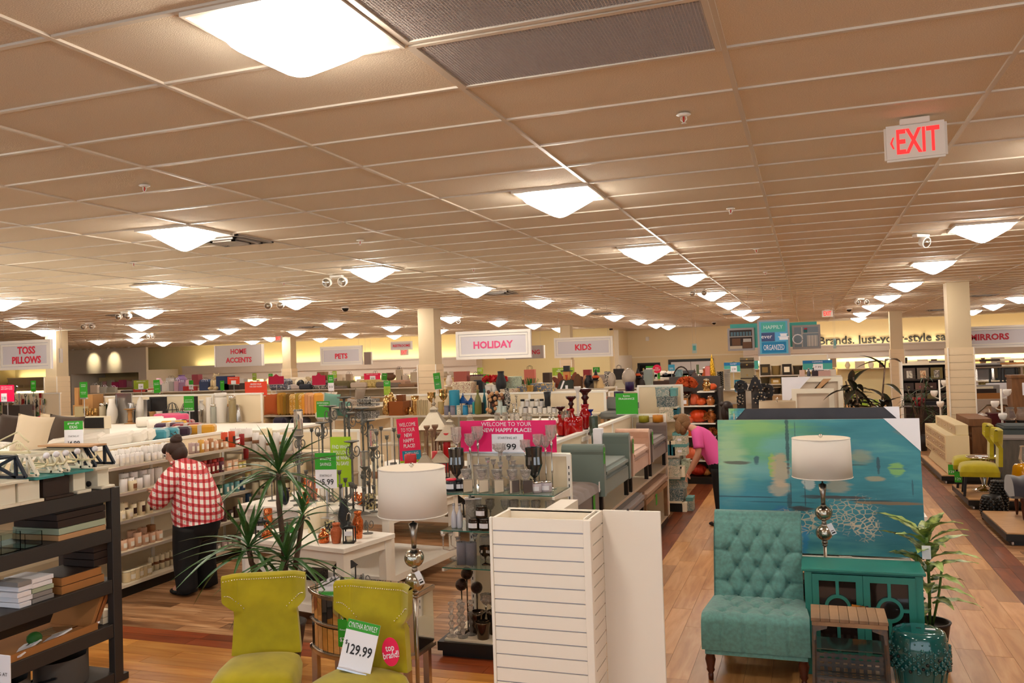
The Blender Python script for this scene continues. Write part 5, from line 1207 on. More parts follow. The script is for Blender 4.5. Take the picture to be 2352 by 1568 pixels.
def hand(p,d,up,n0='h'):
 """nodes and edges of a small curled hand: palm plus five fingers"""
 p=Vector(p);d=Vector(d).normalized();up=Vector(up).normalized();s_=d.cross(up).normalized();nd={};ed=[]
 nd[n0+'p']=(*(p+d*.05),.03,.018)
 for k in range(4):
  l=(.07,.08,.075,.06)[k];b0=p+d*.075+s_*(-.03+.02*k);b1=b0+d*(l*.55)-up*.008;b2=b1+d*(l*.2)-up*(l*.42)
  nd[n0+f'a{k}']=(*b0,.0085);nd[n0+f'b{k}']=(*b1,.0078);nd[n0+f'c{k}']=(*b2,.0065);ed+=[(n0+'p',n0+f'a{k}'),(n0+f'a{k}',n0+f'b{k}'),(n0+f'b{k}',n0+f'c{k}')]
 b0=p+d*.025-s_*.03;b1=b0+d*.035-s_*.02-up*.02;nd[n0+'t']=(*b0,.011);nd[n0+'u']=(*b1,.009);ed+=[(n0+'p',n0+'t'),(n0+'t',n0+'u')]
 return nd,ed
# ---- shopper in plaid, facing the candle shelves (towards -x)
W0=Vector((-6.28,7.44,0))
t=TH('person','shopper in red and white plaid shirt and black trousers reading a candle','person',W0)
hn,he=hand((-.36,-.13,1.06),(-.75,.3,.35),(.3,.1,.9),'L');hn2,he2=hand((-.38,.1,1.04),(-.8,-.1,.3),(.2,-.1,.95),'R')
HC=(-.235,0,1.475)
nd={'pel':(.04,0,.84,.17,.17),'wst':(.03,0,1.02,.15,.16),'chs':(-.03,0,1.18,.14,.16),'shl':(-.09,0,1.29,.08,.11),'nck':(-.165,0,1.37,.062,.062),'jaw':(-.235,0,1.42,.07,.066),'hd':(*HC,.095,.08),'crn':(-.215,0,1.525,.075,.072),
      'lh':(.03,-.12,.76,.12),'lk':(-.01,-.13,.45,.08),'la':(.02,-.14,.1,.055),'lt':(-.14,-.15,.045,.04,.045),'rh':(.03,.12,.76,.12),'rk':(.0,.13,.45,.08),'ra':(.04,.14,.1,.055),'rt':(-.12,.15,.045,.04,.045),
      'ls':(-.07,-.2,1.25,.06),'le':(-.19,-.27,1.0,.05),'lw':(-.36,-.14,1.05,.034),'rs':(-.07,.2,1.25,.06),'re':(-.19,.26,1.0,.05),'rw':(-.37,.1,1.03,.034)}
ed=[('pel','wst'),('wst','chs'),('chs','shl'),('shl','nck'),('nck','jaw'),('jaw','hd'),('hd','crn'),('pel','lh'),('lh','lk'),('lk','la'),('la','lt'),('pel','rh'),('rh','rk'),('rk','ra'),('ra','rt'),('shl','ls'),('ls','le'),('le','lw'),('shl','rs'),('rs','re'),('re','rw'),('lw','Lp'),('rw','Rp')]
nd.update(hn);nd.update(hn2)
bm_=skin(nd,ed+he+he2);hb=B();f,s_,u=head_parts(hb,HC,(-.82,-.05,-.5),0);join_mesh(bm_,hb)
mk('body',bm_,M_skin,t);face(t,HC,f,s_,u,glasses=True)
b=B();ell(b,(-.195,0,1.52),(.105,.098,.09));ell(b,(-.15,0,1.475),(.085,.09,.095));ell(b,(-.275,0,1.535),(.06,.08,.05));ell(b,(-.325,.0,1.505),(.025,.065,.045));ell(b,(-.19,0,1.615),(.062,.066,.055));ell(b,(-.175,0,1.64),(.045,.05,.04));b.tu([(-.24,-.02,1.69),(-.16,0,1.63)],.004,5).tu([(-.2,.02,1.68),(-.22,.03,1.7),(-.24,.03,1.69)],.005,5)
mk('hair',b,M_hair,t)
b=B()
loft(b,[(.085,0,.735,.245,.25),(.08,0,.78,.262,.262),(.07,0,.88,.268,.262),(.055,0,.98,.25,.24),(.02,0,1.08,.232,.23),(-.02,0,1.17,.215,.235),(-.06,0,1.25,.18,.235),(-.1,0,1.315,.135,.19),(-.135,0,1.355,.095,.12),(-.15,0,1.375,.08,.085)],28)
loft(b,[(-.06,-.03,.66,.07,.1),(-.06,0,.72,.12,.18),(-.0,0,.80,.2,.24)],20)
for q,e_,w_ in((-1,(-.2,-.285,1.0),(-.335,-.15,1.045)),(1,(-.2,.275,1.0),(-.34,.12,1.03))):limb(b,[(-.06,q*.15,1.26),(-.09,q*.225,1.2),e_,(e_[0]*.4+w_[0]*.6,e_[1]*.4+w_[1]*.6,1.02),w_],[.12,.118,.105,.085,.062])
M_plaid=plaid();shirt=mk('shirt',b,M_plaid,t);mk('collar',B().tu([(-.155+.08*cos(a*.45),.082*sin(a*.45),1.385+.02*cos(a*.45))for a in range(14)],.017,6,True),M_plaid,shirt)
b=B();loft(b,[(.065,0,.9,.22,.21),(.065,0,.78,.245,.24),(.06,0,.68,.23,.235),(.045,0,.6,.16,.18)],24)
limb(b,[(.05,-.11,.72),(.02,-.125,.5),(.01,-.135,.3),(.035,-.14,.03)],[.165,.14,.118,.105]);limb(b,[(.06,.11,.72),(.03,.125,.5),(.03,.14,.3),(.06,.15,.03)],[.165,.14,.118,.105])
mk('trousers',b,M_blkp,t)
for y,x in((-.145,0),(.155,.03)):b=B();ell(b,(x+.0,y,.045),(.1,.05,.045));ell(b,(x-.1,y,.038),(.085,.05,.036));mk('shoe',b,M_blk,t)
PL(LC(.032,.07,WX['lilac'],M_lab),'held_candle','small candle held in the hands of the plaid shopper','candle',W0+Vector((-.45,-.03,1.02)))
# ---- shopper in pink bending to the pumpkins
def shopper(loc,rz,label,top_m,hair_m,lean,hgt,trousers=M_blkp,hairlen=.1,arm_down=True):
 t=TH('person',label,'person',loc,rz);t.scale=(hgt,hgt,hgt)
 L1=lean;hx,hz=0,.88
 def up(d,side=0,fw=0):return(hx-d*sin(L1)-fw*cos(L1),side,hz+d*cos(L1)-fw*sin(L1))
 c=up(.70,0,.06);hd=(c[0]-.05,0,c[2]-.0)
 hn,he=hand(up(.12,-.16,.42),(-.4,0,-.9),(-.9,0,.3),'L');hn2,he2=hand(up(.12,.16,.42),(-.4,0,-.9),(-.9,0,.3),'R')
 nd={'pel':(*up(0),.11,.12),'wst':(*up(.2),.09,.1),'chs':(*up(.38),.1,.11),'shl':(*up(.48),.06,.09),'nck':(*up(.59,0,.02),.05,.05),'jaw':(hd[0]-.03,0,hd[2]-.05,.06,.056),'hd':(*hd,.09,.078),'crn':(hd[0]-.01,0,hd[2]+.05,.07,.068),
          'lh':(.0,-.09,.78,.075),'lk':(-.01,-.1,.46,.055),'la':(.02,-.1,.09,.045),'lt':(-.12,-.11,.04,.035,.042),'rh':(.0,.09,.78,.075),'rk':(.01,.1,.46,.055),'ra':(.06,.1,.09,.045),'rt':(-.08,.11,.04,.035,.042),
          'ls':(*up(.48,-.17),.06),'le':(*up(.26,-.22,.12),.045),'lw':(*up(.12,-.16,.4),.03),'rs':(*up(.48,.17),.06),'re':(*up(.26,.22,.12),.045),'rw':(*up(.12,.16,.4),.03)}
 nd.update(hn);nd.update(hn2);bm_=skin(nd,ed+he+he2);hb=B();fd=(-.6,0,-.8)if lean>.3 else(-.9,0,-.3);f,s_,u=head_parts(hb,hd,fd,0,.088);join_mesh(bm_,hb)
 mk('body',bm_,M_skin,t);face(t,hd,f,s_,u,.088)
 b=B();ell(b,(hd[0]+.02,0,hd[2]+.03),(.105,.098,.095));ell(b,(hd[0]+.05,0,hd[2]-.02),(.08,.093,.1));ell(b,(hd[0]-.05,0,hd[2]+.07),(.06,.075,.04))
 if hairlen>.05:ell(b,(hd[0]+.02,0,hd[2]-.06-hairlen*.4),(.06,.096,.07+hairlen*.5));ell(b,(hd[0]-.03,.07,hd[2]-.03-hairlen*.4),(.05,.03,.08+hairlen*.4));ell(b,(hd[0]-.03,-.07,hd[2]-.03-hairlen*.4),(.05,.03,.08+hairlen*.4))
 mk('hair',b,hair_m,t)
 b=B();loft(b,[(*up(-.03),.165,.185),(*up(.06),.165,.185),(*up(.18),.145,.165),(*up(.3),.15,.17),(*up(.4),.145,.18),(*up(.48),.105,.165),(*up(.53,0,.01),.075,.1),(*up(.55,0,.012),.065,.07)],22)
 for q in(-1,1):limb(b,[up(.47,q*.11),up(.44,q*.185,.01),up(.3,q*.22,.09)],[.085,.078,.072])
 mk('shirt',b,top_m,t)
 b=B();loft(b,[(*up(.06),.15,.17),(0,0,.86,.165,.185),(.01,0,.76,.16,.18),(.01,0,.68,.11,.13)],20)
 limb(b,[(.0,-.085,.78),(-.005,-.1,.48),(.02,-.1,.05)],[.115,.085,.068]);limb(b,[(.0,.085,.78),(.01,.1,.48),(.06,.1,.05)],[.115,.085,.068]);mk('trousers',b,trousers,t)
 for y,x in((-.105,0),(.105,.04)):b=B();ell(b,(x,y,.038),(.085,.042,.038));ell(b,(x-.09,y,.032),(.075,.042,.031));mk('shoe',b,M_blk,t)
 return t
p=AZ(1648,1196,0);shopper((-1.20,12.0,0),.0,'shopper in bright pink shirt bending left, partly behind the blue painting',pm('pink_shirt','#e25aa0',.8),M_H2,.62,1.0,hairlen=.06)
p=AQ(1713,935,14.2);shopper((p.x+.10,p.y,0),.05,'shopper in blue shirt with dark brown hair bending behind the dark canvas',pm('blue_shirt','#3f63c4',.8),M_hair3,.5,.98,hairlen=.12)
p=AQ(1478,852,33.0);shopper((p.x,p.y,0),1.2,'distant person whose head shows before the dark doorway',pm('grey_shirt','#55504c',.8),M_hair3,.0,1.05,hairlen=.03)
# == crystal endcap behind the white slatboard unit
EX0,EX1,EYF,EYB=-2.86,-1.88,6.27,6.74;EZ=(1.302,1.005,.708,.136)
M_gshelf=pm('glass_shelf','#cfe3dc',.03,trans=.92,ior=1.3,spec=.6);M_gedge=pm('glass_edge','#2c6a5c',.2)
t=TH('crystal_endcap','glass-shelved end display of crystal candle holders with black plinth','display shelf',(0,0,0))
mk('back_panel',B().box(EX0+.1,EX1,EYB,EYB+.03,.1,1.55),M_Z,t);mk('top_rail',B().box(EX0+.1,EX1,EYB-.01,EYB+.04,1.55,1.575),M_W,t)
for x in(EX0+.1,EX1):mk('slotted_post',B().box(x-.018,x+.018,EYB-.03,EYB-.001,.1,1.57),M_W,t);b=B();[b.box(x-.004,x+.004,EYB-.031,EYB-.0295,.2+.05*k,.225+.05*k)for k in range(26)];mk('slots',b,M_I,t)
for z in EZ[:3]:
 s_=mk('glass_shelf',B().box(EX0+.02,EX1,EYF,EYB-.03,z-.008,z),M_gshelf,t);mk('front_edge',B().box(EX0+.02,EX1,EYF-.002,EYF,z-.008,z),M_gedge,s_)
 for x in(EX0+.03,EX1-.005):mk('bracket',B().pr([(0,0),(0,0),(0,0)],0,.001)if False else B()._add([(x-.01,EYF-.012,z-.03),(x+.01,EYF-.012,z-.03),(x+.01,EYF-.012,z-.008),(x-.01,EYF-.012,z-.008),(x-.01,EYB-.03,z-.07),(x+.01,EYB-.03,z-.07),(x+.01,EYB-.03,z-.008),(x-.01,EYB-.03,z-.008)],[(0,1,2,3),(7,6,5,4),(0,4,5,1),(1,5,6,2),(2,6,7,3),(3,7,4,0)]),M_W,s_)
mk('deck',B().box(EX0+.02,EX1,EYF+.0,EYB+.03,.12,.136),M_E,t);mk('plinth_rim',B().box(EX0-.03,EX1,EYF-.03,EYB+.03,.05,.12),M_K,t);mk('plinth_base',B().box(EX0,EX1,EYF,EYB,0,.05),M_K,t)
def put(specs,name,label,cat,px,Y,z,rz=0,scale=1,py=1130,group=None,rot=None):
 return PL(specs,name,label,cat,(AY(px,py,Y).x,Y,z+.001),rz,scale,group,rot)
def hz(px,py,Y,z):return AY(px,py,Y).z-z
for k,px in enumerate((1069,1105,1140,1175,1206)):
 put([S('block',BM(.08,.1,.105,.003),M_MI),S('edge',once('mbe',lambda:B().box(-.041,.041,-.051,.051,.1055,.1085).mesh('e')),M_C)],'mirrored_block',f'mirrored cube riser on the top glass shelf, {ORD[k]} from left','riser',px+4,EYF+.09,EZ[0],.55)
 put(votive(.042,.075,M_X),'crystal_votive',f'crystal votive bowl on the {ORD[k]} mirrored cube','votive holder',px+3,EYF+.09,EZ[0]+.109)
for i,(px,py,r,lb)in enumerate([(1050,1029,.062,'smoky ribbed glass goblet at the left of the top glass shelf'),(1229,1027,.066,'smoky ribbed glass goblet at the right of the top glass shelf')]):
 put(GB(hz(px,py,EYB-.22,EZ[0]),r,M_smoke,bowl=.72,n=24),'smoked_goblet',lb,'goblet',px,EYB-.22,EZ[0])
for i,(px,py,w_)in enumerate([(1052,981,.045),(1083,996,.045),(1101,979,.05),(1210,1010,.042),(1240,997,.045),(1270,976,.045),(1256,1000,.04)]):
 Y=EYB-.1-.03*(i%2);put(GB(hz(px,py,Y,EZ[0]),w_,M_X,M_C,bowl=.24 if i!=0 else .3),'crystal_goblet',f'tall beaded crystal goblet before the pink sign, {ORD[i] if i < 3 else ORD[i]} from left','goblet',px,Y,EZ[0])
put(CB(.31,.22,M_X,5),'crystal_candelabra','five-armed crystal candelabra in the middle of the top glass shelf','candelabra',1152,EYB-.19,EZ[0])
put(GB(.36,.055,M_X,bowl=.2),'crystal_bowl_stand','footed crystal bowl rising behind the candelabra','bowl',1150,EYB-.1,EZ[0])
for i,px in enumerate((1098,1116,1180,1196)):put(vase('cyl',.035,.2,M_X,ribs=12,amp=.05),'glass_cylinder',f'clear glass cylinder behind the mirrored cubes, {ORD[i]} from left','vase',px,EYB-.2,EZ[0])
put(jar(.045,.1,pm('charcoal_jar','#2a2a2e',.2),M_red,M_P),'jar_candle','charcoal jar candle with red lid at the left end of the top glass shelf','candle',1037,EYF+.12,EZ[0])
put(jar(.04,.09,pm('black_jar','#0f0f12',.2),M_I,M_P),'jar_candle','black jar candle beside the charcoal one, top glass shelf','candle',1054,EYF+.16,EZ[0])
for i,px in enumerate((1232,1255)):put(jar(.046,.085,pm('lilac_jar','#b5aab0',.2),M_C,M_P),'jar_candle',f'lilac grey jar candle at the right of the top glass shelf, {("left", "right")[i]} one','candle',px,EYF+.14+.05*i,EZ[0])
M_can=pm('silver_can','#cfcdd6',.35,.2)
for i,px in enumerate((1041,1054)):put(BO(.024,.2,M_can,M_alu),'spray_can',f'pale spray can on the second glass shelf, {("left", "right")[i]} one','spray can',px,EYF+.1,EZ[1])
M_bead=pm('beaded_crystal','#cbbfb0',.06,.3,trans=.5,bump=(120,1.0))
for i,(px,py,w_)in enumerate([(1078,1146,.075),(1094,1147,.075)]):put([S('block',BM(w_,w_,round(hz(px,py,EYF+.2,EZ[1]),2),.004),M_bead),S('rim',BM(w_+.01,w_+.01,.012),M_C,(0,0,round(hz(px,py,EYF+.2,EZ[1]),2)))],'beaded_holder',f'square beaded crystal candle holder, second glass shelf, {("left", "right")[i]} one','candle holder',px,EYF+.2+.04*i,EZ[1],.4)
M_amb=pm('amber_black_jar','#2a1a0e',.12)
for i,(px,dz)in enumerate([(1087,0),(1112,0),(1105,.1)]):put(jar(.05,.095,M_amb,M_smoke,M_P),'jar_candle',f'dark amber jar candle on the second glass shelf, {("left", "right", "stacked on top")[i]}','candle',px,EYF+.07,EZ[1]+dz)
for i,px in enumerate((1125,1160,1180,1205,1230,1262)):put(GB(.2,.038,M_X if i%2 else M_bead),'crystal_holder',f'crystal holder at the back of the second glass shelf, {ORD[i]} from left','candle holder',px,EYB-.14,EZ[1])
put(sbox(.22,.14,.05,M_K,M_smoke),'trinket_box','black trinket box on the second glass shelf','box',1150,EYF+.12,EZ[1])
M_glit=pm('grey_glitter_wax','#8f8b94',.5,.3,bump=(300,.8))
for i,px in enumerate((1057,1078)):put(CN(.045,.18,M_glit),'glitter_candle',f'grey glitter pillar candle on the third glass shelf, {("left", "right")[i]} one','candle',px,EYF+.13,EZ[2])
put(CB(.27,.28,M_X,5),'crystal_candelabra','crystal candelabra whose arm reaches past the left end, third glass shelf','candelabra',1052,EYB-.16,EZ[2])
M_B=pm('bronze_lustre','#5a4a3c',.15,.9)
for i,(px,h)in enumerate(((1110,.15),(1126,.15))):put(GB(h,.045,M_B,bowl=.6),'bronze_goblet',f'dark ornate goblet on the third glass shelf, {("left", "right")[i]} one','goblet',px,EYF+.15,EZ[2])
for i,px in enumerate((1112,1140)):put(vase('cyl',.05,.2,M_X,ribs=10,amp=.05),'glass_cylinder',f'ribbed glass cylinder behind the dark goblets, {("left", "right")[i]} one','vase',px,EYB-.14,EZ[2])
M_dkbead=pm('dark_bead','#3a2a24',.1,.7,bump=(90,1))
for i,(px,py,Y,h_)in enumerate([(1066,1303,EYF+.24,0),(1053,1328,EYF+.17,0),(1088,1335,EYF+.3,1)]):
 h=hz(px,py,Y,EZ[3]);put([S('globe',once(('bgl',h_),lambda:B().ball((0,0,0),.05,14,10).mesh('g')),M_dkbead,(0,0,h-.05)),S('stem',LM(((.006,.01),(.006,round(h-.1,3))),8),M_B),S('foot',LM(((.045,0),(.045,.006),(.008,.014),(0,.014)),14),M_B)],'globe_holder',f'dark beaded globe candle stand on the endcap deck, {("tallest", "left front", "right")[i]}','candle holder',px,Y,EZ[3])
M_stk=once('sck',lambda:B().la([(.04,0),(.042,.01),(.012,.02),(.024,.05),(.01,.07),(.026,.1),(.01,.125),(.026,.155),(.01,.18),(.024,.21),(.012,.235),(.026,.25),(.022,.262),(0,.255)],10,sm=False).mesh('stick'))
for i,(px,py)in enumerate([(1028,1460),(1047,1452),(1053,1458),(1073,1440)]):put([S('stick',M_stk,M_X)],'crystal_candlestick',f'stacked-ball crystal candlestick on the endcap deck, {ORD[i]} from left','candlestick',px,EYF+.06+.08*(i%2),EZ[3],0,1.05)
for i,(px,py)in enumerate([(1108,1330),(1122,1328)]):put(GB(.3,.045,M_bead,M_C,bowl=.3),'crystal_goblet',f'beaded goblet standing on the endcap deck, {("left", "right")[i]} one','goblet',px,EYB-.2,EZ[3])
for i,(px,Y,r,h)in enumerate([(1087,EYF+.2,.075,.17),(1100,EYF+.075,.06,.135),(1128,EYF+.22,.07,.18)]):put(vase('pot',r,h,M_B),'bronze_pot',f'bronze lustre pot on the endcap deck, {("back left", "front", "back right")[i]}','pot',px,Y,EZ[3])
# the pink sign on the endcap rail
sw=AY(1278,1000,EYB+.01).x-AY(1058,1000,EYB+.01).x;sx_=(AY(1278,1000,EYB+.01).x+AY(1058,1000,EYB+.01).x)/2;M_hotpink=pm('hot_pink_sign','#e8186a',.5)
sh_=AY(1168,967,EYB).z-1.577
sign((sx_,EYB+.005,1.582),sw,sh_,[(M_hotpink,),(M_P,.0,.57,-.165,.165)],[('WELCOME TO YOUR',M_P,-.01,.89,.52,.13),('NEW HAPPY PLACE!',M_P,-.01,.70,.52,.13,.015),('STARTING AT',M_I,.0,.45,.2,.07),('$',M_I,-.115,.24,None,.1),('5.99',M_I,.0,.17,.18,.2,.01)],'wide pink sign reading welcome to your new happy place, above the crystal',name='welcome_sign')
# == bench gondola along the aisle
BX0,BX1,BY0,BY1=-2.42,-1.93,6.8,12.1
t=gondola('bench_gondola','white spine gondola of upholstered benches along the aisle',BX0,BX1,BY0,BY1,1.53,(.82,.13),'+x')
mk('end_panel',B().box(BX0-.04,BX1,BY1,BY1+.04,.1,1.53),M_Z,t)
mk('end_frame',B().box(BX0-.04,BX1,BY1-.012,BY1,1.48,1.53).box(BX1-.03,BX1,BY1-.012,BY1,.1,1.48),M_W,t)
M_V=pm('sage_velvet','#66746d',.85,sheen=.3);M_blush=pm('blush_suede','#c9a690',.85,sheen=.3,noise=(8,'#bd9782',.3));M_taupe=pm('taupe_suede','#6d5e58',.85,sheen=.3);M_tanF=pm('tan_bench_fabric','#a88a74',.85)
def AB(y0,y1,z,h,m,label,w_=.4,seat_h=.3,near=True):
 t=TH('storage_bench',label,'bench',((BX0+BX1)/2+.06,(y0+y1)/2,z));L_=y1-y0
 lg=.18;sb=once(('abs',w_,round(L_,2)),lambda:B().box(-w_/2,w_/2,-L_/2+.1,L_/2-.1,0,.16).mesh('base',.012,2))
 mk('base',sb,m,t,(0,0,lg));mk('seat_cushion',once(('abc',w_,round(L_,2)),lambda:B().box(-w_/2-.01,w_/2+.01,-L_/2+.1,L_/2-.1,0,.1).mesh('cush',.035,3)),m,t,(0,0,lg+.165))
 def arm():
  R_=.055;pts=[(.04,0)]+[(.04,h-lg-.1)]+[(.0+R_*cos(a*pi/8-.3),h-lg-R_+R_*sin(a*pi/8-.3))for a in range(0,9)]+[(-.04,h-lg-.12),(-.04,0)]
  n=len(pts);b=B();b._add([(-w_/2-.012,y,z_)for y,z_ in pts]+[(w_/2+.012,y,z_)for y,z_ in pts],[list(reversed(range(n))),list(range(n,2*n))]+[(i,(i+1)%n,(i+1)%n+n,i+n)for i in range(n)]);return b.mesh('arm',.004)
 am=once(('arm',w_,h),arm)
 mk('arm',am,m,t,(0,L_/2-.05,lg));mk('arm',am,m,t,(0,-L_/2+.05,lg),(0,0,pi))
 for sx in(-1,1):
  for sy in(-1,1):mk('leg',BM(.045,.045,lg),M_L,t,(sx*(w_/2-.04),sy*(L_/2-.06),0))
 tg=mk('price_ticket',B().box(-.03,.03,-.0015,.0015,-.16,0),M_G,t,(w_/2+.016,-L_/2+.03,h-.03),(0,.1,pi/2));text('SALE',M_P,tg,(0,-.002,-.05),w=.04,ext=.002)
 return t
AB(8.05,9.38,.821,.69,M_V,'sage green upholstered bench with two rolled arms, nearest on the upper shelf')
AB(9.48,10.62,.821,.63,M_blush,'blush pink suede bench next to the sage bench')
t=AB(10.75,12.0,.821,.6,M_taupe,'taupe suede storage bench at the far end of the upper shelf')
t=TH('tufted_bench','taupe tufted storage bench with tag, nearest on the bench gondola','bench',((BX0+BX1)/2+.015,7.45,.823))
h_t=tuft_fn([(x*.16-.16,y*.2-.4)for x in range(3)for y in range(5)],[],.02,.04)
mk('base',BM(.4,1.2,.24,.006),M_taupe,t);b=B().gr(lambda u,v:((u-.5)*.44,(v-.5)*1.24,.245+.1*max(0,1-abs(2*u-1)**5)**.4*max(0,1-abs(2*v-1)**9)**.4+h_t((u-.5)*.44,(v-.5)*1.24)*.7),22,50);mk('cushion',b,M_taupe,t)
tg=mk('price_ticket',B().box(-.035,.035,-.0015,.0015,-.2,0),M_G,t,(.212,.35,.26),(0,0,pi/2));mk('white_tag',B().box(-.02,.02,-.001,.001,-.1,0),M_P,t,(.225,.52,.34),(0,0,pi/2))
for i,(y0,y1,m,hh,lb)in enumerate([(8.2,10.1,M_taupe,.5,'long taupe bench on the lower deck of the bench gondola'),(10.2,11.9,M_tanF,.48,'long tan bench with wooden legs on the lower deck, far end')]):
 t=TH('low_bench',lb,'bench',((BX0+BX1)/2+.08,(y0+y1)/2,.131));L_=y1-y0
 mk('cushion',once(('lbc',i),lambda:B().box(-.2,.2,-L_/2,L_/2,0,.1).mesh('c',.03,3)),m,t,(0,0,hh));mk('rail',B().box(-.19,.19,-L_/2+.02,L_/2-.02,hh-.06,hh),m if i==0 else M_R,t)
 for sx in(-1,1):
  for sy in(-1,1):mk('leg',BM(.05,.05,hh-.06),M_L if i==0 else M_R,t,(sx*.16,sy*(L_/2-.05),0))
 tg=mk('price_ticket',B().box(-.05,.05,-.0015,.0015,-.14,0),M_G,t,(.205,-.2,hh-.02),(0,0,pi/2))
# goods standing on the bench gondola's far end: green sign and candles
sign((AY(1442,950,12.0).x,11.95,1.536),.32,.3,[(M_G,)],[('home',M_P,0,.88,.3,.09),('FRAGRANCE',M_P,0,.74,.7,.09)],'green sign lettered home fragrance at the far end of the bench gondola')
# == keepsake boxes and pumpkins further along the aisle
def dmk(name,c1,c2,sc):
 m=bpy.data.materials.new(name);m.use_nodes=True;nt=m.node_tree;L=nt.links.new;N=nt.nodes.new;b=nt.nodes['Principled BSDF'];b.inputs['Roughness'].default_value=.6
 tc=N('ShaderNodeTexCoord');mp=N('ShaderNodeMapping');mp.inputs['Scale'].default_value=(sc,sc,sc);L(tc.outputs['Object'],mp.inputs[0])
 n=N('ShaderNodeTexNoise');n.inputs['Scale'].default_value=.7;n.inputs['Distortion'].default_value=2.2;n.inputs['Detail'].default_value=1;L(mp.outputs[0],n.inputs['Vector'])
 r=N('ShaderNodeValToRGB');e=r.color_ramp.elements;r.color_ramp.interpolation='CONSTANT';e[0].color=lin(c1);e[1].position=.5;e[1].color=lin(c2);q=e.new(.58);q.color=lin(c1);L(n.outputs['Fac'],r.inputs[0]);L(r.outputs[0],b.inputs['Base Color']);MATS[name]=m;return m
M_dam1=dmk('damask_paper_blue','#7f938f','#c9c0b2',26);M_dam2=dmk('damask_paper_slate','#3f565a','#b5b0a4',30);M_flor=dmk('floral_paper','#cfc5b2','#9aa08a',14);M_flor2=dmk('floral_paper_red','#d8c8a8','#8a4a44',34);M_dots=dmk('dot_paper','#5c6474','#d8b04a',12);M_sagep=dmk('sage_paper','#b9c6ae','#8f9a86',18);M_aqua=pm('aqua_box','#5f9a98',.6);M_tealx=pm('teal_box','#15606e',.6);M_bw=dmk('chalk_paper','#16161a','#c9c4bc',40)
KX0,KX1,KY0,KY1=-2.42,-1.95,12.55,13.6;KZ=(1.4,1.12+.0,.66,.42,.16)
KZ=(1.385,.845,.52,.16)
t=gondola('box_gondola','white shelf of patterned keepsake boxes by the aisle',-2.55,-1.86,12.85,13.3,1.9,KZ,'-y')
KY=12.86
for i,(px,w_,d,z,h,m,ml,lb)in enumerate([(1545,.27,.3,KZ[0],.19,M_flor,M_flor,'floral keepsake box, lowest of the top-shelf stack'),(1540,.27,.3,KZ[0]+.192,.16,M_dam2,M_dam2,'slate dmk keepsake box, middle of the top-shelf stack'),(1534,.22,.26,KZ[0]+.354,.14,M_dam1,M_dam1,'pale blue dmk keepsake box, topmost of the top-shelf stack'),
     (1556,.1,.2,KZ[0]+.354,.12,M_aqua,M_aqua,'aqua box beside the topmost dmk box'),(1576,.1,.26,KZ[0],.25,M_E,M_E,'cream magazine box at the right of the top box shelf'),(1562,.08,.2,KZ[0]+.001,.17,M_tealx,M_tealx,'teal box with a bow before the cream magazine box'),
     (1568,.2,.28,KZ[1],.17,M_flor,M_aqua,'floral box with aqua lid, lower right on the second box shelf'),(1568,.2,.28,KZ[1]+.172,.17,M_flor,M_aqua,'floral box with aqua lid and hand hole, upper right on the second box shelf'),(1540,.1,.2,KZ[1],.22,M_tealx,M_E,'teal and cream file box on the second box shelf, left of two'),(1550,.08,.2,KZ[1],.22,M_tealx,M_E,'teal and cream file box on the second box shelf, right of two'),(1528,.12,.2,KZ[1],.28,M_E,M_E,'plain cream tall box at the left of the second box shelf'),
     (1548,.3,.3,KZ[2],.17,M_flor,M_flor,'floral box on the third box shelf, lower'),(1546,.25,.26,KZ[2]+.172,.13,M_dam1,M_dam1,'pale blue dmk box on the third box shelf, upper'),(1571,.06,.2,KZ[2],.16,M_E,M_E,'narrow cream box at the right of the third box shelf'),(1578,.1,.26,KZ[2],.24,M_sagep,M_sagep,'sage patterned box behind the narrow cream box'),
     (1550,.28,.24,KZ[3],.17,M_dam2,M_dam2,'slate dmk box on the low black deck'),(1552,.34,.3,KZ[3]+.172,.17,M_dam1,M_aqua,'damask box with aqua lid stacked on the low deck'),(1573,.06,.2,KZ[3],.14,M_E,M_E,'small cream box standing on the low deck'),(1585,.1,.24,KZ[3],.2,M_dam1,M_aqua,'small dmk box with aqua lid at the right of the low deck')]):
 put(sbox(w_,d,h,m,ml,M_P if i in(6,7)else None),'keepsake_box',lb,'box',px,KY+d/2+.01+(.1 if i in(18,16,14)else 0),z)
PY=15.75;PZ_=(1.68,1.42,1.1,.86,.42,.12)
t=TH('pumpkin_stand','stepped white shelf stand of pumpkins and autumn decor','shelf',(0,0,0))
for k,z in enumerate(PZ_[:-1]):mk('shelf',B().box(-2.42 if k else-1.93,-1.62,PY,PY+.45,z-.02,z),M_W,t)
mk('back_panel',B().box(-2.5,-1.55,PY+.46,PY+.5,.1,1.95),M_DK,t);mk('side_panel',B().box(-1.55,-1.51,PY,PY+.5,.1,1.75),M_DK,t);mk('plinth',B().box(-2.45,-1.5,PY-.05,PY+.5,0,.12),M_K,t)
M_pk={k:pm('pumpkin_'+k,v,.45)for k,v in dict(orange='#d8561e',salmon='#d9663f',deep='#b32a14',velvet='#d24310',pale='#e0995a').items()}
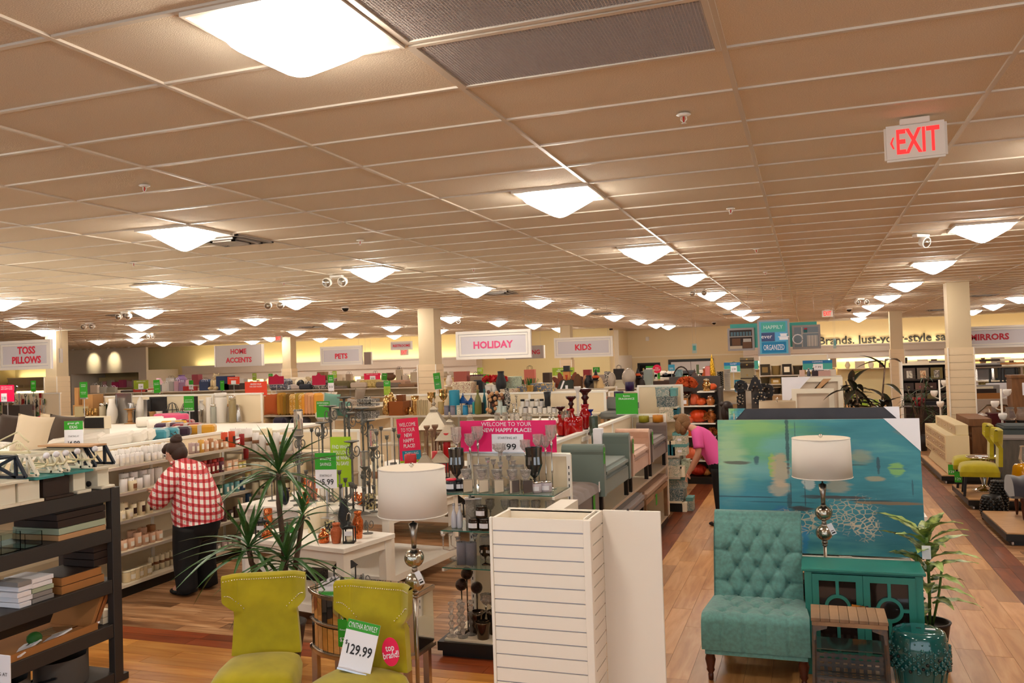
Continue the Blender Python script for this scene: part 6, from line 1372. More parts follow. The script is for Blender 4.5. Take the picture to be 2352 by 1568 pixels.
for i,(px,r,z,c_,lb,y_)in enumerate([(1594,.165,PZ_[4],'salmon','ribbed salmon orange pumpkin on the lower middle shelf',.2),(1606,.15,PZ_[5],'deep','deep red pumpkin on the black deck',.2),(1590,.13,PZ_[5],'deep','dark red pumpkin behind the deep red one',.36),(1624,.09,PZ_[5],'pale','small pale pumpkin at the deck right',.22),(1612,.17,PZ_[2],'velvet','large velvet orange pumpkin behind the pink shopper head',.22),(1618,.1,PZ_[1],'orange','small carved orange pumpkin on the second shelf',.2),(1598,.15,PZ_[1]+.0,'salmon','striped salmon pumpkin under the orange flowers',.26),(1644,.085,PZ_[0]+.02,'orange','glossy orange pumpkin jar at the top right',.2)]):
 put(pumpkin(r,M_pk[c_]),'pumpkin',lb,'pumpkin',px,PY+y_,z,i*.7)
M_clr=pm('clear_jar','#e9d8c0',.05,trans=.6,spec=.6);M_amber=pm('amber_mix','#7a3a18',.3,noise=(40,'#c87a3a',.4))
for i,(px,z,h,m)in enumerate([(1640,PZ_[1],.15,M_amber),(1632,PZ_[0],.2,M_gold),(1640,PZ_[2],.22,M_amber),(1596,PZ_[3]-.0,.18,M_amber),(1589,PZ_[2],.12,M_pk['salmon'])]):put(vase('ginger',.08,h,m)+[S('lid',LM(((.06,h),(.05,h+.02),(.01,h+.035),(0,h+.04)),14),M_C)],'autumn_jar',f'jar of autumn potpourri on the pumpkin stand, {ORD[i]} listed from the top','jar',px,PY+.13,z)
def FC(n,R_,m,seed,ls=.05):
 def f():
  r_=random.Random(seed);b=B()
  for k in range(n):
   a=r_.random()*6.28;el=r_.random()*1.5-.2;p=Vector((R_*cos(a)*cos(el),R_*sin(a)*cos(el),R_*sin(el)*.8+R_*.6))
   for q in range(3):o=len(b.v);b._add([(0,0,0),(ls*.5,0,ls*.35),(0,0,ls),(-ls*.5,0,ls*.35)],[(0,1,2,3)]);b.move(Matrix.Translation(p)@Matrix.Rotation(r_.random()*6.28,4,'Z')@Matrix.Rotation(r_.random()*2-.6,4,'X'),o)
  return b.mesh('blooms')
 return once(('fc',n,R_,seed),f)
M_oflower=pm('orange_petals','#d8662e',.7,noise=(12,'#b8481c',.4))
put([S('blooms',FC(120,.17,M_oflower,4,.08),M_oflower),S('pot',LM(((.05,-.24),(.08,.02),(0,.02)),14),M_B)],'hydrangea_bunch','bunch of orange silk hydrangeas on top of the pumpkin stand','flowers',1586,PY+.09,PZ_[1]+.24)
for i,(px,z)in enumerate([(1630,PZ_[4]),(1642,PZ_[3]),(1636,PZ_[2]-.0)]):put([S('blooms',FC(70,.1,M_amber,9+i,.07),M_amber)],'leaf_garland',f'heap of autumn leaf garland on the pumpkin stand, {("lowest", "middle", "top")[i]}','garland',px,PY+.12,z)
put(CT(.14,.1,.14,M_F,M_P),'striped_gift','small striped gift box before the orange flowers','box',1580,PY+.05,PZ_[1])
for i,px in enumerate((1585,1592)):put([S('net',BM(.09,.09,.22,.02),M_pk['velvet']),S('tag',BM(.05,.002,.05),M_P,(0,-.047,.16))],'pumpkin_bag',f'bag of mini pumpkins on the pumpkin stand, {("left", "right")[i]} one','bag',px,PY+.1,PZ_[3])
# == white nesting tables with candle holders
def WT(name,label,cx,cy,w_,d,h,rz,shelf=None,castors=False,apron=True):
 t=TH(name,label,'table',(cx,cy,0),rz)
 mk('top',BM(round(w_,3),round(d,3),.045,.004),M_W,t,(0,0,h-.045));z0=.06 if castors else 0
 for sx in(-1,1):
  for sy in(-1,1):
   mk('leg',BM(.09,.09,h-.045-z0,.003),M_W,t,(sx*(w_/2-.07),sy*(d/2-.07),z0))
   if castors:mk('castor',B().la([(.022,-.01),(.026,0),(.022,.01)],12).move(Matrix.Translation((0,0,.027))@Matrix.Rotation(pi/2,4,'Y')).box(-.018,.018,-.015,.015,.045,.06),M_K,t,(sx*(w_/2-.07),sy*(d/2-.07),0))
 mk('apron',B().box(-w_/2+.11,w_/2-.11,-d/2+.035,-d/2+.055,h-.13,h-.046).box(-w_/2+.11,w_/2-.11,d/2-.055,d/2-.035,h-.13,h-.046).box(-w_/2+.035,-w_/2+.055,-d/2+.11,d/2-.11,h-.13,h-.046).box(w_/2-.055,w_/2-.035,-d/2+.11,d/2-.11,h-.13,h-.046),M_W,t)
 if shelf:mk('shelf',B().box(-w_/2+.03,w_/2-.03,-d/2+.03,d/2-.03,shelf-.07,shelf),M_W,t)
 return t
T1=WT('nesting_table','white display table holding copper jars and ivory candles',-4.47,7.02,1.3,.72,.75,-.2,.2)
T2=WT('nesting_table','white castored table with low shelf behind the copper jars',-4.95,8.5,2.0,1.5,.86,-.1,.2,True)
T3=WT('nesting_table','white table with dark lanterns on its low shelf, beyond the left floor lamp',-5.05,10.9,1.9,1.1,.92,-.05,.3,True)
def on(px,py,z):return AZ(px,py,z)
def tput(specs,name,label,cat,px,py,z,rz=0,scale=1):p=AZ(px,py,z);return PL(specs,name,label,cat,(p.x,p.y,z+.001),rz,scale)
def toph(px,pb,pt,z):
 p=AZ(px,pb,z);d=_ray(px,pt);k=p.y/d.y;return EYE+d.z*k-z
for i,(px,pb,pt,r,lb)in enumerate([(722,1222,1166,.062,'ivory pillar candle with sticker, front of the copper jar table'),(742,1205,1152,.062,'tallest ivory pillar candle on the copper jar table'),(700,1212,1164,.06,'ivory pillar candle half behind the dracaena leaves')]):tput(CN(r,toph(px,pb,pt,.75),M_wax),'wax_candle',lb,'candle',px,pb,.75)
tput(vase('tall',.06,toph(791,1215,1147,.75),pm('black_hammered','#15171c',.3,bump=(60,.6))),'black_vase','tapered black vase on the copper jar table','vase',791,1215,.75)
tput(vase('ginger',.052,toph(773,1247,1201,.75),pm('copper_quilted','#b8623a',.3,.5,bump=(70,1))),'copper_jar','quilted matte copper jar at the front of the white table','jar',773,1247,.75)
tput(vase('ginger',.05,toph(823,1236,1174,.75),M_Q),'copper_jar','tall shiny copper jar at the right end of the white table','jar',823,1236,.75)
tput(vase('bottle',.05,toph(744,1246,1214,.75),M_Q,10,.04),'copper_jar','squat ribbed copper bottle at the front left of the quilted jar','jar',744,1246,.75)
tput(vase('bottle',.05,toph(613,1235,1205,.75),M_Q,10,.04),'copper_jar','squat ribbed copper bottle behind the dracaena, left end of the table','jar',613,1235,.75)
tput(vase('cyl',.045,toph(616,1208,1168,.75),M_Q),'copper_jar','copper cylinder behind the left black lantern','jar',616,1208,.75)
M_LA=pm('black_fretwork','#141216',.5,noise=(38,'#b8a878',.06))
tput(vase('cyl',.05,toph(758,1226,1197,.75),M_LA),'fretwork_votive','black fretwork votive holder behind the quilted copper jar','votive holder',758,1226,.75)
def loop_lantern(px,pb,pt,lb):
 h=toph(px,pb,pt,.75);w_=.1
 def hoop():return B().tu([(.022*cos(a*pi/8),0,h*.74+h*.26*sin(a*pi/8))for a in range(9)],.005,6).mesh('loop')
 tput([S('frame',once(('llf',round(h,2)),lambda:B().box(-.05,.05,-.05,.05,0,.01).box(-.05,.05,-.05,.05,h*.5,h*.53).box(-.05,-.04,-.05,-.04,.01,h*.5).box(.04,.05,-.05,-.04,.01,h*.5).box(-.05,-.04,.04,.05,.01,h*.5).box(.04,.05,.04,.05,.01,h*.5).mesh('f')),M_K),S('roof',once(('llr',round(h,2)),lambda:B().la([(.068,h*.53),(.03,h*.6),(.022,h*.62),(.022,h*.7),(0,h*.7)],4).mesh('roof')),M_K,(0,0,0),(0,0,pi/4)),S('loop',once(('lll',round(h,2)),hoop),M_C),S('candle',LM(((.025,.01),(.025,.07),(0,.07)),12),M_wax),S('header_card',BM(.07,.002,.04),M_P,(0,-.045,.07))],'loop_lantern',lb,'lantern',px,pb,.75,.3)
loop_lantern(803,1246,1178,'black cube lantern with chrome loop beside the quilted copper jar');loop_lantern(602,1232,1168,'black cube lantern with chrome loop at the left end, behind dracaena leaves')
tput([S('leaves',FC(24,.04,M_leaf1,3,.06),pm('succulent','#3f8f3a',.5)),S('pot',LM(((.03,0),(.04,.06),(0,.06)),14),M_P)],'potted_succulent','small green succulent in white pot on the copper jar table','plant',664,1232,.75)
tput([S('scrolls',scroll_mesh(.05,.004),M_iron,(0,0,.09)),S('base',LM(((.05,0),(.05,.005),(.006,.012),(.005,.11),(0,.11)),14),M_iron)],'iron_stand','scrolled iron stand base at the right end of the copper jar table','stand',845,1225,.75)
def candelabra_iron(px,pb,z,h,lb,arms=5,w_=.3):tput(CB(h,w_,M_iron,arms),'iron_candelabra',lb,'candelabra',px,pb,z,.3)
# low shelf of the first table
tput([S('block',BM(.19,.19,.26),pm('black_cutwork','#191512',.7,noise=(50,'#3a342c',.1),bump=(50,1)))],'cutwork_box','black cutwork lantern box on the low shelf under the copper jars','lantern',724,1322,.2)
tput(LT(.16,.34,M_K,M_K),'black_lantern','black framed lantern under the right end of the copper jar table','lantern',793,1345,.2)
# behind: second table
Z2=.86
for i,(px,pb,pt,kind)in enumerate([(797,1160,912,'h'),(764,1150,932,'h'),(838,1156,937,'h'),(744,1140,970,'h'),(812,1175,1013,'h'),(806,1140,948,'h'),(850,1150,965,'h')]):
 tput(iron_holder(toph(px,pb,pt,Z2),M_iron,.075),'iron_candle_holder',f'tall grey iron pillar holder with scrolls, {("tallest", "second tallest", "one behind the lime sign right edge", "leftmost of the scrolled group", "shortest, before the lime sign", "slim one behind the tallest", "rightmost of the scrolled group")[i]}','candle holder',px,pb,Z2,i*.5)
for i,(px,pb,pt)in enumerate([(720,1150,983),(736,1155,993),(870,1165,990),(880,1150,980),(893,1160,1000),(910,1155,983),(920,1150,997),(860,1175,1050),(625,1150,1085),(676,1150,1100),(705,1160,1080)]):
 tput(pin_stick(toph(px,pb,pt,Z2),M_iron),'iron_candlestick',f'slim grey iron candlestick on the rear white table, {ORD[i]} counted from the lime sign','candlestick',px,pb,Z2)
for i,(px,pb,pt)in enumerate([(782,1178,1080),(835,1180,1090)]):candelabra_iron(px,pb,Z2,toph(px,pb,pt,Z2),f'grey iron candelabra of five cups, {("left one before the white savings sign", "right one before the black vase")[i]}',5,.22)
M_CL=pm('hurricane_glass','#e8e4de',.04,trans=.85,ior=1.25,spec=.6)
for i,(px,pb,pt)in enumerate([(733,1100,981),(757,1100,981),(905,1110,980),(715,1150,1050)]):tput(vase('hurricane',.06,.26,M_CL)+[S('stem',LM(((.05,-.0),(.05,.006),(.012,.02)),14),M_iron)],'hurricane_lamp',f'clear glass hurricane on the rear white table, {ORD[i]} from left','hurricane',px,pb,Z2+.0,0)
for i,(px,pt,pb)in enumerate([(686,940,1000),(683,985,1040),(858,985,1025),(838,1035,1070),(745,1118,1150)]):
 p=AZ(px,1160,Z2);q=AY(px,pb,p.y);h=AY(px,pt,p.y).z-q.z
 PL(vase('cyl',.05,h,M_CL,16,.05)+[S('cup',LM(((.012,-.05),(.055,-.005),(.055,0)),16),M_iron),S('pole',LM(((.06,-(q.z-Z2)+.001),(.06,-(q.z-Z2)+.008),(.009,-(q.z-Z2)+.02),(.009,-.05)),10),M_iron),S('scrolls',scroll_mesh(.06,.006),M_iron,(0,0,-.08))],'ribbed_hurricane',f'ribbed glass hurricane on a grey iron stem, {ORD[i]} listed left to right','hurricane',q)
for i,(px,pb,pt,r,m,lb)in enumerate([(870,1135,1045,.075,M_wax,'big ivory candle with brown band behind the left lamp shade'),(777,1150,1085,.07,M_wax,'ivory candle behind the savings sign'),(700,1150,1120,.06,M_wax,'ivory candle seen between dracaena leaves')]):tput(CN(r,toph(px,pb,pt,Z2),m,M_band if i==0 else None),'wax_candle',lb,'candle',px,pb,Z2)
for i,(px,pb,pt,r,k)in enumerate([(718,1148,1096,.06,'ginger'),(700,1160,1130,.05,'bottle'),(818,1150,1130,.05,'bottle'),(832,1158,1132,.05,'bottle'),(705,1128,1098,.05,'ginger')]):tput(vase(k,r,toph(px,pb,pt,Z2),M_Q),'copper_jar',f'copper glass jar on the rear white table, {ORD[i]} listed','jar',px,pb,Z2)
for i,(px,pb,pt,r)in enumerate([(852,1168,1134,.055),(660,1140,1125,.05),(728,1110,1068,.05)]):tput(vase('cyl',r,toph(px,pb,pt,Z2),M_LA),'fretwork_votive',f'black fretwork votive on the rear white table, {("right end", "behind the dracaena", "behind the left hurricane")[i]}','votive holder',px,pb,Z2)
tput(vase('ball',.05,.2,pm('dark_bottle','#141a26',.2)),'dark_bottle','dark blue bottle seen between dracaena leaves','bottle',655,1160,Z2)
sx=AZ(750,1165,Z2);hh=toph(750,1165,1040,Z2)
def BG(px0,px1,pt,pb,q,bands,lines,lb,rz=0,name='price_sign',pole=True,tilt=0,base_z=0):
 c=AQ((px0+px1)/2,pb,q);w_=(px1-px0)*q/FPX;h=(pb-pt)*q/FPX;t=sign(c,w_,h,bands,lines,lb,rz,False,name,tilt)
 if pole:mk('stand',B().box(-.008,.008,.0052,.02,-(c.z-base_z),h*.5).box(-.06,.06,-.04,.06,-(c.z-base_z),-(c.z-base_z)+.006),M_alu,t,(0,0,0))
 return t
BG(724,775,1040,1121,8.35,[(M_P,),(M_G,.53,1)],[('amazing',M_P,0,.83,.52,.1),('SAVINGS',M_P,0,.68,.52,.09),('STARTING AT',M_I,.0,.36,.58,.06),('$',M_I,-.25,.2,None,.08),('5.99',M_I,.08,.18,.55,.17,.01)],'green and white sign lettered amazing savings, 5.99, on the white tables',.2,base_z=Z2)
BG(760,810,1003,1118,8.8,[(M_lime,)],[('FIND WHAT',M_P,0,.8,.82,.075),('YOU LOVE.',M_P,0,.69,.76,.075),('LOVE WHAT',M_P,0,.58,.82,.075,.012),('YOU SAVE!',M_P,0,.47,.76,.075,.012)],'lime sign reading find what you love, love what you save',.15,base_z=Z2)
# third table: red candles and lanterns
Z3=.92
BG(918,970,960,1062,11.0,[(M_pink,),(M_teal,.06,.27,-.36,.5),(M_lime,0,.05)],[('WELCOME',M_P,0,.86,.76,.085),('TO YOUR',M_P,0,.74,.64,.085),('NEW',M_P,0,.62,.36,.085,.015),('HAPPY',M_P,0,.5,.5,.085,.015),('PLACE!',M_P,0,.38,.52,.085,.015),('THRILLING',M_P,.08,.21,.62,.06),('FINDS',M_P,.08,.12,.42,.06,.015)],'pink sign reading welcome to your new happy place, thrilling finds',.12,base_z=Z3,tilt=-.07)
for i,(px,pb,pt,r)in enumerate([(944,1100,1043,.075),(940,1108,1065,.08),(1005,1090,1036,.065),(1028,1080,994,.05),(1020,1085,1063,.06)]):tput(CN(r,toph(px,pb,pt,Z3),pm('red_wax','#b3121a',.35)),'wax_candle',f'glossy red candle behind the left lamp shade, {("front left", "lowest front", "right of the lanterns", "tallest", "small right")[i]}','candle',px,pb,Z3)
M_lwood=pm('lantern_wood','#8a6a4c',.7)
for i,(px,pb,pt,w_,fr_)in enumerate([(1000,1060,922,.38,M_lwood),(1036,1078,952,.3,M_lwood),(1083,1075,940,.26,M_lwood),(977,1106,1032,.16,M_K),(1012,1100,1028,.2,M_K)]):tput(LT(w_,toph(px,pb,pt,Z3),pm('hammered_roof','#a89c8a',.5,.6,bump=(60,.5)),fr_),'metal_roof_lantern',f'lantern with silver pagoda roof, {("largest wooden one", "second wooden one", "third wooden one beside the pink sign", "small black one behind the lamp", "small black one right of it")[i]}','lantern',px,pb,Z3,.25)
for i,(px,pb,pt)in enumerate([(983,1075,977),(1012,1080,992),(995,1070,985),(1002,1080,975)]):tput(vase('stick',.045,toph(px,pb,pt,Z3),pm('turned_oak','#7d6048',.7)),'wood_candlestick',f'turned brown wood candlestick behind the lamp, {ORD[i]} listed','candlestick',px,pb,Z3)
p3=AZ(960,1225,.3)
for i in range(7):PL(LT(.2,.34,M_K,M_R if i%2 else M_K)+[S('tag',LM(((.025,0),(.025,.002)),14),M_P,(.0,-.11,.2),(pi/2,0,0))],'dark_lantern',f'dark wooden lantern on the low shelf beyond the left lamp, {ORD[i]} from left','lantern',(-5.9+.27*i,10.6-.02*i,.301))
# == furniture along the right of the aisle
M_oaktop=pm('oak_deck','#c79a6a',.5,noise=(5,'#b88a5a',.3),stretch=(1,6,1))
def platform(x0,x1,y0,y1,label):
 t=TH('display_platform',label,'platform',(x0,y0,0));w_,d=x1-x0,y1-y0
 mk('deck',B().box(0,w_,0,d,.135,.15),M_oaktop,t);mk('rim',B().box(-.012,w_+.012,-.012,d+.012,.06,.134),M_K,t);mk('base',B().box(.05,w_-.05,.05,d-.05,.0,.06),M_K,t)
 for x,y in((.06,.02),(w_-.1,.02),(.06,d-.1)):mk('castor',B().la([(.02,-.012),(.026,0),(.02,.012)],12).move(Matrix.Translation((x,y,.027))@Matrix.Rotation(pi/2,4,'Y')),M_alu,t)
a=AZ(2300,1223,.15);b_=AZ(2246,1172,.15);platform(2.13,3.9,a.y,b_.y,'low black-edged platform holding the black tufted bench, right side')
c=AZ(2220,1146,.15);d_=AZ(2180,1112,.15);platform(2.12,4.0,c.y,d_.y,'low black-edged platform under the two distant yellow chairs');e_=AZ(2161,1091,.15);platform(2.11,2.98,e_.y,e_.y+2.95,'low black-edged platform under the cream dresser')
PA,PB,PC=a.y,c.y,e_.y
# black channel-tufted bench
M_char=pm('charcoal_velvet','#25212a',.8,sheen=.5)
t=TH('channel_bench','charcoal channel-tufted bench with turned legs on the near right platform','bench',(2.95,PA+1.05,.151))
def chan(u,v):
 x=(u-.5)*1.15;y=(v-.5)*.6;e=(max(0,1-abs(2*v-1)**3))**.5;return(x,y,.31+.22*e-.02*abs(cos(x*14))**4+.05*max(0,abs(2*u-1)-.8)*0)
b=B().gr(chan,60,18);b.gr(lambda u,v:((u-.5)*1.15,(v-.5)*.6,.31-.06*(1-abs(2*v-1)**3)),20,8)
for s_ in(0,1):b._add([chan(s_,v/18)for v in range(19)]+[((s_-.5)*1.15,0,.26)],[list(range(20))])
mk('cushion',b,M_char,t)
for sx in(-1,1):
 for sy in(-1,1):mk('leg',LM(((.012,0),(.016,.03),(.028,.16),(.02,.2),(.034,.22),(.034,.3)),12),M_legw,t,(sx*.46,sy*.19,0))
t=TH('velvet_pouf','black round velvet pouf on block feet, cut by the right photo edge','ottoman',(2.85,PA+.32,.151))
mk('body',LM(((.24,.09),(.26,.1),(.27,.3),(.26,.38),(.2,.4),(0,.405)),30),pm('black_velvet','#060508',.9),t)
for a_ in range(4):mk('foot',BM(.06,.06,.09),M_K,t,(.15*cos(a_*pi/2+.6),.15*sin(a_*pi/2+.6),0))
M_peb=pm('black_pebbles','#1c1916',.25)
def pebble_vase(h,r,label,loc,rot=(0,0,0)):
 b=B();rr=random.Random(6);n=int(h/.035)
 for j in range(n):
  for k in range(12):
   a_=2*pi*(k+.5*(j%2))/12;q=r*(.75+.25*sin(pi*(j+.5)/n));b.ball((q*cos(a_),q*sin(a_),.02+j*.035),.024,6,5,1,1,.9)
 return PL([S('pebbles',b.mesh('peb'),M_peb),S('lining',LM(((r*.8,0),(r*.95,h*.5),(r*.85,h-.01),(0,h-.02)),16),M_K)],'pebble_vase',label,'vase',loc,0,1,None,rot)
pebble_vase(.5,.1,'tall black pebble vase before the nearer distant yellow chair',(AY(2293,1100,PA+1.9).x,PA+1.9,.15));pebble_vase(.34,.13,'round black pebble urn under the charcoal bench',(AY(2278,1160,PA+1.62).x,PA+1.62,.151))
# two yellow dining chairs turned to the aisle
yc=WCH((AY(2250,1090,PB+.45).x,PB+.45,.151),-pi/2-.1,'yellow wing dining chair on a platform, nearer one of the distant pair')
yd=WCH((AY(2232,1068,PB+1.25).x,PB+1.25,.151),-pi/2-.1,'yellow wing dining chair on a platform, further one of the distant pair')
for c_,px,py,lb in((yc,2218,1085,'green price ticket hanging from the nearer distant yellow chair'),(yd,2190,1075,'green price ticket hanging from the further distant yellow chair')):
 p=AY(px,py,c_.location.y-.05);t=TH('price_ticket',lb,'tag',(c_.location.x-.30,c_.location.y-.1,.5),-.4);mk('card',B().box(-.05,.05,-.002,.002,-.16,0),M_G,t);text('129',M_P,t,(0,-.003,-.11),w=.07,ext=.002)
t=TH('pedestal_table','round mirror-top pedestal table between the distant yellow chairs','table',(AY(2240,1060,PB+.78).x+.12,PB+.83,.151))
mk('top',LM(((.23,.5),(.24,.505),(.24,.525),(.22,.52),(0,.52)),28),M_MI,t);mk('pedestal',LM(((.17,0),(.17,.015),(.06,.06),(.035,.1),(.06,.2),(.03,.28),(.07,.4),(.04,.46),(.12,.5)),20),M_C,t)
# cream dresser with stepped top
M_dres=pm('cream_lacquer','#dccaa0',.4);M_ston=pm('inlay_front','#c4ab88',.5,noise=(30,'#b39a78',.3))
x0=2.2;y0=PC+.1;dl=2.7;zt1=AY(2180,1000,y0).z;zt2=AY(2180,972,y0+.4).z
x1=AY(2228,1040,y0).x
t=TH('stepped_dresser','cream dresser with stepped upper drawers and splayed base, facing the aisle','dresser',((x0+x1)/2,y0+dl/2,.151));W_=x1-x0
mk('body',B().box(-W_/2,W_/2,-dl/2,dl/2,.2,zt1-.151).mesh('b',.006),M_dres,t);mk('upper',B().box(-W_/2+.16,W_/2,-dl/2+.05,dl/2-.3,zt1-.151+.001,zt2-.151).mesh('b',.006),M_dres,t)
mk('base',B()._add([(-W_/2+.03,-dl/2+.1,.0),(W_/2-.03,-dl/2+.1,0),(W_/2-.03,dl/2-.1,0),(-W_/2+.03,dl/2-.1,0),(-W_/2+.1,-dl/2+.2,.2),(W_/2-.1,-dl/2+.2,.2),(W_/2-.1,dl/2-.2,.2),(-W_/2+.1,dl/2-.2,.2)],[(3,2,1,0),(4,5,6,7),(0,1,5,4),(1,2,6,5),(2,3,7,6),(3,0,4,7)]),M_dres,t)
for i in range(3):
 for j in range(3):
  y=-dl/2+.1+(dl-.2)*(j+.5)/3;h_=(zt1-.151-.26)/3;z=.23+i*(h_+.01);d=mk('drawer',B().box(-.008,.0,-(dl-.3)/6,(dl-.3)/6,z,z+h_-.02),M_ston,t,(-W_/2,y,0));mk('knob',B().ball((-.02,0,z+h_/2-.01),.014,8,6),M_C,d)
  for q in(-1,1):mk('inlay',B().box(-.0095,-.008,q*.2-.03,q*.2+.03,z+.05,z+h_-.07),M_R,d)
for j in range(3):y=-dl/2+.35+.75*j;d=mk('small_drawer',B().box(-.006,0,-.33,.33,zt1-.151+.02,zt2-.171),M_ston,t,(-W_/2+.16,y,0));mk('knob',B().ball((-.016,0,(zt1+zt2)/2-.151),.014,8,6),M_C,d)
# tall wooden console behind it
M_mango=pm('rough_brown_wood','#6b4526',.65,noise=(6,'#8a5c34',.5),stretch=(4,4,.6))
yk=PC+1.35;xa=AY(2229,985,yk).x;xb=AY(2276,985,yk).x;zt=AY(2250,962,yk).z
t=TH('wood_console','tall rough brown wood console with thick top behind the cream dresser','console',((xa+xb)/2,yk+.72,0));t.scale=(1,.47,1)
mk('top',B().box(-(xb-xa)/2-.02,(xb-xa)/2+.02,-1.52,1.5,zt-.13,zt),M_mango,t);mk('near_side',B().box(-(xb-xa)/2+.03,(xb-xa)/2-.03,-1.46,-1.38,.0,zt-.13),M_mango,t);mk('far_side',B().box(-(xb-xa)/2+.03,(xb-xa)/2-.03,1.3,1.4,0,zt-.13),M_mango,t);mk('shelf',B().box(-(xb-xa)/2+.05,(xb-xa)/2-.05,-1.38,1.3,.6,.64),M_mango,t)
# slate trunk, grey ottoman, yellow stool, red table, hurricanes, mirror
M_slateW=pm('slate_wood','#4a4640',.7,noise=(5,'#5d564c',.4),stretch=(4,4,.6))
def bx(px0,px1,pt,pb,Y,dep,m,name,lb,cat,extra=None,z0=None):
 a=AY(px0,pb,Y);b=AY(px1,pt,Y);base=a.z if z0 is None else z0
 t=TH(name,lb,cat,((a.x+b.x)/2,Y+dep/2,base));w_=b.x-a.x;h=b.z-base
 mk('body',B().box(-w_/2,w_/2,-dep/2,dep/2,0,h).mesh('b',.006),m,t)
 if extra:extra(t,w_,h,dep)
 return t
bx(2301,2400,1010,1090,PB+2.6,.6,M_slateW,'storage_chest','dark slate wood chest with grey top behind the distant yellow chairs','chest',lambda t,w_,h,d:mk('top',B().box(-w_/2-.01,w_/2+.01,-d/2-.01,d/2+.01,h,h+.03),pm('grey_top','#7a706c',.6),t),z0=0)
bx(2306,2400,988,1006,PB+3.5,.7,pm('slate_linen','#4c5354',.85),'upholstered_ottoman','grey nailhead ottoman at the right edge behind the slate chest','ottoman',lambda t,w_,h,d:(mk('cushion',B().box(-w_/2-.01,w_/2+.01,-d/2-.01,d/2+.01,h,h+.08).mesh('c',.03,3),MATS['slate_linen'],t),mk('plinth',B().box(-w_/2+.03,w_/2-.03,-d/2+.03,d/2-.03,-AY(2306,1006,PB+3.5).z,0),M_L,t)))
p=AZ(2343,1150,0);t=TH('garden_stool','yellow ceramic garden stool with black scroll, right photo edge','stool',(AY(2346,1090,PB+.95).x,PB+.75,.151))
M_ysl=pm('yellow_ceramic','#c98a00',.15,coat=.6);mk('body',LM(((.12,0),(.16,.1),(.17,.24),(.15,.38),(.12,.42),(0,.43)),28),M_ysl,t);mk('scroll_motif',B().tu([(.05*cos(a*.5)*.6,-.172,.2+.05*sin(a*.5)*(1-a/20))for a in range(14)],.006,5),M_K,t)
PL(vase('hurricane',.07,.26,M_CL),'hurricane_lamp','clear glass hurricane on the yellow garden stool','hurricane',(t.location.x-.0,t.location.y,.583))
ym=PC+4.6
t=bx(2240,2347,915,990,ym,.06,pm('grey_carton','#b3a294',.7),'mirror_carton','flat grey mirror carton standing right of the slatted column','box',lambda t,w_,h,d:mk('emblem',B().tu([(w_*.38+.06*cos(a*.4),-d/2-.002,h-.2+.06*sin(a*.4))for a in range(16)],.012,5,True),pm('carton_print','#8f8070',.7),t),z0=0)
t=TH('octagon_mirror','octagonal faceted mirror leaning on the grey carton, right side','mirror',(AY(2292,985,ym-.35).x,ym-.35,0));zc_=AY(2292,975,ym-.35).z;R_=abs(AY(2292,928,ym-.35).z-zc_)*1.05
b=B();oc=[(R_*1.05*cos(pi/8+k*pi/4),R_*sin(pi/8+k*pi/4))for k in range(8)];ic=[(x*.62,z*.62)for x,z in oc]
for k in range(8):
 (x1_,z1_),(x2_,z2_),(x3_,z3_),(x4_,z4_)=oc[k],oc[(k+1)%8],ic[(k+1)%8],ic[k];b._add([(x1_,.02,z1_),(x2_,.02,z2_),(x3_,-.015,z3_),(x4_,-.015,z4_)],[(0,1,2,3)])
 mk('bevel_facet',B()._add([(x1_,.02,z1_),(x2_,.02,z2_),(x3_,-.012,z3_),(x4_,-.012,z4_),(x1_,.03,z1_),(x2_,.03,z2_)],[(0,1,2,3),(0,4,5,1)]),M_MI,t,(0,0,zc_))
mk('centre_glass',B()._add([(x,-.013,z)for x,z in ic],[list(range(8))]),M_MI,t,(0,0,zc_));mk('edge',B().tu([(x,.0,z)for x,z in oc],.014,5,True).tu([(x,-.014,z)for x,z in ic],.008,5,True),pm('antique_silver','#7a6a56',.3,.8),t,(0,0,zc_));mk('foot',B().box(-.2,.2,-.04,.1,0,zc_-R_*.9),M_K,t)
bx(2278,2332,952,1040,ym-1.2,.3,pm('red_lacquer','#5a1016',.3),'red_console','dark red narrow console in front of the octagon mirror','console',lambda t,w_,h,d:(mk('top',B().box(-w_/2-.03,w_/2+.03,-d/2-.02,d/2+.02,h,h+.03),MATS['red_lacquer'],t),mk('drawer',B().box(-w_*.3,w_*.3,-d/2-.012,-d/2,h*.3,h*.8),M_DK,t)),z0=0)
for i,(px,pt,pb)in enumerate([(2322,935,1000),(2349,935,1000)]):
 Y=ym-2.0;p=AY(px,pb,Y);h=AY(px,pt,Y).z-p.z
 PL([S('glass',vase('hurricane',.11,h*.45,M_CL)[0][1],M_CL,(0,0,h*.55)),S('urn',LM(((.02,h*.2),(.09,h*.5),(.1,h*.55),(0,h*.55)),16),M_K),S('stand',once(('hst',i),lambda:B().la([(.12,-p.z+.001),(.12,-p.z+.01),(.015,-p.z+.05),(.015,h*.25)],10).tu([(.1,0,h*.55),(.16,0,h*.4),(.06,0,h*.1),(.13,0,-.05),(.1,0,-.1)],.008,5).tu([(-.1,0,h*.55),(-.16,0,h*.4),(-.06,0,h*.1),(-.13,0,-.05),(-.1,0,-.1)],.008,5).mesh('s')),M_K)],'scroll_hurricane',f'glass hurricane on black scroll stand, {("left of two", "at the right photo edge")[i]}','hurricane',p)
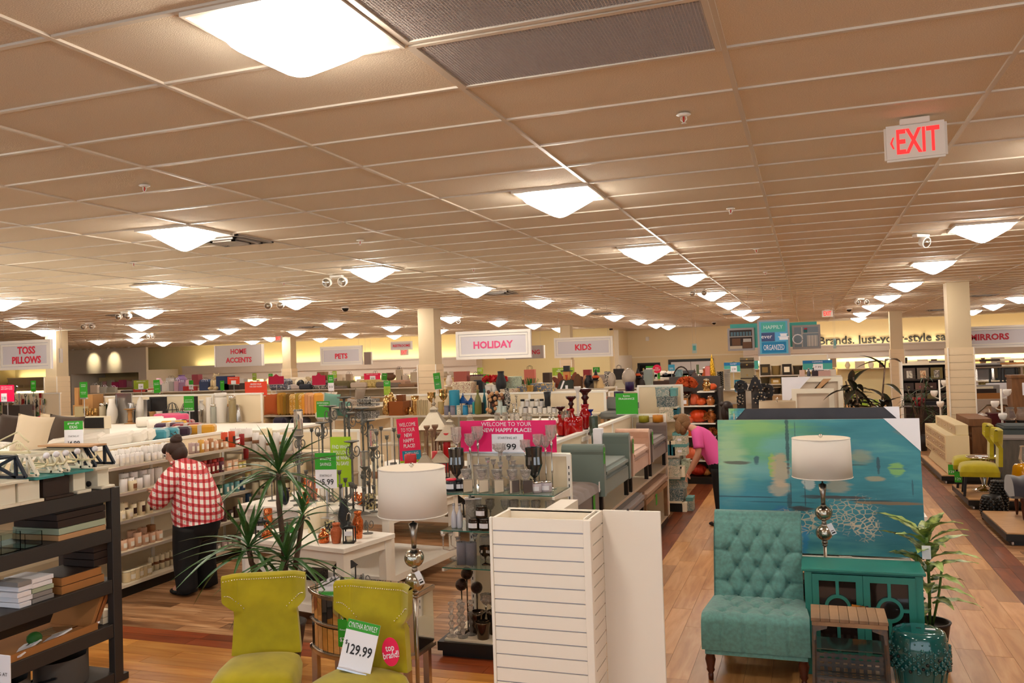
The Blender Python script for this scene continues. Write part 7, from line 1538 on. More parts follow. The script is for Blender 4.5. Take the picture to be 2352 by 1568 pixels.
# white tree lamps with tulip shades
for i,(px,pt,Y,lb,n)in enumerate([(2157,872,PC+3.8,'white tree lamp with tulip shades left of the slatted column',3),(2299,893,PC+1.9,'white tree lamp with globe shades before the octagon mirror',3)]):
 p=AY(px,pt,Y);t=TH('tree_lamp',lb,'floor lamp',(p.x,Y,0));h=p.z
 mk('pole',B().cyl((0,0,.02),.018,h-.02,10),M_W,t);mk('base',LM(((.14,0),(.14,.015),(.02,.03),(0,.03)),20),M_W,t)
 for k in range(n):
  a_=k*2.1+.4;z=h-.12-.22*k;s_=mk('tulip_shade',LM(((.02,-.02),(.055,.01),(.075,.07),(.07,.11),(.06,.11),(.06,.06),(0,.01)),16),pm('white_glass','#efe8e0',.3),t,(.12*cos(a_),.12*sin(a_),z));mk('arm',B().tu([(0,0,z-.06),(.06*cos(a_),.06*sin(a_),z-.05),(.12*cos(a_),.12*sin(a_),z-.02)],.009,6),M_W,t)
# framed art wall unit
ya=PC+8.4;fa=AY(2078,960,ya);fb=AY(2182,842,ya);M_unit=pm('espresso_unit','#2b211b',.6);zr=[AY(2130,y,ya).z for y in(955,936.5,915.5,894,870)]
t=TH('frame_shelf','dark shelf unit of framed pictures left of the slatted column','shelf',((fa.x+fb.x)/2+.25,ya+.2,0));W_=fb.x-fa.x+.5;zt=AY(2130,842,ya).z
mk('back',B().box(-W_/2,W_/2,.16,.2,0,zt+.1),M_unit,t);mk('side',B().box(-W_/2-.05,-W_/2,-.2,.2,0,zt+.15),M_W,t);mk('top',B().box(-W_/2,W_/2,-.2,.2,zt+.05,zt+.1),M_E,t)
for k,z in enumerate(zr):mk('shelf',B().box(-W_/2,W_/2,-.2,.159,z-.04,z),M_unit,t)
ART=[dmk('art_print_%d'%i,c1,c2,6+3*i)for i,(c1,c2)in enumerate([('#c9bfae','#8f857a'),('#d8b890','#a8643a'),('#6a6158','#d0c6b6'),('#c8b8a8','#c26a4a'),('#7a6a2a','#c9b070'),('#8a2a4a','#b05a70'),('#d8c8b0','#c0a888'),('#2a2420','#e0d8c8'),('#7a1a28','#c9b8a8'),('#2a6a8a','#9cc0c8')])]
M_fr=[pm('art_frame_%d'%i,c,.5)for i,c in enumerate(('#4a3b30','#3a1d12','#6e5f50','#2c1b14','#6a5a2c','#6a4a38'))]
rr=random.Random(12)
for r_ in range(4):
 n=5 if r_==0 else 6;zb_=zr[3-r_+1]if False else zr[4-r_];hh=((zt+.05 if r_==0 else zr[4-r_+1]-.04)-zb_)*.9
 for k in range(n):
  w_=W_/n*.86;x=t.location.x-W_/2+W_*(k+.5)/n
  PL(frame_pic(round(w_,3),round(hh,3),M_fr[(k*2+r_*3)%6],ART[(k+r_*4)%10],.07 if r_==0 else .09),'framed_picture',f'framed picture leaning on the dark shelf unit, {ORD[k]} from left in the {("top", "second", "third", "bottom")[r_]} row','picture',(x,ya+.02,zb_+.001),0,rot=(-.12,0,0))
for k in range(6):PL(CT(.5+.1*(k%3),.3,.05,(M_E,M_Y,M_tan,M_D,M_E,pm('red_print_box','#a8404a',.6))[k]),'flat_carton',f'flat carton lying on top of the frame shelf unit, {ORD[k]} from left','box',(t.location.x-W_/2+.4+.55*k,ya+.2,zt+.101),.2*(k%2))
# white metal easel of canvases seen from behind, beige lamp shade
def RCV(px0,px1,pt,Y,lb,z0=.3,dep=.04,frame=False):
 a=AY(px0,pt,Y);b=AY(px1,pt,Y);w_=b.x-a.x;h=a.z-z0;t=TH('canvas_painting',lb,'painting',((a.x+b.x)/2,Y,z0))
 mk('canvas',B().box(-w_/2,w_/2,-.006,.02,0,h),pm('raw_canvas','#cbbba6',.8),t);q=.06
 mk('stretcher',B().box(-w_/2,w_/2,-.03,-.006,h-q,h).box(-w_/2,-w_/2+q,-.03,-.006,0,h-q).box(w_/2-q,w_/2,-.03,-.006,0,h-q).box(-w_/2,w_/2,-.03,-.006,0,q),M_WW,t)
 if not frame:mk('corner_brace',B()._add([(-w_/2+.05,-.034,h-.62),(-w_/2+.05,-.034,h-.52),(-w_/2+.62,-.034,h-.02),(-w_/2+.52,-.034,h-.02),(-w_/2+.05,-.028,h-.62),(-w_/2+.05,-.028,h-.52),(-w_/2+.62,-.028,h-.02),(-w_/2+.52,-.028,h-.02)],[(0,1,2,3),(7,6,5,4)]),M_tan,t);mk('corner_guard',B().pr([(-w_/2-.01,h+.01),(-w_/2+.36,h+.01),(-w_/2-.01,h-.4)],-.04,.03),M_P,t);mk('painted_edge',B().box(-w_/2-.012,-w_/2,-.03,.03,0,h),M_flor,t)
 return t
yr=11.5
RCV(1797,1935,868,yr+.5,'back of a large canvas with wood corner brace, behind the dark plant');RCV(1818,1915,893,yr,'white framed canvas back in front of the braced one',frame=True)
t=TH('canvas_rack','white rack behind the blue painting holding reversed canvases','rack',(1.05,yr+.25,0));mk('deck',B().box(-1.1,.25,-.4,.4,.22,.299),M_W,t);mk('legs',B().box(-1.0,-.92,-.3,.3,0,.22).box(.1,.18,-.3,.3,0,.22),M_W,t)
p=AY(1785,922,9.6);t=TH('table_lamp','lamp with beige drum shade peeking over the dark canvas edge','table lamp',(p.x,9.6,0));zt=AY(1785,921,9.6).z
mk('shade',B().la([(.2,zt-.28),(.19,zt),(.186,zt),(.196,zt-.28)],32),pm('beige_shade','#b8a284',.8),t);mk('finial',B().la([(.006,zt-.02),(.006,zt+.01),(.02,zt+.025),(0,zt+.045)],10),M_C,t);mk('spider',B().bar((-.185,0,zt-.02),(.185,0,zt-.02),.004).bar((0,-.185,zt-.02),(0,.185,zt-.02),.004),M_C,t);mk('stem',B().la([(.12,0),(.12,.02),(.02,.04),(.03,.5),(.02,.9),(.02,zt-.02)],14),M_B,t)
# big dark-leaved plant and lime plant beyond the canvases
M_dkleaf=pm('rubber_leaf','#1c2a1a',.35,noise=(5,'#3a1c1a',.3));M_lime=pm('lime_leaf','#7a9a1e',.5,noise=(12,'#a8bc40',.4))
def bush(name,lb,px,py0,Y,nl,m,l,w_,R_,zt,seed,z0=0.0,droop=.4,potm='dark_pot'):
 p=AY(px,py0,Y);t=TH(name,lb,'plant',(p.x,Y,z0));rr=random.Random(seed);mk('pot',LM(((.12,0),(.13,.01),(.18,.36),(.16,.36),(0,.33)),20),MATS[potm],t)
 H1=zt-z0;b=B();brs=[]
 for k in range(6):a_=k*1.05+seed;q=R_*(.35+.5*rr.random());top=(q*cos(a_),q*sin(a_),H1*(.62+.36*rr.random()));brs.append(top);b.tu([(0,0,.33),(top[0]*.3,top[1]*.3,H1*.45),top],[.018,.014,.008],6)
 mk('stems',b,M_bark,t)
 for k in range(nl):
  br=brs[k%6];f=.55+.45*rr.random();c_=Vector((br[0]*f,br[1]*f,.33+(br[2]-.33)*f));mk('leaf',LF(l*(1,.85,1.15)[k%3],w_,droop,.004,.35,8,0),m,t,c_,OR(rr.random()*6.28,rr.uniform(-.5,.95)))
bush('rubber_plant','tall dark-leaved plant rising behind the blue painting',1998,940,11.0,110,M_dkleaf,.32,.1,.55,2.42,3)
bush('lime_plant','bright lime green leafy plant behind the dark-leaved one',1962,940,12.6,70,M_lime,.16,.13,.36,2.12,8)
bush('palm_plant','small feathery palm left of the slatted column',2112,960,PC+5.2,60,pm('palm_leaf','#2c4a20',.5),.4,.035,.3,1.75,5,0,.5)
bush('palm_plant','small fern against the foot of the slatted column',2166,975,PC+4.3,40,MATS['palm_leaf'],.3,.035,.3,1.45,15,0,.5)
bx(2083,2182,936,990,PC+6.2,.5,M_D,'dark_sideboard','dark brown low sideboard left of the slatted column','sideboard',lambda t,w_,h,d:(mk('top',B().box(-w_/2-.02,w_/2+.02,-d/2-.02,d/2+.02,h,h+.03),M_D,t),[mk('door',B().box(-w_/2+.03+k*(w_-.04)/2,-w_/2+.01+(k+1)*(w_-.04)/2,-d/2-.015,-d/2,.05,h-.03),M_D,t)for k in range(2)]),z0=0)
p=AY(2112,937,PC+6.4);PL([S('pail',LM(((.08,0),(.12,.16),(.11,.16),(0,.14)),18),pm('red_pail','#a8122a',.4)),S('liner',LM(((.13,.13),(.15,.2),(.12,.18)),12),MATS['red_pail'])],'red_pail','crimson pail on the dark sideboard','pail',(p.x,PC+6.42,AY(2130,936,PC+6.2).z+.031))
bx(2120,2155,922,936,PC+7.4,.4,M_blk,'black_stool','black topped table behind the sideboard','table',None,z0=0)
# right of the column: shelf with framed pads, stacked black stools, wood cabinet, cartons
yq=PC+7.5;fa=AY(2232,900,yq);fb=AY(2420,900,yq)
t=TH('frame_shelf','white lit shelf of small frames right of the slatted column','shelf',((fa.x+fb.x)/2,yq+.2,0));W_=fb.x-fa.x;zs=[AY(2260,y,yq).z for y in(874,890,905)]
mk('back',B().box(-W_/2,W_/2,.18,.22,0,AY(2260,838,yq).z),M_Z,t)
for z in zs+[AY(2260,842,yq).z]:mk('shelf',B().box(-W_/2,W_/2,-.2,.179,z-.03,z),M_SH,t)
for k in range(4):PL(frame_pic(.42,.44,M_C if k!=1 else M_K,(pm('pad_grey','#6a6462',.4),pm('pad_black','#1c1a1a',.3),pm('pad_olive','#8a7a3a',.4),MATS['pad_grey'])[k],.05),'framed_picture',f'silver rimmed frame on the lit shelf right of the column, {ORD[k]} from left','picture',(fa.x+.32+.5*k,yq+.1,zs[0]+.001),0,rot=(-.1,0,0))
for k in range(4):PL(frame_pic(.36,.26,M_K if k%2 else M_P,ART[k+4],.05),'framed_picture',f'small frame on the second lit shelf right of the column, {ORD[k]} from left','picture',(fa.x+.3+.45*k,yq+.1,zs[1]+.001),0,rot=(-.1,0,0))
for k in range(7):PL(CT(.7,.35,.04,(M_D,M_E,M_F,M_D,M_Y,M_F,M_K)[k]),'flat_carton',f'flat frame carton on top of the lit shelf right of the column, {ORD[k]} placed','box',(fa.x+.45+.55*(k%4),yq+.1+.02*k,AY(2260,842,yq).z+.001+.042*(k//4)),.1*k)
def stool_stack():
 Y=PC+5.7;xa=AY(2296,900,Y).x
 for k in range(4):
  t=TH('black_stool',f'black metal backed stool standing right of the lit frame shelf, {ORD[k]} from left','stool',(xa+.28*k,Y+.3*(k%2),0));zt=AY(2300,846,Y).z
  b=B()
  for sx in(-.17,.17):b.bar((sx*1.1,-.17,0),(sx*.9,-.15,.75),.03).bar((sx*1.1,.17,0),(sx*.85,.2,zt),.03)
  mk('frame',b,M_blk,t);mk('seat',BM(.36,.36,.04,.01),M_blk,t,(0,0,.75));b=B()
  for j in range(3):b.box(-.15,.15,.185,.2,.95+.2*j*(zt-1)/.6*.9,1.02+.2*j*(zt-1)/.6*.9)
  mk('back_rails',b,M_blk,t)
stool_stack()
bx(2328,2400,866,960,PC+3.2,.5,M_mango,'wood_cabinet','brown wood cabinet with white tag, right photo edge','cabinet',lambda t,w_,h,d:(mk('top',B().box(-w_/2-.02,w_/2+.02,-d/2-.02,d/2+.02,h,h+.05),M_mango,t),mk('price_tag',B().box(-w_*.2,-w_*.02,-d/2-.02,-d/2-.015,h-.35,h-.1),M_P,t)),z0=0)
for k,(pt,m,w_)in enumerate(((903,M_F,60),(893,M_D,50),(888,M_E,45),(884,M_Y,62))):a=AY(2240,pt,ym+.3+.1*k);b=AY(2240+w_,pt,ym+.3);PL(CT(b.x-a.x,.07,a.z,m),'flat_carton',f'flat carton standing behind the grey mirror carton, {ORD[k]} from the front','box',((a.x+b.x)/2,ym+.3+.1*k,0))
PL(CT(.5,.06,1.5,M_P),'flat_carton','white flat carton standing right of the kraft ones','box',(AY(2295,900,ym+.8).x,ym+.85,0))
# == stock further back
CATS=dict(box='box',sbox='box',pillow='pillow',bag='bag',candle='candle',frame='picture',jar='jar',ball='ornament',fold='textile',bottle='bottle',lantern='lantern',stick='candlestick',goblet='goblet',vase='vase',votive='votive holder',pumpkin='pumpkin',roll='throw',basket='basket',tray='tray',plant='plant')
NM=dict(box='carton',sbox='keepsake_box',pillow='throw_pillow',bag='gift_bag',candle='wax_candle',frame='framed_picture',jar='canister',ball='ornament_ball',fold='folded_textile',bottle='glass_bottle',lantern='lantern',stick='candlestick',goblet='goblet',vase='vase',votive='votive_holder',pumpkin='pumpkin',roll='rolled_throw',basket='basket',tray='tray',plant='potted_plant')
SIGNS=[]
def cm(hexc,rough=.6,**k):
 key='goods_'+hexc.strip('#')+('' if rough==.6 and not k else f'_{rough}'+'_'.join(k));return pm(key,hexc,rough,**k)
_pk=[0]
def item(kind,px,pw,pt,Y,z,m,label,sub=None,d=None,m2=None,rz=0,name=None,cat=None,rot=None,group=None):
 if len(label.split())<5:label+=' on the stock shelf'
 p=AY(px,pt,Y);h=max(.02,p.z-z);w_=pw*MPP(p)/cos(YAW)*.97;w_=round(w_,2)or .01;h=round(h,2);d=d or min(w_,.3);_pk[0]+=1
 if kind=='box':sp=CT(w_,d,h,m,m2)
 elif kind=='sbox':sp=sbox(w_,d,h,m,m2)
 elif kind=='pillow':sp=PW(w_,h,min(.16,w_*.4),m,_pk[0]%4)
 elif kind=='bag':sp=bag(w_,d*.6,h*.8,m,m2)
 elif kind=='candle':sp=CN(w_/2,h,m,m2)
 elif kind=='frame':sp=frame_pic(w_,h,m,m2 or M_P,w_*.1)
 elif kind=='jar':sp=jar(w_/2,h,m,m2)
 elif kind=='ball':sp=vase('ball',w_/2,h,m)
 elif kind=='fold':sp=TW(w_,d,h,m,m2)
 elif kind=='bottle':sp=BO(w_/2,h,m,m2)
 elif kind=='lantern':sp=LT(w_,h,m,m2 or m)
 elif kind=='stick':sp=vase('stick',w_/2,h,m)
 elif kind=='goblet':sp=GB(h,w_/2,m,m2)
 elif kind=='votive':sp=vase('pot',w_/2,h,m)
 elif kind=='pumpkin':sp=pumpkin(w_/2,m,m2)
 elif kind=='roll':sp=roll_towel(h/2,w_,m)
 elif kind=='basket':sp=vase('pot',w_/2,h,m,24,.03)+[S('rim',once(('brm',w_,h),lambda:B().tu([(w_*.52*cos(a*pi/10),w_*.52*sin(a*pi/10),h)for a in range(20)],w_*.04,5,True).mesh('rim')),m2 or m)]
 elif kind=='tray':sp=frame_pic(w_,h,m,m2 or m,w_*.06)
 else:sp=vase(sub or 'ginger',w_/2,h,m)
 return PL(sp,name or NM.get(kind,'vase'),label,cat or CATS[kind],(p.x,Y+(0 if d is None else d/2*0),z+.001),rz,1,group,rot)
def run(name,label,px0,px1,Y,depth,pys,top_py,pyx=None,back=True,wood=None):
 """shelf run facing the front; pys = photo heights of the shelf fronts at px pyx"""
 pyx=pyx or(px0+px1)/2;x0,x1=AY(px0,900,Y).x,AY(px1,900,Y).x
 zs=[AY(pyx,py,Y).z for py in pys];top=AY(pyx,top_py,Y+depth).z
 gondola(name,label,x0,x1,Y,Y+depth,top,[z for z in zs if z>.3]+[.14],'-y')
 return zs,top
def PS(px0,px1,pt,pb,q,bands,lines,lb,rz=0,tilt=0):
 c=AQ((px0+px1)/2,pb,q);w_=(px1-px0)*q/FPX;h=(pb-pt)*q/FPX;t=sign(c,w_,h,bands,lines,lb,rz,False,'price_sign',tilt)
 mk('clip',B().box(-w_*.4,w_*.4,-.01,.03,-.02,-.0005),M_alu,t);SIGNS.append(t);return t
# ---- throws and pillows on the flat gondola behind the candles
ZT=1.45
t=TH('throw_gondola','cream flat-topped gondola of throws and pillows behind the candle shelves','gondola',(0,0,0))
mk('body',B().box(-13.4,-7.42,4.8,11.9,.12,ZT-.03),M_Z,t);mk('top',B().box(-13.42,-7.4,4.78,11.92,ZT-.03,ZT),M_W,t);mk('plinth',B().box(-13.35,-7.45,4.85,11.85,0,.12),M_K,t)
def zput(specs,name,lb,cat,px,pb,rz=0,z=ZT,rot=None):p=AZ(px,pb,z);return PL(specs,name,lb,cat,(p.x,p.y,z+.001),rz,1,None,rot)
W_cr=cm('#ece4d8',.9,sheen=.3);M_fl=lambda h:cm(h,.9,sheen=.4)
zput(roll_towel(.085,.42,W_cr),'rolled_throw','rolled white fleece throw, left end spiral showing, front one','throw',372,985,.75);zput(roll_towel(.085,.42,W_cr),'rolled_throw','rolled white fleece throw, left end spiral showing, rear one','throw',345,980,.75)
for px,pb,c_,lb in[(402,974,'#d04a74','rolled pink fleece throw'),(430,966,'#5f9f8c','rolled sea green fleece throw'),(458,962,'#2e1b14','rolled dark brown fleece throw'),(385,972,'#c94a70','second rolled pink throw behind the white ones')]:zput(roll_towel(.09,.44,M_fl(c_)),'rolled_throw',lb,'throw',px,pb,.9)
rib=cm('#bfb6ae',.5)
for px,pb,c_,lb in[(350,1009,'#3f8ea0','folded aqua plush throw with grey ribbon, nearest'),(378,1004,'#4a93a4','folded aqua plush throw with grey ribbon, second'),(405,1001,'#33182e','folded purple throw with grey ribbon'),(390,990,'#3a1a34','folded purple throw in the rear row'),(430,992,'#7c1418','folded dark red throw with grey ribbon'),(415,983,'#8a1a1c','folded dark red throw in the rear row'),(462,996,'#c99122','folded mustard throw with grey ribbon, front'),(402,984,'#c8962c','folded mustard throw in the rear row')]:zput(TW(.4,.3,.13,M_fl(c_),rib),'folded_throw',lb,'throw',px,pb,.55)
for px,pb,w_,c_,lb,rz in[(62,1042,.46,'#cbb79a','cream throw pillow leaning at the far left, largest',-.1),(118,1025,.42,'#cdb896','cream throw pillow behind the gift ideas sign',.15),(98,1032,.34,'#4a3a2c','brown throw pillow between the cream ones',.5),(140,1030,.42,'#4c3d30','brown throw pillow left of the gift ideas sign',.1),(18,1018,.4,'#3a2a20','dark brown pillow at the photo left edge',0)]:zput(PW(w_,w_,.15,M_fl(c_),px%4),'throw_pillow',lb,'pillow',px,pb,rz+.4,rot=(-.25,.12,rz+.35))
for k,(px,pb,w_,lb)in enumerate([(150,1030,.3,'white knit throw behind the gift ideas sign'),(205,1024,.36,'white fluffy throw right of the gift ideas sign'),(270,1021,.4,'white plush throw heap, left'),(300,1018,.4,'white plush throw heap, middle'),(322,1014,.36,'white plush throw heap, right')]):zput(TW(w_,.3,.14,W_cr),'folded_throw',lb,'throw',px,pb,.5+.1*k,rot=(.1,-.12,.5))
zput(vase('pot',.16,.1,M_F,20,.03),'wicker_basket','flat brown wicker basket among the white throws','basket',238,1016)
b=B()
for k in range(34):b.tu([(.0,k*.045,.0),(.02,k*.045,.06),(-.02,k*.045,.09)],.009,4)
SO('rib_fringe','white ribbed hanger row behind the white throws','hanger',b,M_W,(-9.6,6.6,ZT+.001))
p=AZ(170,1034,ZT);sign((p.x,p.y-.0,ZT+.007),44*MPP(p),66*MPP(p),[(M_P,),(M_G,.7,1)],[('great gift',M_P,0,.92,.62,.09),('IDEAS',M_P,0,.79,.42,.1),('STARTING AT',M_I,0,.47,.58,.055),('$',M_I,-.28,.27,None,.08),('4.99',M_I,.04,.22,.58,.18,.01)],'green and white sign lettered great gift ideas, 4.99',.3)
# ---- kitchen accents shelf
Y1=12.2;zs,top=run('kitchen_gondola','cream shelf run of kitchen accents left of the pillows',120,552,Y1,.6,(975,1010),908,300)
Z1=zs[0];M_glg=cm('#4a5a34',.08,trans=.4);M_tin=cm('#b9b6b4',.2,metal=.9);M_wd=cm('#a87a48');M_wh=cm('#ddd6cc',.3);M_chalk=cm('#1e1a19',.8);M_copw=cm('#b08a50',.15,metal=.9)
for(k,px,pw,pt,m,lb,kw)in[('tray',187,46,930,M_wd,'wooden framed tray with honeycomb print on the kitchen shelf',dict(m2=cm('#a89870'))),('bottle',247,22,925,M_glg,'left green glass milk bottle on the kitchen shelf',{}),('bottle',278,27,926,M_glg,'right green glass milk bottle, wider, on the kitchen shelf',{}),('vase',257,24,915,M_wh,'white utensil vase between the green bottles',dict(sub='tall')),('tray',284,46,903,M_tin,'silver hammered tray standing at the back of the kitchen shelf',dict(m2=M_tin)),('vase',322,24,910,M_wh,'white oval ceramic platter on the kitchen shelf',dict(sub='dome')),('box',337,10,918,M_tin,'slim silver canister beside the white platter',{}),('frame',363,46,911,M_chalk,'black chalkboard in silver frame on the kitchen shelf',dict(m2=M_chalk)),('lantern',382,20,934,M_C,'small chrome heart lantern before the chalkboard',{}),('stick',298,26,938,M_wd,'wooden cake stand on the kitchen shelf',{}),('box',180,12,890,M_wd,'wooden crate upright at the left of the kitchen shelf',{}),('box',213,30,905,M_wd,'stacked wooden crate behind the gold cups',{}),('jar',235,14,925,cm('#a89a80'),'beige canister beside the left bottle',{}),('vase',300,14,925,M_tin,'grey metal letter R on the kitchen shelf',dict(sub='cyl')),('vase',312,14,926,M_tin,'grey metal letter A on the kitchen shelf',dict(sub='dome')),('votive',350,14,945,M_wd,'small wooden bowl before the chalkboard, left',{}),('votive',366,18,944,M_wh,'small white bowl before the chalkboard, right',{}),
       ('vase',462,24,918,M_wh,'white teardrop pitcher left of the canisters',dict(sub='bottle')),('vase',480,14,912,M_wh,'tall white jar between pitcher and canister',dict(sub='cyl')),('jar',506,28,902,M_wh,'tall cream stoneware canister with lid',dict(m2=M_wh)),('jar',516,26,928,M_wh,'short cream stoneware canister with wood lid',dict(m2=M_wd)),('jar',490,14,928,cm('#cfd4cc',.1,trans=.6),'clear glass jar left of the short canister',{}),('jar',533,16,908,cm('#b9a880',.1,trans=.5),'clear glass cookie jar behind the canisters',{}),('vase',545,20,928,M_tin,'silver handled grater on the kitchen shelf',dict(sub='dome')),('box',442,16,910,M_chalk,'black knife block behind the amazing savings sign',{}),('votive',458,18,940,M_tin,'silver wire bowl before the white pitcher',{})]:
 item(k,px,pw,pt,Y1+.2+.12*(_pk[0]%3),Z1,m,lb,**kw)
for k in range(5):item('goblet',196+6*k,8,938+6*(k%2),Y1+.1,Z1,M_copw,f'gold cup in the cluster on the kitchen shelf, {ORD[k]} from left',group='gold cups')
b=B()
for a_ in range(8):b.tu([(.12*cos(a_*pi/4),.12*sin(a_*pi/4),0),(.12*cos(a_*pi/4),.12*sin(a_*pi/4),.26),(.07*cos(a_*pi/4),.07*sin(a_*pi/4),.38),(0,0,.42)],.005,4)
for z in(0,.14,.27):b.tu([(.12*cos(a_*pi/8),.12*sin(a_*pi/8),z)for a_ in range(16)],.005,4,True)
cage=b.mesh('cage')
for k in range(2):PL([S('wires',cage,M_K),S('floor',LM(((.12,0),(.12,.012),(0,.012)),18),M_K)],'wire_birdcage',f'black wire dome birdcage on the kitchen shelf, {("left", "right")[k]} one','birdcage',(AY(396+16*k,950,Y1+.25).x,Y1+.25+.2*k,Z1+.001),0,.9)
p=AQ(222,979,11.0);t=PL([S('box',BM(.36,.12,.16,.003),M_E),S('chalk_front',BM(.31,.006,.135),M_chalk,(.015,-.063,.012))],'chalkboard_box','cream box with black chalk front before the green bottles','box',(p.x,p.y,ZT+.001 if False else p.z),.05)
mk('stand',B().box(-.16,.16,-.05,.05,-p.z+ZT+.0,-.0005)if p.z>ZT else B().box(-.1,.1,-.05,.05,-.3,-.0005),M_W,t)
PS(181,203,877,913,13.0,[(M_G,)],[('amazing',M_P,0,.82,.6,.07),('SAVINGS',M_P,0,.72,.6,.07),('SAVE 20-60%',M_P,0,.34,.7,.06),('every day',M_P,0,.24,.6,.06)],'green amazing savings sign above the wooden tray');PS(420,448,909,942,12.6,[(M_G,)],[('great brands',M_P,0,.72,.7,.08),('AMAZING SAVINGS',M_P,0,.58,.8,.08),('SAVE 20-60%',M_P,0,.12,.8,.1)],'green great brands amazing savings sign behind the rolled throws')
# ---- utensil wall behind the toss pillows column
Y2=17.2;zs,top2=run('utensil_gondola','pegboard run of hanging kitchen tools left of the slatted column',-40,112,Y2,.35,(985,1020),903,60)
TM=[cm(h,.35)for h in('#1a1818','#2a2622','#7a7874','#3a6a2a','#c0562a','#8a1a1c','#4a4642','#b8b4ac')];rr=random.Random(31);n_=0
for r_,py in enumerate((908,921,936,952,966)):
 for k in range(13):
  px=2+8.3*k+rr.uniform(-2,2);n_+=1;p=AY(px,py,Y2+.3);l=rr.uniform(.14,.3);hd=rr.choice((0,1,2))
  PL([S('handle',once(('uth',round(l,2)),lambda:B().cyl((0,0,-l),.011,l*.55,6).cyl((0,0,-l*.5),.005,l*.5,6).mesh('h')),TM[(n_*3+r_)%8]),S('head',once(('utx',hd),lambda:(B().ball((0,0,0),.035,8,6,1,.4,1)if hd==0 else B().box(-.03,.03,-.004,.004,-.05,.05)if hd==1 else B().tu([(.035*cos(a*.7),0,.035*sin(a*.7))for a in range(9)],.006,5,True)).mesh('x')),TM[(n_*5+1)%8],(0,0,-l if n_%2 else 0))],'kitchen_tool',f'hanging kitchen tool on the pegboard, {ORD[k]} from left in the {ORD[r_]} row','kitchen tool',(p.x,Y2+.29,p.z),0,1.3,'hanging kitchen tools',(0,0,rr.uniform(-.2,.2)))
p=AY(21,945,Y2-.6);PL([S('bowl',B().la([(0,0),(.1,.02),(.17,.07),(.18,.07),(.11,.005),(0,-.015)],24).move(Matrix.Rotation(pi/2,4,'X')).mesh('b'),M_C),S('handle',B().box(-.02,.02,-.015,.0,.17,.36).mesh('h'),M_tin,(0,0,0),(0,.5,0))],'steel_wok','polished steel wok standing upright at the left edge','pan',(AY(21,915,Y2-.6).x,Y2-.5,AY(21,915,Y2-.6).z));
o=SO('wok_stand','dark shelf block carrying the steel wok','stand',B().box(-.3,.3,-.2,.2,0,AY(21,915,Y2-.6).z-.18),M_DK,(AY(21,915,Y2-.6).x,Y2-.35,0))
PS(-6,38,884,922,15.0,[(M_pink,),(M_P,0,.5,-.4,.0)],[('WELCOME TO YOUR',M_P,.0,.88,.8,.08),('NEW HAPPY PLACE',M_P,.0,.76,.8,.08,.012),('3.99',M_I,-.2,.2,.3,.2)],'pink welcome sign with 3.99 card at the left edge');PS(69,84,874,898,20,[(M_G,)],[('amazing',M_P,0,.8,.6,.08),('SAVINGS',M_P,0,.7,.6,.08),('every day',M_P,0,.3,.6,.08)],'small green savings sign above the kitchen tools');PS(81,122,955,985,11.5,[(M_pink,)],[('WELCOME',M_P,.0,.7,.75,.2),('TO YOUR',M_P,.0,.35,.6,.2)],'pink welcome sign tilted behind the cream pillows',0,-.08)
for k,(px,pw,pt,m,lb)in enumerate([(100,30,968,cm('#a83018'),'red box behind the pink welcome sign'),(10,20,960,M_C,'white framed picture at the left edge'),(6,30,992,cm('#8a4a2a'),'round brown basket at the left edge'),(130,26,962,M_C,'silver cutlery rack behind the pink sign')]):item('box',px,pw,pt,10.9,ZT,m,lb)
# ---- bag and toy row further back
Y3=20.5;zs,t3=run('gift_gondola','long low shelf of gift bags and toys behind the kitchen shelf',205,562,Y3,.6,(899,915),893,380)
Z3_=zs[0];t3=Z3_
rr=random.Random(8)
for k,(px,pw,pt,h_)in enumerate([(218,20,880,'#d8c8b8'),(238,18,884,'#a8a49c'),(258,22,886,'#8a8478'),(395,12,871,'#9a9490'),(407,11,870,'#b08a98'),(418,12,873,'#8a6a88'),(437,34,884,'#a01a20'),(470,24,871,'#2c3a5c'),(380,14,876,'#c8c0b8'),(366,12,880,'#6a6a70')]):item('bag',px,pw,pt,Y3+.25,Z3_,cm(h_),f'{("beige", "grey", "taupe", "striped grey", "mauve", "purple", "red", "navy", "pale", "slate")[k]} gift bag on the gift shelf',d=.18,m2=M_P)
for k,(px,pw,pt,h_,lb)in enumerate([(518,34,863,'#24345c','navy and white patterned hat box beside the teddy bear'),(538,44,880,'#2e1a12','dark brown woven storage box behind the orange sign'),(330,40,893,'#a02a20','dark red flat box on the gift shelf'),(300,36,896,'#3a2a24','dark brown flat box on the gift shelf'),(350,20,895,'#d8d0b8','cream flat box on the gift shelf')]):item('box',px,pw,pt,Y3+.3,Z3_,cm(h_),lb,d=.3)
def bear():
 p=AY(490,897,Y3+.1);b=B();
 for c_,r in(((0,0,.17),(.12,.1,.16)),((0,-.02,.39),(.1,.095,.09)),((-.08,0,.47),(.035,.02,.035)),((.08,0,.47),(.035,.02,.035)),((-.14,-.04,.22),(.04,.04,.11)),((.14,-.04,.22),(.04,.04,.11)),((-.09,-.14,.06),(.06,.12,.055)),((.09,-.14,.06),(.06,.12,.055)),((0,-.1,.37),(.04,.035,.03))):ell(b,c_,r)
 t=TH('teddy_bear','cream teddy bear sitting on the gift shelf','toy',(p.x,Y3+.25,Z3_+.001));mk('body',b,cm('#d8c49c',.9),t);mk('nose',B().ball((0,-.135,.38),.012,8,6),M_I,t);mk('eyes',B().ball((-.035,-.105,.42),.009,6,5).ball((.035,-.105,.42),.009,6,5),M_I,t)
bear()
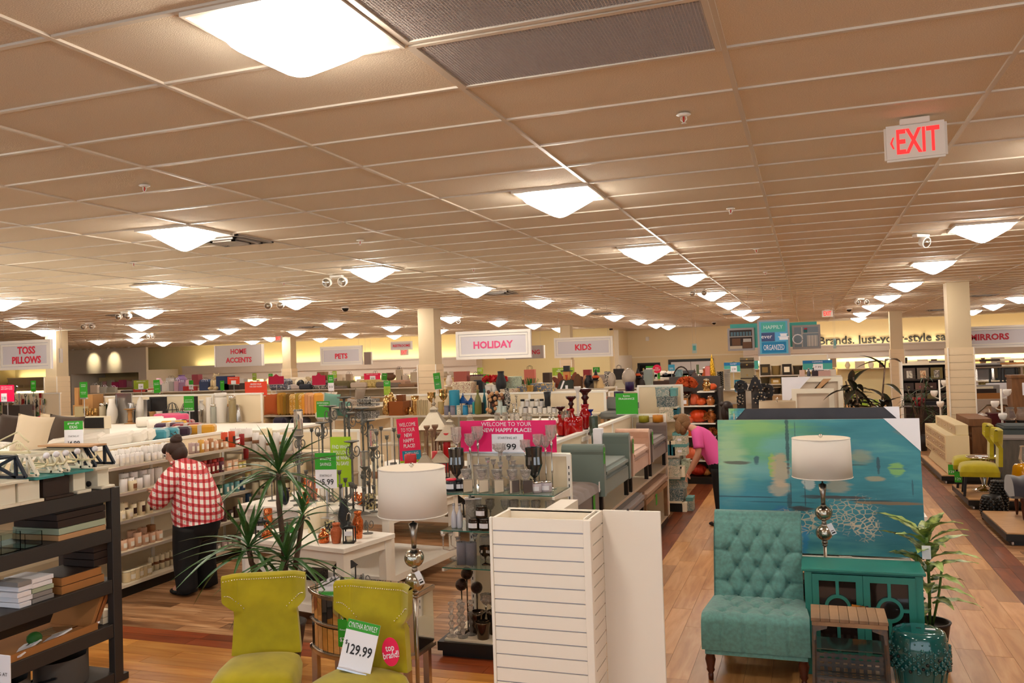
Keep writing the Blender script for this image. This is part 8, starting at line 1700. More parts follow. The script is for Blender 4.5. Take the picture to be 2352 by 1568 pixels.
PS(303,345,873,893,21,[(cm('#8a9a1a'),),(M_P,0,.6,-.18,.16)],[('AMAZING GIFTS',M_P,0,.85,.6,.1),('5.99',M_I,0,.25,.2,.2)],'olive green gift sign with 5.99 card');PS(352,370,872,902,19,[(M_G,)],[('great brands',M_P,0,.75,.7,.07),('AMAZING',M_P,0,.64,.7,.07),('every day',M_P,0,.3,.6,.07)],'narrow green savings sign right of the olive sign',0,-.06);PS(505,516,874,896,20,[(M_G,)],[('great',M_P,0,.8,.6,.08)],'green sign beside the teddy bear');PS(520,553,865,882,20.2,[(M_O,),(M_P,0,.5,-.2,.2)],[('AMAZING VALUE',M_P,0,.8,.7,.12)],'small orange amazing value sign');PS(558,618,876,908,17.6,[(M_O,)],[('AMAZING VALUE',M_P,0,.82,.5,.12,.012),('FOR EVERY ROOM!',M_P,0,.64,.55,.11)],'large orange sign reading amazing value for every room');PS(433,445,873,893,22,[(M_G,),(M_P,0,.5)],[('9.99',M_I,0,.25,.6,.2)],'tiny green price sign over the red gift bag')
# ---- pillow runs in the middle
Y4=16.2;zs,top4=run('pillow_gondola','white shelf of orange pillows and gold textiles',552,738,Y4,.6,(954,985),903,640)
Z4=zs[0];M_zig=dmk('orange_zigzag','#d8913a','#e0b070',22);M_gold_p=dmk('gold_pattern','#c9962e','#e0c890',16)
item('pillow',583,46,903,Y4+.15,Z4,M_zig,'orange zigzag pillow tied with cream ribbon, front');item('pillow',572,40,905,Y4+.32,Z4,M_zig,'second orange zigzag pillow behind the ribboned one');item('pillow',622,38,904,Y4+.15,Z4,cm('#b0582a',.9),'plain rust orange pillow');item('pillow',634,30,904,Y4+.34,Z4,cm('#d8a86a',.9),'pale orange pillow behind the rust one')
p=AY(583,930,Y4+.05);b=B();b.tu([(-.2,0,.0),(0,-.02,.01),(.2,0,.0)],.012,4).tu([(0,0,-.22),(0,-.02,0),(-.02,0,.22)],.012,4).tu([(0,-.03,0),(.05,-.03,.03),(.06,-.03,-.01),(0,-.03,0),(-.05,-.03,.03),(-.06,-.03,-.01),(0,-.03,0)],.008,4)
SO('ribbon_bow','cream ribbon bow tied round the orange zigzag pillow','ribbon',b,cm('#e8dcc0'),(p.x,p.y-.0,p.z))
for k,h_ in enumerate(('#b8862a','#a8782a','#8a6a22','#7a5a20','#c99a3a','#d8a84a','#a8903a','#d8922a','#e0a03a','#d8a070','#dca878','#d09868','#e0a040')):item('fold',647+7*k,9,902+2*(k%3),Y4+.2,Z4,M_gold_p if k in(4,5,7)else cm(h_,.9),f'upright folded gold textile, {ORD[k]} from left beside the rust pillow',d=.35,group='upright folded textiles')
for k,(px,pw,pt,h_,lb)in enumerate([(565,30,962,'#c8b088','beige bolster on the shelf below the zigzag pillow'),(600,40,958,'#c0a070','tan suede cushion on the shelf below the rust pillow'),(650,34,958,'#1a1230','navy velvet cushion on the lower pillow shelf, left'),(690,34,958,'#160f2a','navy velvet cushion on the lower pillow shelf, right'),(578,30,966,'#5a4a3a','brown knit cushion on the lower pillow shelf')]):item('fold',px,pw,pt,Y4+.1,zs[1],M_fl(h_),lb,d=.4)
# cushions heaped on top of the pillow shelf and behind
Y5=19.5;zs5,top5=run('cushion_gondola','shelf of heaped patterned cushions behind the orange pillows',600,960,Y5,.7,(893,912),887,760)
Z5=zs5[0];M_ikat=dmk('navy_ikat','#26304e','#a8a4a0',20);M_zeb=dmk('zebra_print','#141214','#d8d0c4',24);M_ypat=dmk('yellow_leaf_print','#c8b070','#8a7430',20);M_gf=cm('#6e6258',.95,bump=(60,1));M_bwp=dmk('black_white_print','#141214','#e0dad0',10)
for k,(px,pw,pt,m,lb)in enumerate([(645,46,870,M_ikat,'navy ikat cushion before the pink sign'),(655,40,884,dmk('blue_white_print','#8a9ab0','#d8d8d8',16),'pale blue print cushion under the navy one'),(690,50,882,cm('#a89890',.9),'mauve grey pet bed'),(708,30,882,cm('#2e3038',.9),'charcoal cushion peaked beside the pet bed'),(732,46,874,M_zeb,'zebra print cushion'),(790,44,874,cm('#6a6040',.9),'olive draped cushion'),(782,34,886,cm('#7a7068',.9),'grey cushion under the olive one'),(830,40,878,cm('#b8a898',.9),'pale taupe cushion'),(852,44,872,M_ypat,'yellow leaf print cushion'),(884,30,876,M_gf,'grey knit cushion behind the lime sign'),(905,44,878,M_gf,'shaggy grey fur cushion'),(918,40,873,cm('#a8826a',.9),'folded tan cushion'),(940,40,880,cm('#7a5a40',.9),'brown suede cushion stack'),(955,40,882,cm('#6a4a34',.9),'darker brown cushion behind the column'),(828,22,890,cm('#5a4438',.9),'dark plaid cushion'),(760,30,884,M_zeb,'zebra cushion half behind the green sign')]):item('fold',px,pw,pt,Y5+.2+.1*(k%3),Z5,m,lb,d=.4)
t=TH('pet_carrier','cream and black round pet carrier above the pillows','pet carrier',(AY(690,886,Y5+.3).x,Y5+.35,AY(690,886,Y5+.35).z));mk('shell',B().ball((0,0,.15),.19,16,10,1,.8,.85),cm('#d8cbb0',.8),t);mk('opening',B().ball((.03,-.06,.14),.15,14,8,1,.7,.85),M_K,t);mk('piping',B().tu([(.03+.15*cos(a*pi/8),-.1,.14+.125*sin(a*pi/8))for a in range(16)],.012,5,True),M_E,t)
for(a,b_,c_,d_,m,w1,lb)in[(614,655,864,882,cm('#c01a48'),'','crimson striped pet sign with peaked top, left'),(715,750,862,884,cm('#c01a48'),'','crimson striped pet sign with peaked top, right')]:
 t=PS(a,b_,c_,d_,21.5,[(m,)],[],lb);w_=(b_-a)*21.5/FPX;h_=(d_-c_)*21.5/FPX;mk('peak',B().pr([(-w_*.2,h_),(w_*.2,h_),(0,h_*1.3)],0,.005),m,t)
PS(753,768,861,897,18.5,[(M_P,),(M_G,.5,1)],[('great',M_P,0,.82,.5,.08),('BRANDS',M_P,0,.7,.6,.08),('30-50',M_I,0,.25,.7,.14)],'green and white 30-50 savings sign over the teal pillows');PS(834,876,857,872,24,[(M_pink,),(M_P,-.1,.62,-.14,.2)],[('NEW HAPPY PLACE',M_P,0,.85,.7,.14),('9.99',M_I,.03,.2,.2,.26)],'pink welcome sign with 9.99 card above the cushions');PS(876,889,857,873,24.5,[(M_G,)],[('great',M_P,0,.7,.6,.12)],'small green sign right of the pink 9.99 sign',0,.1);PS(881,898,874,907,17.5,[(M_G,),(M_lime,0,.6)],[('great gift',M_P,0,.9,.7,.06),('IDEAS',M_P,0,.8,.5,.07)],'green great gift ideas sign on the gold vase shelf');PS(998,1015,856,893,18,[(M_G,),(cm('#3a9a4a'),0,.45)],[('amazing',M_P,0,.78,.6,.06),('SAVINGS',M_P,0,.68,.6,.06),('save',M_P,0,.3,.5,.06)],'green savings sign tilted right of the slatted column',0,-.1)
Y6=13.6;zs6,t6=run('textile_endcap','cream shelf with teal pillows and chalk print boxes',726,862,Y6,.6,(934,962),925,790)
Z6=zs6[0]
for k,(px,pw,pt,m,lb)in enumerate([(758,42,897,cm('#6f9a8c',.9),'left teal pillow above the entertaining sign'),(783,36,896,cm('#6a9688',.9),'right teal pillow leaning behind the left one'),(805,34,890,dmk('taupe_stripe','#9a8878','#7a6a5c',12),'striped taupe pillow'),(822,26,893,cm('#8a7868',.9),'second striped taupe pillow')]):item('pillow',px,pw,pt,Y6+.15+.08*k,Z6,m,lb,rot=(-.1,.12,0))
for k in range(4):p=AY(846,960,Y6+.2);item('box',846,38,951-14*k-(0 if k<3 else 4),Y6+.2,zs6[1]+.001+.125*k if k else zs6[1],M_bw,f'black chalk-print storage box, {("lowest", "second", "third", "topmost")[k]} of the stack',d=.3)
item('pillow',835,36,888,Y6+.45,Z6+.22,M_bwp,'black and white print pillow on the chalk boxes');item('fold',750,40,944,Y6+.1,zs6[1],W_cr,'white plush bath mat stack left of the entertaining sign',d=.3);PS(725,760,921,958,12.2,[(M_G,)],[('ENTERTAINING',M_P,0,.88,.85,.1),('essentials',M_P,0,.75,.6,.09)],'green sign lettered entertaining essentials')
# ---- gold, blue and white glass shelf behind the crystal
Y7=12.3;zs7,t7=run('glassware_gondola','long white shelf of gold, blue and white glassware behind the crystal display',866,1372,Y7,.5,(953,985,1020),903,1060)
Z7,Z7b=zs7[0],zs7[1];M_gd=M_gold;M_blg=cm('#1c4a8a',.12,coat=.5);M_tq=cm('#1f7f9c',.3);M_bead_w=cm('#b98a60',.5)
for k,(kd,px,pw,pt,m,lb,kw)in enumerate([('ball',888,18,908,M_gd,'gold mercury ball on stand, leftmost on the glass shelf',{}),('ball',898,16,899,M_gd,'gold mercury ball second from left',{}),('ball',908,14,915,M_gd,'small gold ball behind the gold candle lantern',{}),('box',917,34,921,cm('#8a4a20',.2,metal=.6),'copper mosaic candle lantern box on the glass shelf',{}),('box',921,16,906,cm('#7a4420',.2,metal=.6),'small copper mosaic cube on the candle lantern box',{}),('box',936,12,919,cm('#6a3a1c',.2,metal=.6),'narrow copper mosaic box',{}),('vase',953,20,909,M_gd,'gold mosaic vase behind the gold jar',dict(sub='vaseflare')),('vase',943,18,935,M_gd,'gold mercury bubble jar with tag',dict(sub='ginger')),('vase',889,22,936,M_gd,'wide gold crackle cylinder at the left of the glass shelf',dict(sub='cyl')),('goblet',991,18,901,M_gd,'gold mercury goblet behind the large lantern, left',{}),('goblet',1018,20,895,M_gd,'gold mercury goblet behind the large lantern, right',{}),('vase',1012,12,922,cm('#b8a06a',.4),'pale gold ribbed bottle beside the lantern finial',dict(sub='cyl')),
      ('vase',1043,24,896,M_tq,'turquoise lattice ceramic lantern on the glass shelf',dict(sub='cyl')),('lantern',1063,17,903,M_blg,'cobalt blue lantern, left',{}),('lantern',1082,18,909,M_blg,'cobalt blue lantern, right',{}),('vase',1097,16,895,cm('#6a6a34',.3),'olive and brown bottle vase',dict(sub='bottle')),('vase',1088,7,923,cm('#2a9aa0',.3),'small turquoise bottle',dict(sub='cyl')),('vase',1112,8,893,M_tealx,'slim teal bottle beside the bead wreath',dict(sub='bottle')),('vase',1164,16,892,dmk('diamond_print','#1a1a1e','#cfc8bc',26),'black and white diamond patterned vase',dict(sub='urn')),('vase',1257,18,900,M_blk,'black flared glass vase on the white jar shelf',dict(sub='vaseflare')),('goblet',1251,20,922,M_wh,'white milk glass footed hurricane',{}),('vase',1136,20,935,cm('#3a4a4a',.1),'dark glass bowl under the bead wreath',dict(sub='bowl')),('vase',1104,14,925,M_blk,'black votive pair in front of the olive vase',dict(sub='pot')),('vase',1186,8,908,M_C,'chrome candle stand left of the white jars',dict(sub='stick')),('vase',1180,14,925,M_C,'chrome star stand left of the white jars',dict(sub='stick'))]):item(kd,px,pw,pt,Y7+.12+.1*(k%3),Z7,m,lb,**kw)
for k in range(6):item('vase',958+4.5*k,4,918+(k%2),Y7+.1,Z7,cm('#b09a74',.3),f'tied reed diffuser tube, {ORD[k]} from left on the gold shelf',sub='cyl',group='reed tubes')
for k,(px,m)in enumerate([(1026,cm('#77707c',.4)),(1040,cm('#77707c',.4)),(1054,dmk('speckle_print','#d8cfb8','#6a6a50',40)),(1068,cm('#1f7aa8',.3))]):item('jar',px,12,931,Y7+.05,Z7,m,f'small square votive tin before the blue lanterns, {ORD[k]} from left',m2=m)
for k,(px,py)in enumerate([(1122,900),(1124,910),(1126,918),(1141,902),(1147,909),(1152,906),(1148,915),(1137,915),(1154,913),(1130,904),(1120,940),(1126,943),(1134,930),(1140,926),(1138,938)]):p=AY(px,py,Y7+.02);SO('wooden_bead',f'wooden bead of the decorative garland, {ORD[k]} counted from its top','bead',once('wbd',lambda:B().ball((0,0,0),.032,10,7).mesh('bead')),M_bead_w if k%4 else cm('#5a2f1a',.5),p,0,'wooden garland beads')
b=B();pts=[AY(px,py,Y7+.05)for px,py in[(1122,898),(1120,912),(1128,922),(1142,922),(1154,915),(1152,902),(1140,896),(1128,896),(1122,905),(1122,930),(1122,944),(1136,944),(1140,930)]];b.tu(pts,.008,5);SO('bead_cord','brown cord threading the wooden bead garland','cord',b,cm('#4a2a18'),(0,0,0))
o=SO('garland_hook','dark block stand carrying the wooden bead garland','stand',B().box(-.12,.12,.06,.12,0,AY(1136,905,Y7+.05).z-Z7),cm('#3a2a22'),(AY(1137,905,Y7).x,Y7+.02,Z7+.001))
for k,(px,pt,st)in enumerate([(1148,918,0),(1143,932,0),(1158,932,0)]):item('jar',px,12,pt,Y7+.05,Z7,cm('#b6c2bc',.4),f'pale grey boxed candle, {("upper", "lower left", "lower right")[k]} of the trio',m2=cm('#b6c2bc',.4))
for k in range(14):
 px=1196+11*(k%9)+(4 if k>8 else 0);up_=0 if k<9 else 1;item('jar',px,10,934 if not up_ else 916,Y7+.1+.16*up_,Z7 if not up_ else Z7,M_wh if k%3!=1 else cm('#c8c2c0',.3),f'white jar candle with black dot label, {ORD[k % 9]} from left in the {("front", "rear")[up_]} row',m2=M_blk if k%2 else M_wh,group='white jar candles')
for k in range(6):item('jar',1192+15*k,12,966,Y7+.08,Z7b,M_blk if k%2 else M_wh,f'jar candle on the second glassware shelf, {ORD[k]} from left',m2=M_wh)
for k,(px,m)in enumerate([(1142,M_CL),(1160,M_CL),(1178,M_X),(1186,M_X),(1205,M_CL),(1215,M_CL),(1240,M_C),(1262,M_C),(1270,M_C)]):item('vase',px,14,948,10.6,AY(1200,966,10.6).z,m,f'clear glass vase above the pink welcome sign, {ORD[k]} from left',sub='cyl' if k<6 else 'stick')
xa,xb=AY(1095,960,10.5).x,AY(1345,960,10.5).x;zz=AY(1200,966,10.6).z
gondola('glass_vase_gondola','glass vase shelf between the crystal and the white jars',xa,xb,10.45,10.95,zz+.001,(zz,zz-.35,.14),'-y')
# red glass cluster
M_rg=cm('#a8060c',.08,coat=.6);M_dr=cm('#3a060a',.25)
for k,(kd,px,pw,pt,m,lb,kw)in enumerate([('vase',1316,44,957,M_rg,'large red glass hurricane with silver rim',dict(sub='cyl')),('vase',1310,26,938,M_rg,'red glass urn with dark flared stand, centre',dict(sub='ginger')),('vase',1343,28,928,M_rg,'red glass urn on the right',dict(sub='urn')),('vase',1288,22,952,M_rg,'red glass jar on the left',dict(sub='ginger')),('stick',1311,24,910,M_dr,'dark red pillar holder behind the centre urn',{}),('stick',1343,30,893,M_dr,'tallest dark red pillar holder',{}),('stick',1287,22,934,M_dr,'dark red pillar holder on the left',{}),('vase',1326,16,887,M_wh,'white twisted pillar holder among the red glass',dict(sub='stick')),('vase',1356,14,940,cm('#142a7a',.15),'cobalt blue candlestick right of the red glass',dict(sub='stick')),('goblet',1298,24,944,M_C,'silver footed bowl before the red jar',{}),('vase',1363,20,956,cm('#5a6a5c',.1,trans=.5),'smoky green glass tumbler right of the red glass',dict(sub='cyl')),('goblet',1306,22,978,M_X,'clear glass hurricane below the red glass',{}),('box',1372,20,934,M_P,'white card box behind the green tumbler',{})]):item(kd,px,pw,pt,9.3+.12*(k%3),AY(1320,1000,9.4).z,m,lb,**kw)
xa,xb,zz=AY(1272,1000,9.2).x,AY(1338,1000,9.2).x,AY(1320,1000,9.4).z
t=TH('red_glass_table','white narrow table under the red glassware behind the bench gondola','table',((xa+xb)/2,9.5,0));mk('top',B().box(-(xb-xa)/2-.1,(xb-xa)/2,-.3,.35,zz-.05,zz),M_W,t)
for sx in(-1,1):mk('leg_panel',B().box(sx*((xb-xa)/2-.1)-.03,sx*((xb-xa)/2-.1)+.03,-.25,.3,0,zz-.05),M_W,t)
# grey wing stools beyond it, candles by the home fragrance sign
ZB=1.531
for k,(px,pw,pt,m,lb)in enumerate([(1478,23,936,cm('#8f8a1e',.4),'wide lime green candle right of the home fragrance sign'),(1510,24,934,cm('#c07a1c',.4),'wide amber candle at the end of the bench gondola')]):item('candle',px,pw,pt,11.98,ZB,m,lb)
Y8=15.0;zs8,t8=run('autumn_gondola','white shelf of autumn fruit boxes behind the home fragrance sign',1385,1512,Y8,.5,(938,965),897,1450);Z8=zs8[0]
item('candle',1446,21,877,Y8+.3,t8+.0,cm('#221040',.35),'tall purple pillar candle above the green home fragrance sign');item('candle',1421,22,898,Y8+.1,Z8,cm('#1e0f3a',.35),'short purple pillar candle left of the tall one')
M_frt=dmk('fruit_print','#c8501c','#5a2a18',18)
for k,(px,pw,pt)in enumerate([(1373,20,908),(1391,18,912),(1470,12,904),(1490,22,901)]):item('box',px,pw,pt,Y8+.1,Z8,M_frt,f'clear box of orange mini gourds on the autumn shelf, {ORD[k]} from left',m2=None)
for k in range(9):item('ball',1373+8*(k%4)+(68 if k>3 else 0),8,922-8*(k%2),Y8+.02,Z8,M_pk['orange'],f'mini orange pumpkin in the gourd boxes, {ORD[k]} from left',group='mini pumpkins')
t=TH('wing_stool','grey wing-backed stool with wood legs behind the bench gondola','chair',(AY(1418,990,12.6).x,12.7,0));zz=AY(1418,945,12.6).z;mk('seat',B().box(-.25,.25,-.25,.25,zz-.1,zz).mesh('s',.03,2),cm('#7f7f7c',.85),t);mk('back',B().box(-.24,.24,.18,.26,zz,AY(1410,912,12.8).z).mesh('s',.03,2),cm('#7f7f7c',.85),t);mk('wing',B().box(.2,.28,-.15,.26,zz,AY(1440,922,12.6).z).mesh('s',.03,2),cm('#7f7f7c',.85),t)
for sx in(-1,1):
 for sy in(-1,1):mk('leg',BM(.05,.05,round(zz-.1,2)),M_tan,t,(sx*.2,sy*.2,0))
# tops: floral boxes, red flowers, turkey, hats
ZT7=t7;Y7t=Y7+.53
t=TH('top_ledge','white ledge shelf over the glassware carrying floral boxes','shelf',(0,0,0));xa,xb=AY(1035,900,Y7t).x,AY(1372,900,Y7t).x;zl=AY(1200,903,Y7t).z;mk('board',B().box(xa,xb,Y7t+.06,Y7t+.75,zl-.03,zl),M_W,t);mk('support',B().box(xa+.02,xb-.02,Y7t+.3,Y7t+.36,0,zl-.03),M_Z,t)
for k,(kd,px,pw,pt,m,lb,kw)in enumerate([('sbox',1068,44,877,M_flor2,'cream floral box with red flowers on the ledge',{}),('box',1092,22,884,M_tan,'parchment map box on the ledge',{}),('sbox',1172,40,865,M_sagep,'sage green floral box standing on the ledge',{}),('sbox',1172,36,893,M_flor2,'flat patterned box under the sage floral box',{}),('sbox',1209,32,886,M_dots,'yellow dot pattern box on the ledge, left',{}),('sbox',1247,44,879,M_dots,'yellow dot pattern box on the ledge, right',{}),('vase',1217,16,884,M_brass,'round gilt pot holding green grass',dict(sub='pot')),('box',1102,22,873,M_blk,'black and white photo box on the ledge',{}),('bag',1095,26,855,cm('#7a6450'),'brown paper lunch bag on the ledge',dict(d=.2)),('vase',1150,24,853,M_blk,'tall black leaf vase behind the sage box',dict(sub='tall'))]):item(kd,px,pw,pt,Y7t+.2+.18*(k%3),zl,m,lb,**kw)
for k in range(3):p=AY(1120+15*k,884,Y7t+.25);PL([S('blooms',FC(40,.09,M_rg,20+k,.06),cm('#c01418',.6)),S('pot',LM(((.05,-.13),(.07,.0),(0,.0)),12),M_wh)],'red_poinsettia',f'pot of red poinsettias on the ledge, {ORD[k]} from left','flowers',(p.x,Y7t+.3,zl+.132))
def grass(px,pt,Y,z,lb):
 h=AY(px,pt,Y).z-z;rr=random.Random(2);b=B()
 for k in range(60):a=rr.random()*6.28;r=.1*rr.random();b.bar((r*cos(a)*.5,r*sin(a)*.5,0),(r*1.6*cos(a),r*1.6*sin(a),h*(.7+.3*rr.random())),.006,.004)
 return PL([S('blades',b.mesh('g'),cm('#2f6a22',.7)),S('pot',LM(((.06,-.0),(.075,.05),(0,.05)),12),M_wh)],'potted_grass',lb,'plant',(AY(px,pt,Y).x,Y,z+.001))
grass(1217,862,Y7t+.55,zl,'green ornamental grass on the ledge')
YT=15.8;zs9,t9=run('seasonal_gondola','white shelf of harvest figures and hats beyond the glassware',1262,1400,YT,.6,(893,915),889,1320);Z9=zs9[0]
p=AY(1300,890,YT+.1);t=TH('turkey_figure','wooden turkey figure with black pilgrim hat','figurine',(p.x,YT+.2,Z9+.001));s_=MPP(p)
mk('coat',B().pr([(-24*s_,0),(24*s_,0),(14*s_,20*s_),(-14*s_,20*s_)],-.04,.04),cm('#2a3028'),t);mk('shirt',B().pr([(-12*s_,0),(-4*s_,18*s_),(-8*s_,19*s_),(-16*s_,0)],-.05,-.041),M_P,t);mk('head',B().box(-9*s_,9*s_,-.03,.03,20*s_,42*s_).mesh('h',.02,2),cm('#c88a48'),t);mk('hat',B().box(-13*s_,13*s_,-.05,.05,40*s_,42*s_).box(-7*s_,7*s_,-.04,.04,42*s_,53*s_),M_blk,t);mk('beak',B().pr([(-3*s_,32*s_),(3*s_,32*s_),(0,18*s_)],-.05,-.03),cm('#b03018'),t)
for sx in(-1,1):
 for k in range(2):mk('feather',B().ball((0,0,0),.1,10,8,.55,.15,1.25).move(Matrix.Translation((sx*(16+9*k)*s_,.02,(24-7*k)*s_))@Matrix.Rotation(sx*(.3+.5*k),4,'Y')),cm('#6a2a1a' if k else '#7a3a1e'),t)
mk('tag',B().box(-3*s_,3*s_,-.056,-.052,0,8*s_),M_P,t)
for k,(kd,px,pw,pt,m,lb,kw)in enumerate([('vase',1327,22,858,cm('#5a3a20',.8),'brown raffia scarecrow skirt beside the turkey',dict(sub='dome')),('vase',1352,22,862,M_blk,'black felt witch boot bag',dict(sub='tall')),('ball',1345,12,860,cm('#c88a5a'),'scarecrow face ornament under the witch cap',{}),('vase',1378,16,866,cm('#c8a878',.8),'pale raffia broom skirt',dict(sub='dome')),('box',1362,16,880,cm('#3a2a1c'),'dark twig basket on the harvest shelf',{}),('ball',1283,24,868,cm('#7a2a1c'),'dark red feather wing ornament left of the turkey',{})]):item(kd,px,pw,pt,YT+.15+.1*(k%3),Z9,m,lb,**kw)
def cone_hat(px,pt,pb,Y,m,lb,w_=.1):
 p=AY(px,pb,Y);h=AY(px,pt,Y).z-p.z;return PL([S('cone',LM(((w_*.55,.01),(w_*.3,round(h*.5,2)),(.006,round(h,2)),(0,round(h,2))),12),m),S('brim',LM(((w_,0),(w_,.012),(w_*.5,.02),(0,.02)),14),m),S('bands',once(('hb',round(h,2)),lambda:B().la([(w_*.56,.05),(w_*.52,.09)],12).la([(w_*.38,h*.4),(w_*.33,h*.47)],12).mesh('b')),cm('#c8501c'))],'witch_hat',lb,'hat',(p.x,Y,p.z+.001))
cone_hat(1369,848,874,YT+.2,M_blk,'black witch hat with orange bands, left',.13);o=SO('hat_stand','pale stand under the left witch hat','stand',B().cyl((0,0,0),.05,AY(1369,874,YT+.2).z-Z9-.002,10),cm('#b8a078'),(AY(1369,874,YT+.2).x,YT+.2,Z9+.001))
# mosaics, baskets and small goods left of the double doors
YU=19.0;zsu,tu=run('halloween_gondola','white shelf of halloween glass and baskets before the double doors',1388,1650,YU,.6,(889,905),886,1530);ZU=zsu[0]
for k,(kd,px,pw,pt,m,lb,kw)in enumerate([('ball',1444,32,845,M_bead,'beaded glass skull on the halloween shelf',{}),('sbox',1434,48,872,cm('#b8b09a'),'pale sage box with lid on the halloween shelf',{}),('vase',1395,14,853,M_zeb,'checkered ribbed bucket',dict(sub='pot')),('ball',1405,18,855,M_bead,'white beaded ornament right of the bucket',{}),('vase',1472,20,866,cm('#2a1c16'),'dark brown owl figure',dict(sub='dome')),('box',1490,20,848,cm('#a8b4b0',.1,trans=.5),'clear acrylic riser with dark trim',{}),('box',1525,44,874,cm('#3a2418'),'dark wooden crate with white letters',{}),('box',1540,26,872,cm('#5a4a3e'),'brown mesh bag of twigs',{}),('vase',1560,16,848,cm('#8fb0b8',.1,trans=.5),'tall clear vase with blue card',dict(sub='cyl')),('lantern',1595,14,848,cm('#3a2018'),'small brown lantern',{}),('bottle',1617,14,843,cm('#a8502c',.2),'amber lotion bottle',{}),('jar',1604,12,860,M_dr,'dark red jar',{}),('box',1625,10,842,cm('#c87068'),'narrow pink card box',{}),('vase',1578,14,862,M_C,'chrome scroll candle stand',dict(sub='stick')),('box',1592,40,874,cm('#d8d0c0',.3),'white wire basket of linens',{}),('box',1640,12,870,M_blk,'black bead stand',{})]):item(kd,px,pw,pt,YU+.15+.12*(k%3),ZU,m,lb,**kw)
cone_hat(1465,845,868,YU+.3,M_blk,'black witch hat with orange bands, right',.14);SO('hat_stand','dark stand under the right witch hat','stand',B().cyl((0,0,0),.05,AY(1465,868,YU+.3).z-ZU-.002,10),cm('#4a3428'),(AY(1465,868,YU+.3).x,YU+.3,ZU+.001))
p=AY(1565,880,YU+.2);t=TH('twig_basket','dark twig basket with tall arched handle','basket',(p.x,YU+.25,ZU+.001));mk('bowl',LM(((.1,0),(.2,.14),(.18,.14),(0,.05)),18),cm('#2e1c12',.8),t);hh=AY(1565,842,YU+.2).z-ZU;mk('handle',B().tu([(.19*cos(a*pi/10),0,.12+(hh-.12)*sin(a*pi/10))for a in range(11)],.016,6),cm('#2e1c12',.8),t);mk('leaves',FC(30,.1,M_amber,30,.06),cm('#7a8a2a'),t,(.1,-.05,.06))
for(a,b_,c_,d_,bands,lines,lb)in[(1484,1504,840,862,[(M_P,),(M_G,.78,1)],[('14.99',M_I,0,.25,.7,.25)],'white 14.99 sign with green header before the dark doorway'),(1510,1517,845,890,[(M_G,),(cm('#c8a878'),0,.45)],[],'green sign seen edge-on beside the 14.99 sign'),(1535,1550,837,851,[(cm('#3aa0c8'),)],[('50%',M_P,0,.35,.6,.3)],'light blue 50% sign before the double doors'),(1551,1568,849,868,[(cm('#5a90a8'),)],[('save',M_P,0,.6,.6,.2)],'blue card sign in the clear vase'),(1600,1606,837,862,[(cm('#6a7a5a'),)],[],'thin green sign edge-on near the amber bottle'),(1622,1632,840,865,[(cm('#d88078'),)],[('sale',M_P,0,.6,.6,.1)],'pink paper sign near the gold tree')]:PS(a,b_,c_,d_,21.4,bands,lines,lb)
t=TH('brand_disc','round pink top brand tag beside the 14.99 sign','tag',AQ(1509,847,21.3));mk('disc',B().la([(.11,0),(.11,.004)],24).move(Matrix.Rotation(pi/2,4,'X')),M_pink,t);text('top\nbrand!',M_P,t,(0,-.006,0),w=.15,ext=.004,line=.8);SIGNS.append(t)
p=AY(1637,868,YU+.4);h=AY(1637,812,YU+.4).z-ZU;t=TH('gold_tree','slim gold sequin cone tree','ornament',(p.x,YU+.35,ZU+.001));mk('cone',B().la([(.1,.05),(.07,h*.4),(.03,h*.8),(0,h)],14,ribs=7,amp=.08),cm('#c89a2a',.25,metal=.8,bump=(60,1)),t);mk('base',LM(((.06,0),(.06,.05),(0,.05)),12),M_blk,t)
# stacked bins, suitcases and marquee letters right of the pumpkins
YV=17.5;zsv,tv=run('bin_gondola','white shelf with stacked bins behind the pumpkin stand',1640,1705,YV,.5,(895,925),893,1670);ZV=zsv[0]
for c_,px,n,m,nm in((0,1655,9,M_zeb,'dotted'),(1,1671,10,M_wh,'white')):
 for k in range(n):w_=.17;PL([S('bin',once(('bin',c_),lambda:B().la([(w_*.42,0),(w_*.5,.045),(w_*.54,.05),(w_*.5,.05),(w_*.42,.01),(0,.01)],4).mesh('bin')),m)],'stacking_bin',f'{nm} stacking bin, {ORD[k]} from the bottom of its pile','bin',(AY(px,880,YV+.2).x,YV+.2,ZV+.002+.041*k*1.06),pi/4,1,f'{nm} stacked bins')
PS(1688,1703,872,899,16.6,[(cm('#1a84a0'),)],[('CARE',M_P,0,.85,.5,.08),('ABOUT',M_P,0,.73,.6,.08),('FRESH',M_P,0,.5,.6,.08,.01),('EVERY',M_P,0,.38,.6,.08,.01),('WEEK!',M_P,0,.26,.6,.08,.01)],'teal sign with white lines of text by the stacked bins');
YW_=18.2
for(a,b_,c_,d_,wd,n_,px)in[(1664,1706,832,853,'CLOSET','5.99',.1),(1846,1910,827,848,'CLEANING','7.99',0),(1728,1742,828,847,'','',0)]:PS(a,b_,c_,d_,19.5,[(M_mint,),(cm('#1470a8'),.66,1),(M_P,-.05,.6,-.15,.18)]if wd else[(M_mint,)],([(wd,M_P,0,.83,.35,.16),(n_,M_I,.02,.25,.2,.22)]if wd else[]),f'teal department sign {("lettered "+wd.lower()+" "+n_) if wd else "narrow, behind the suitcase tower"}')
p=AY(1718,880,YW_);b=AY(1718,880,YW_)
for k,(pt,pb,m)in enumerate([(845,880,cm('#a89a80')),(833,844,cm('#3a2c22')),(820,832,cm('#8f806a'))]):pass
zb_=0
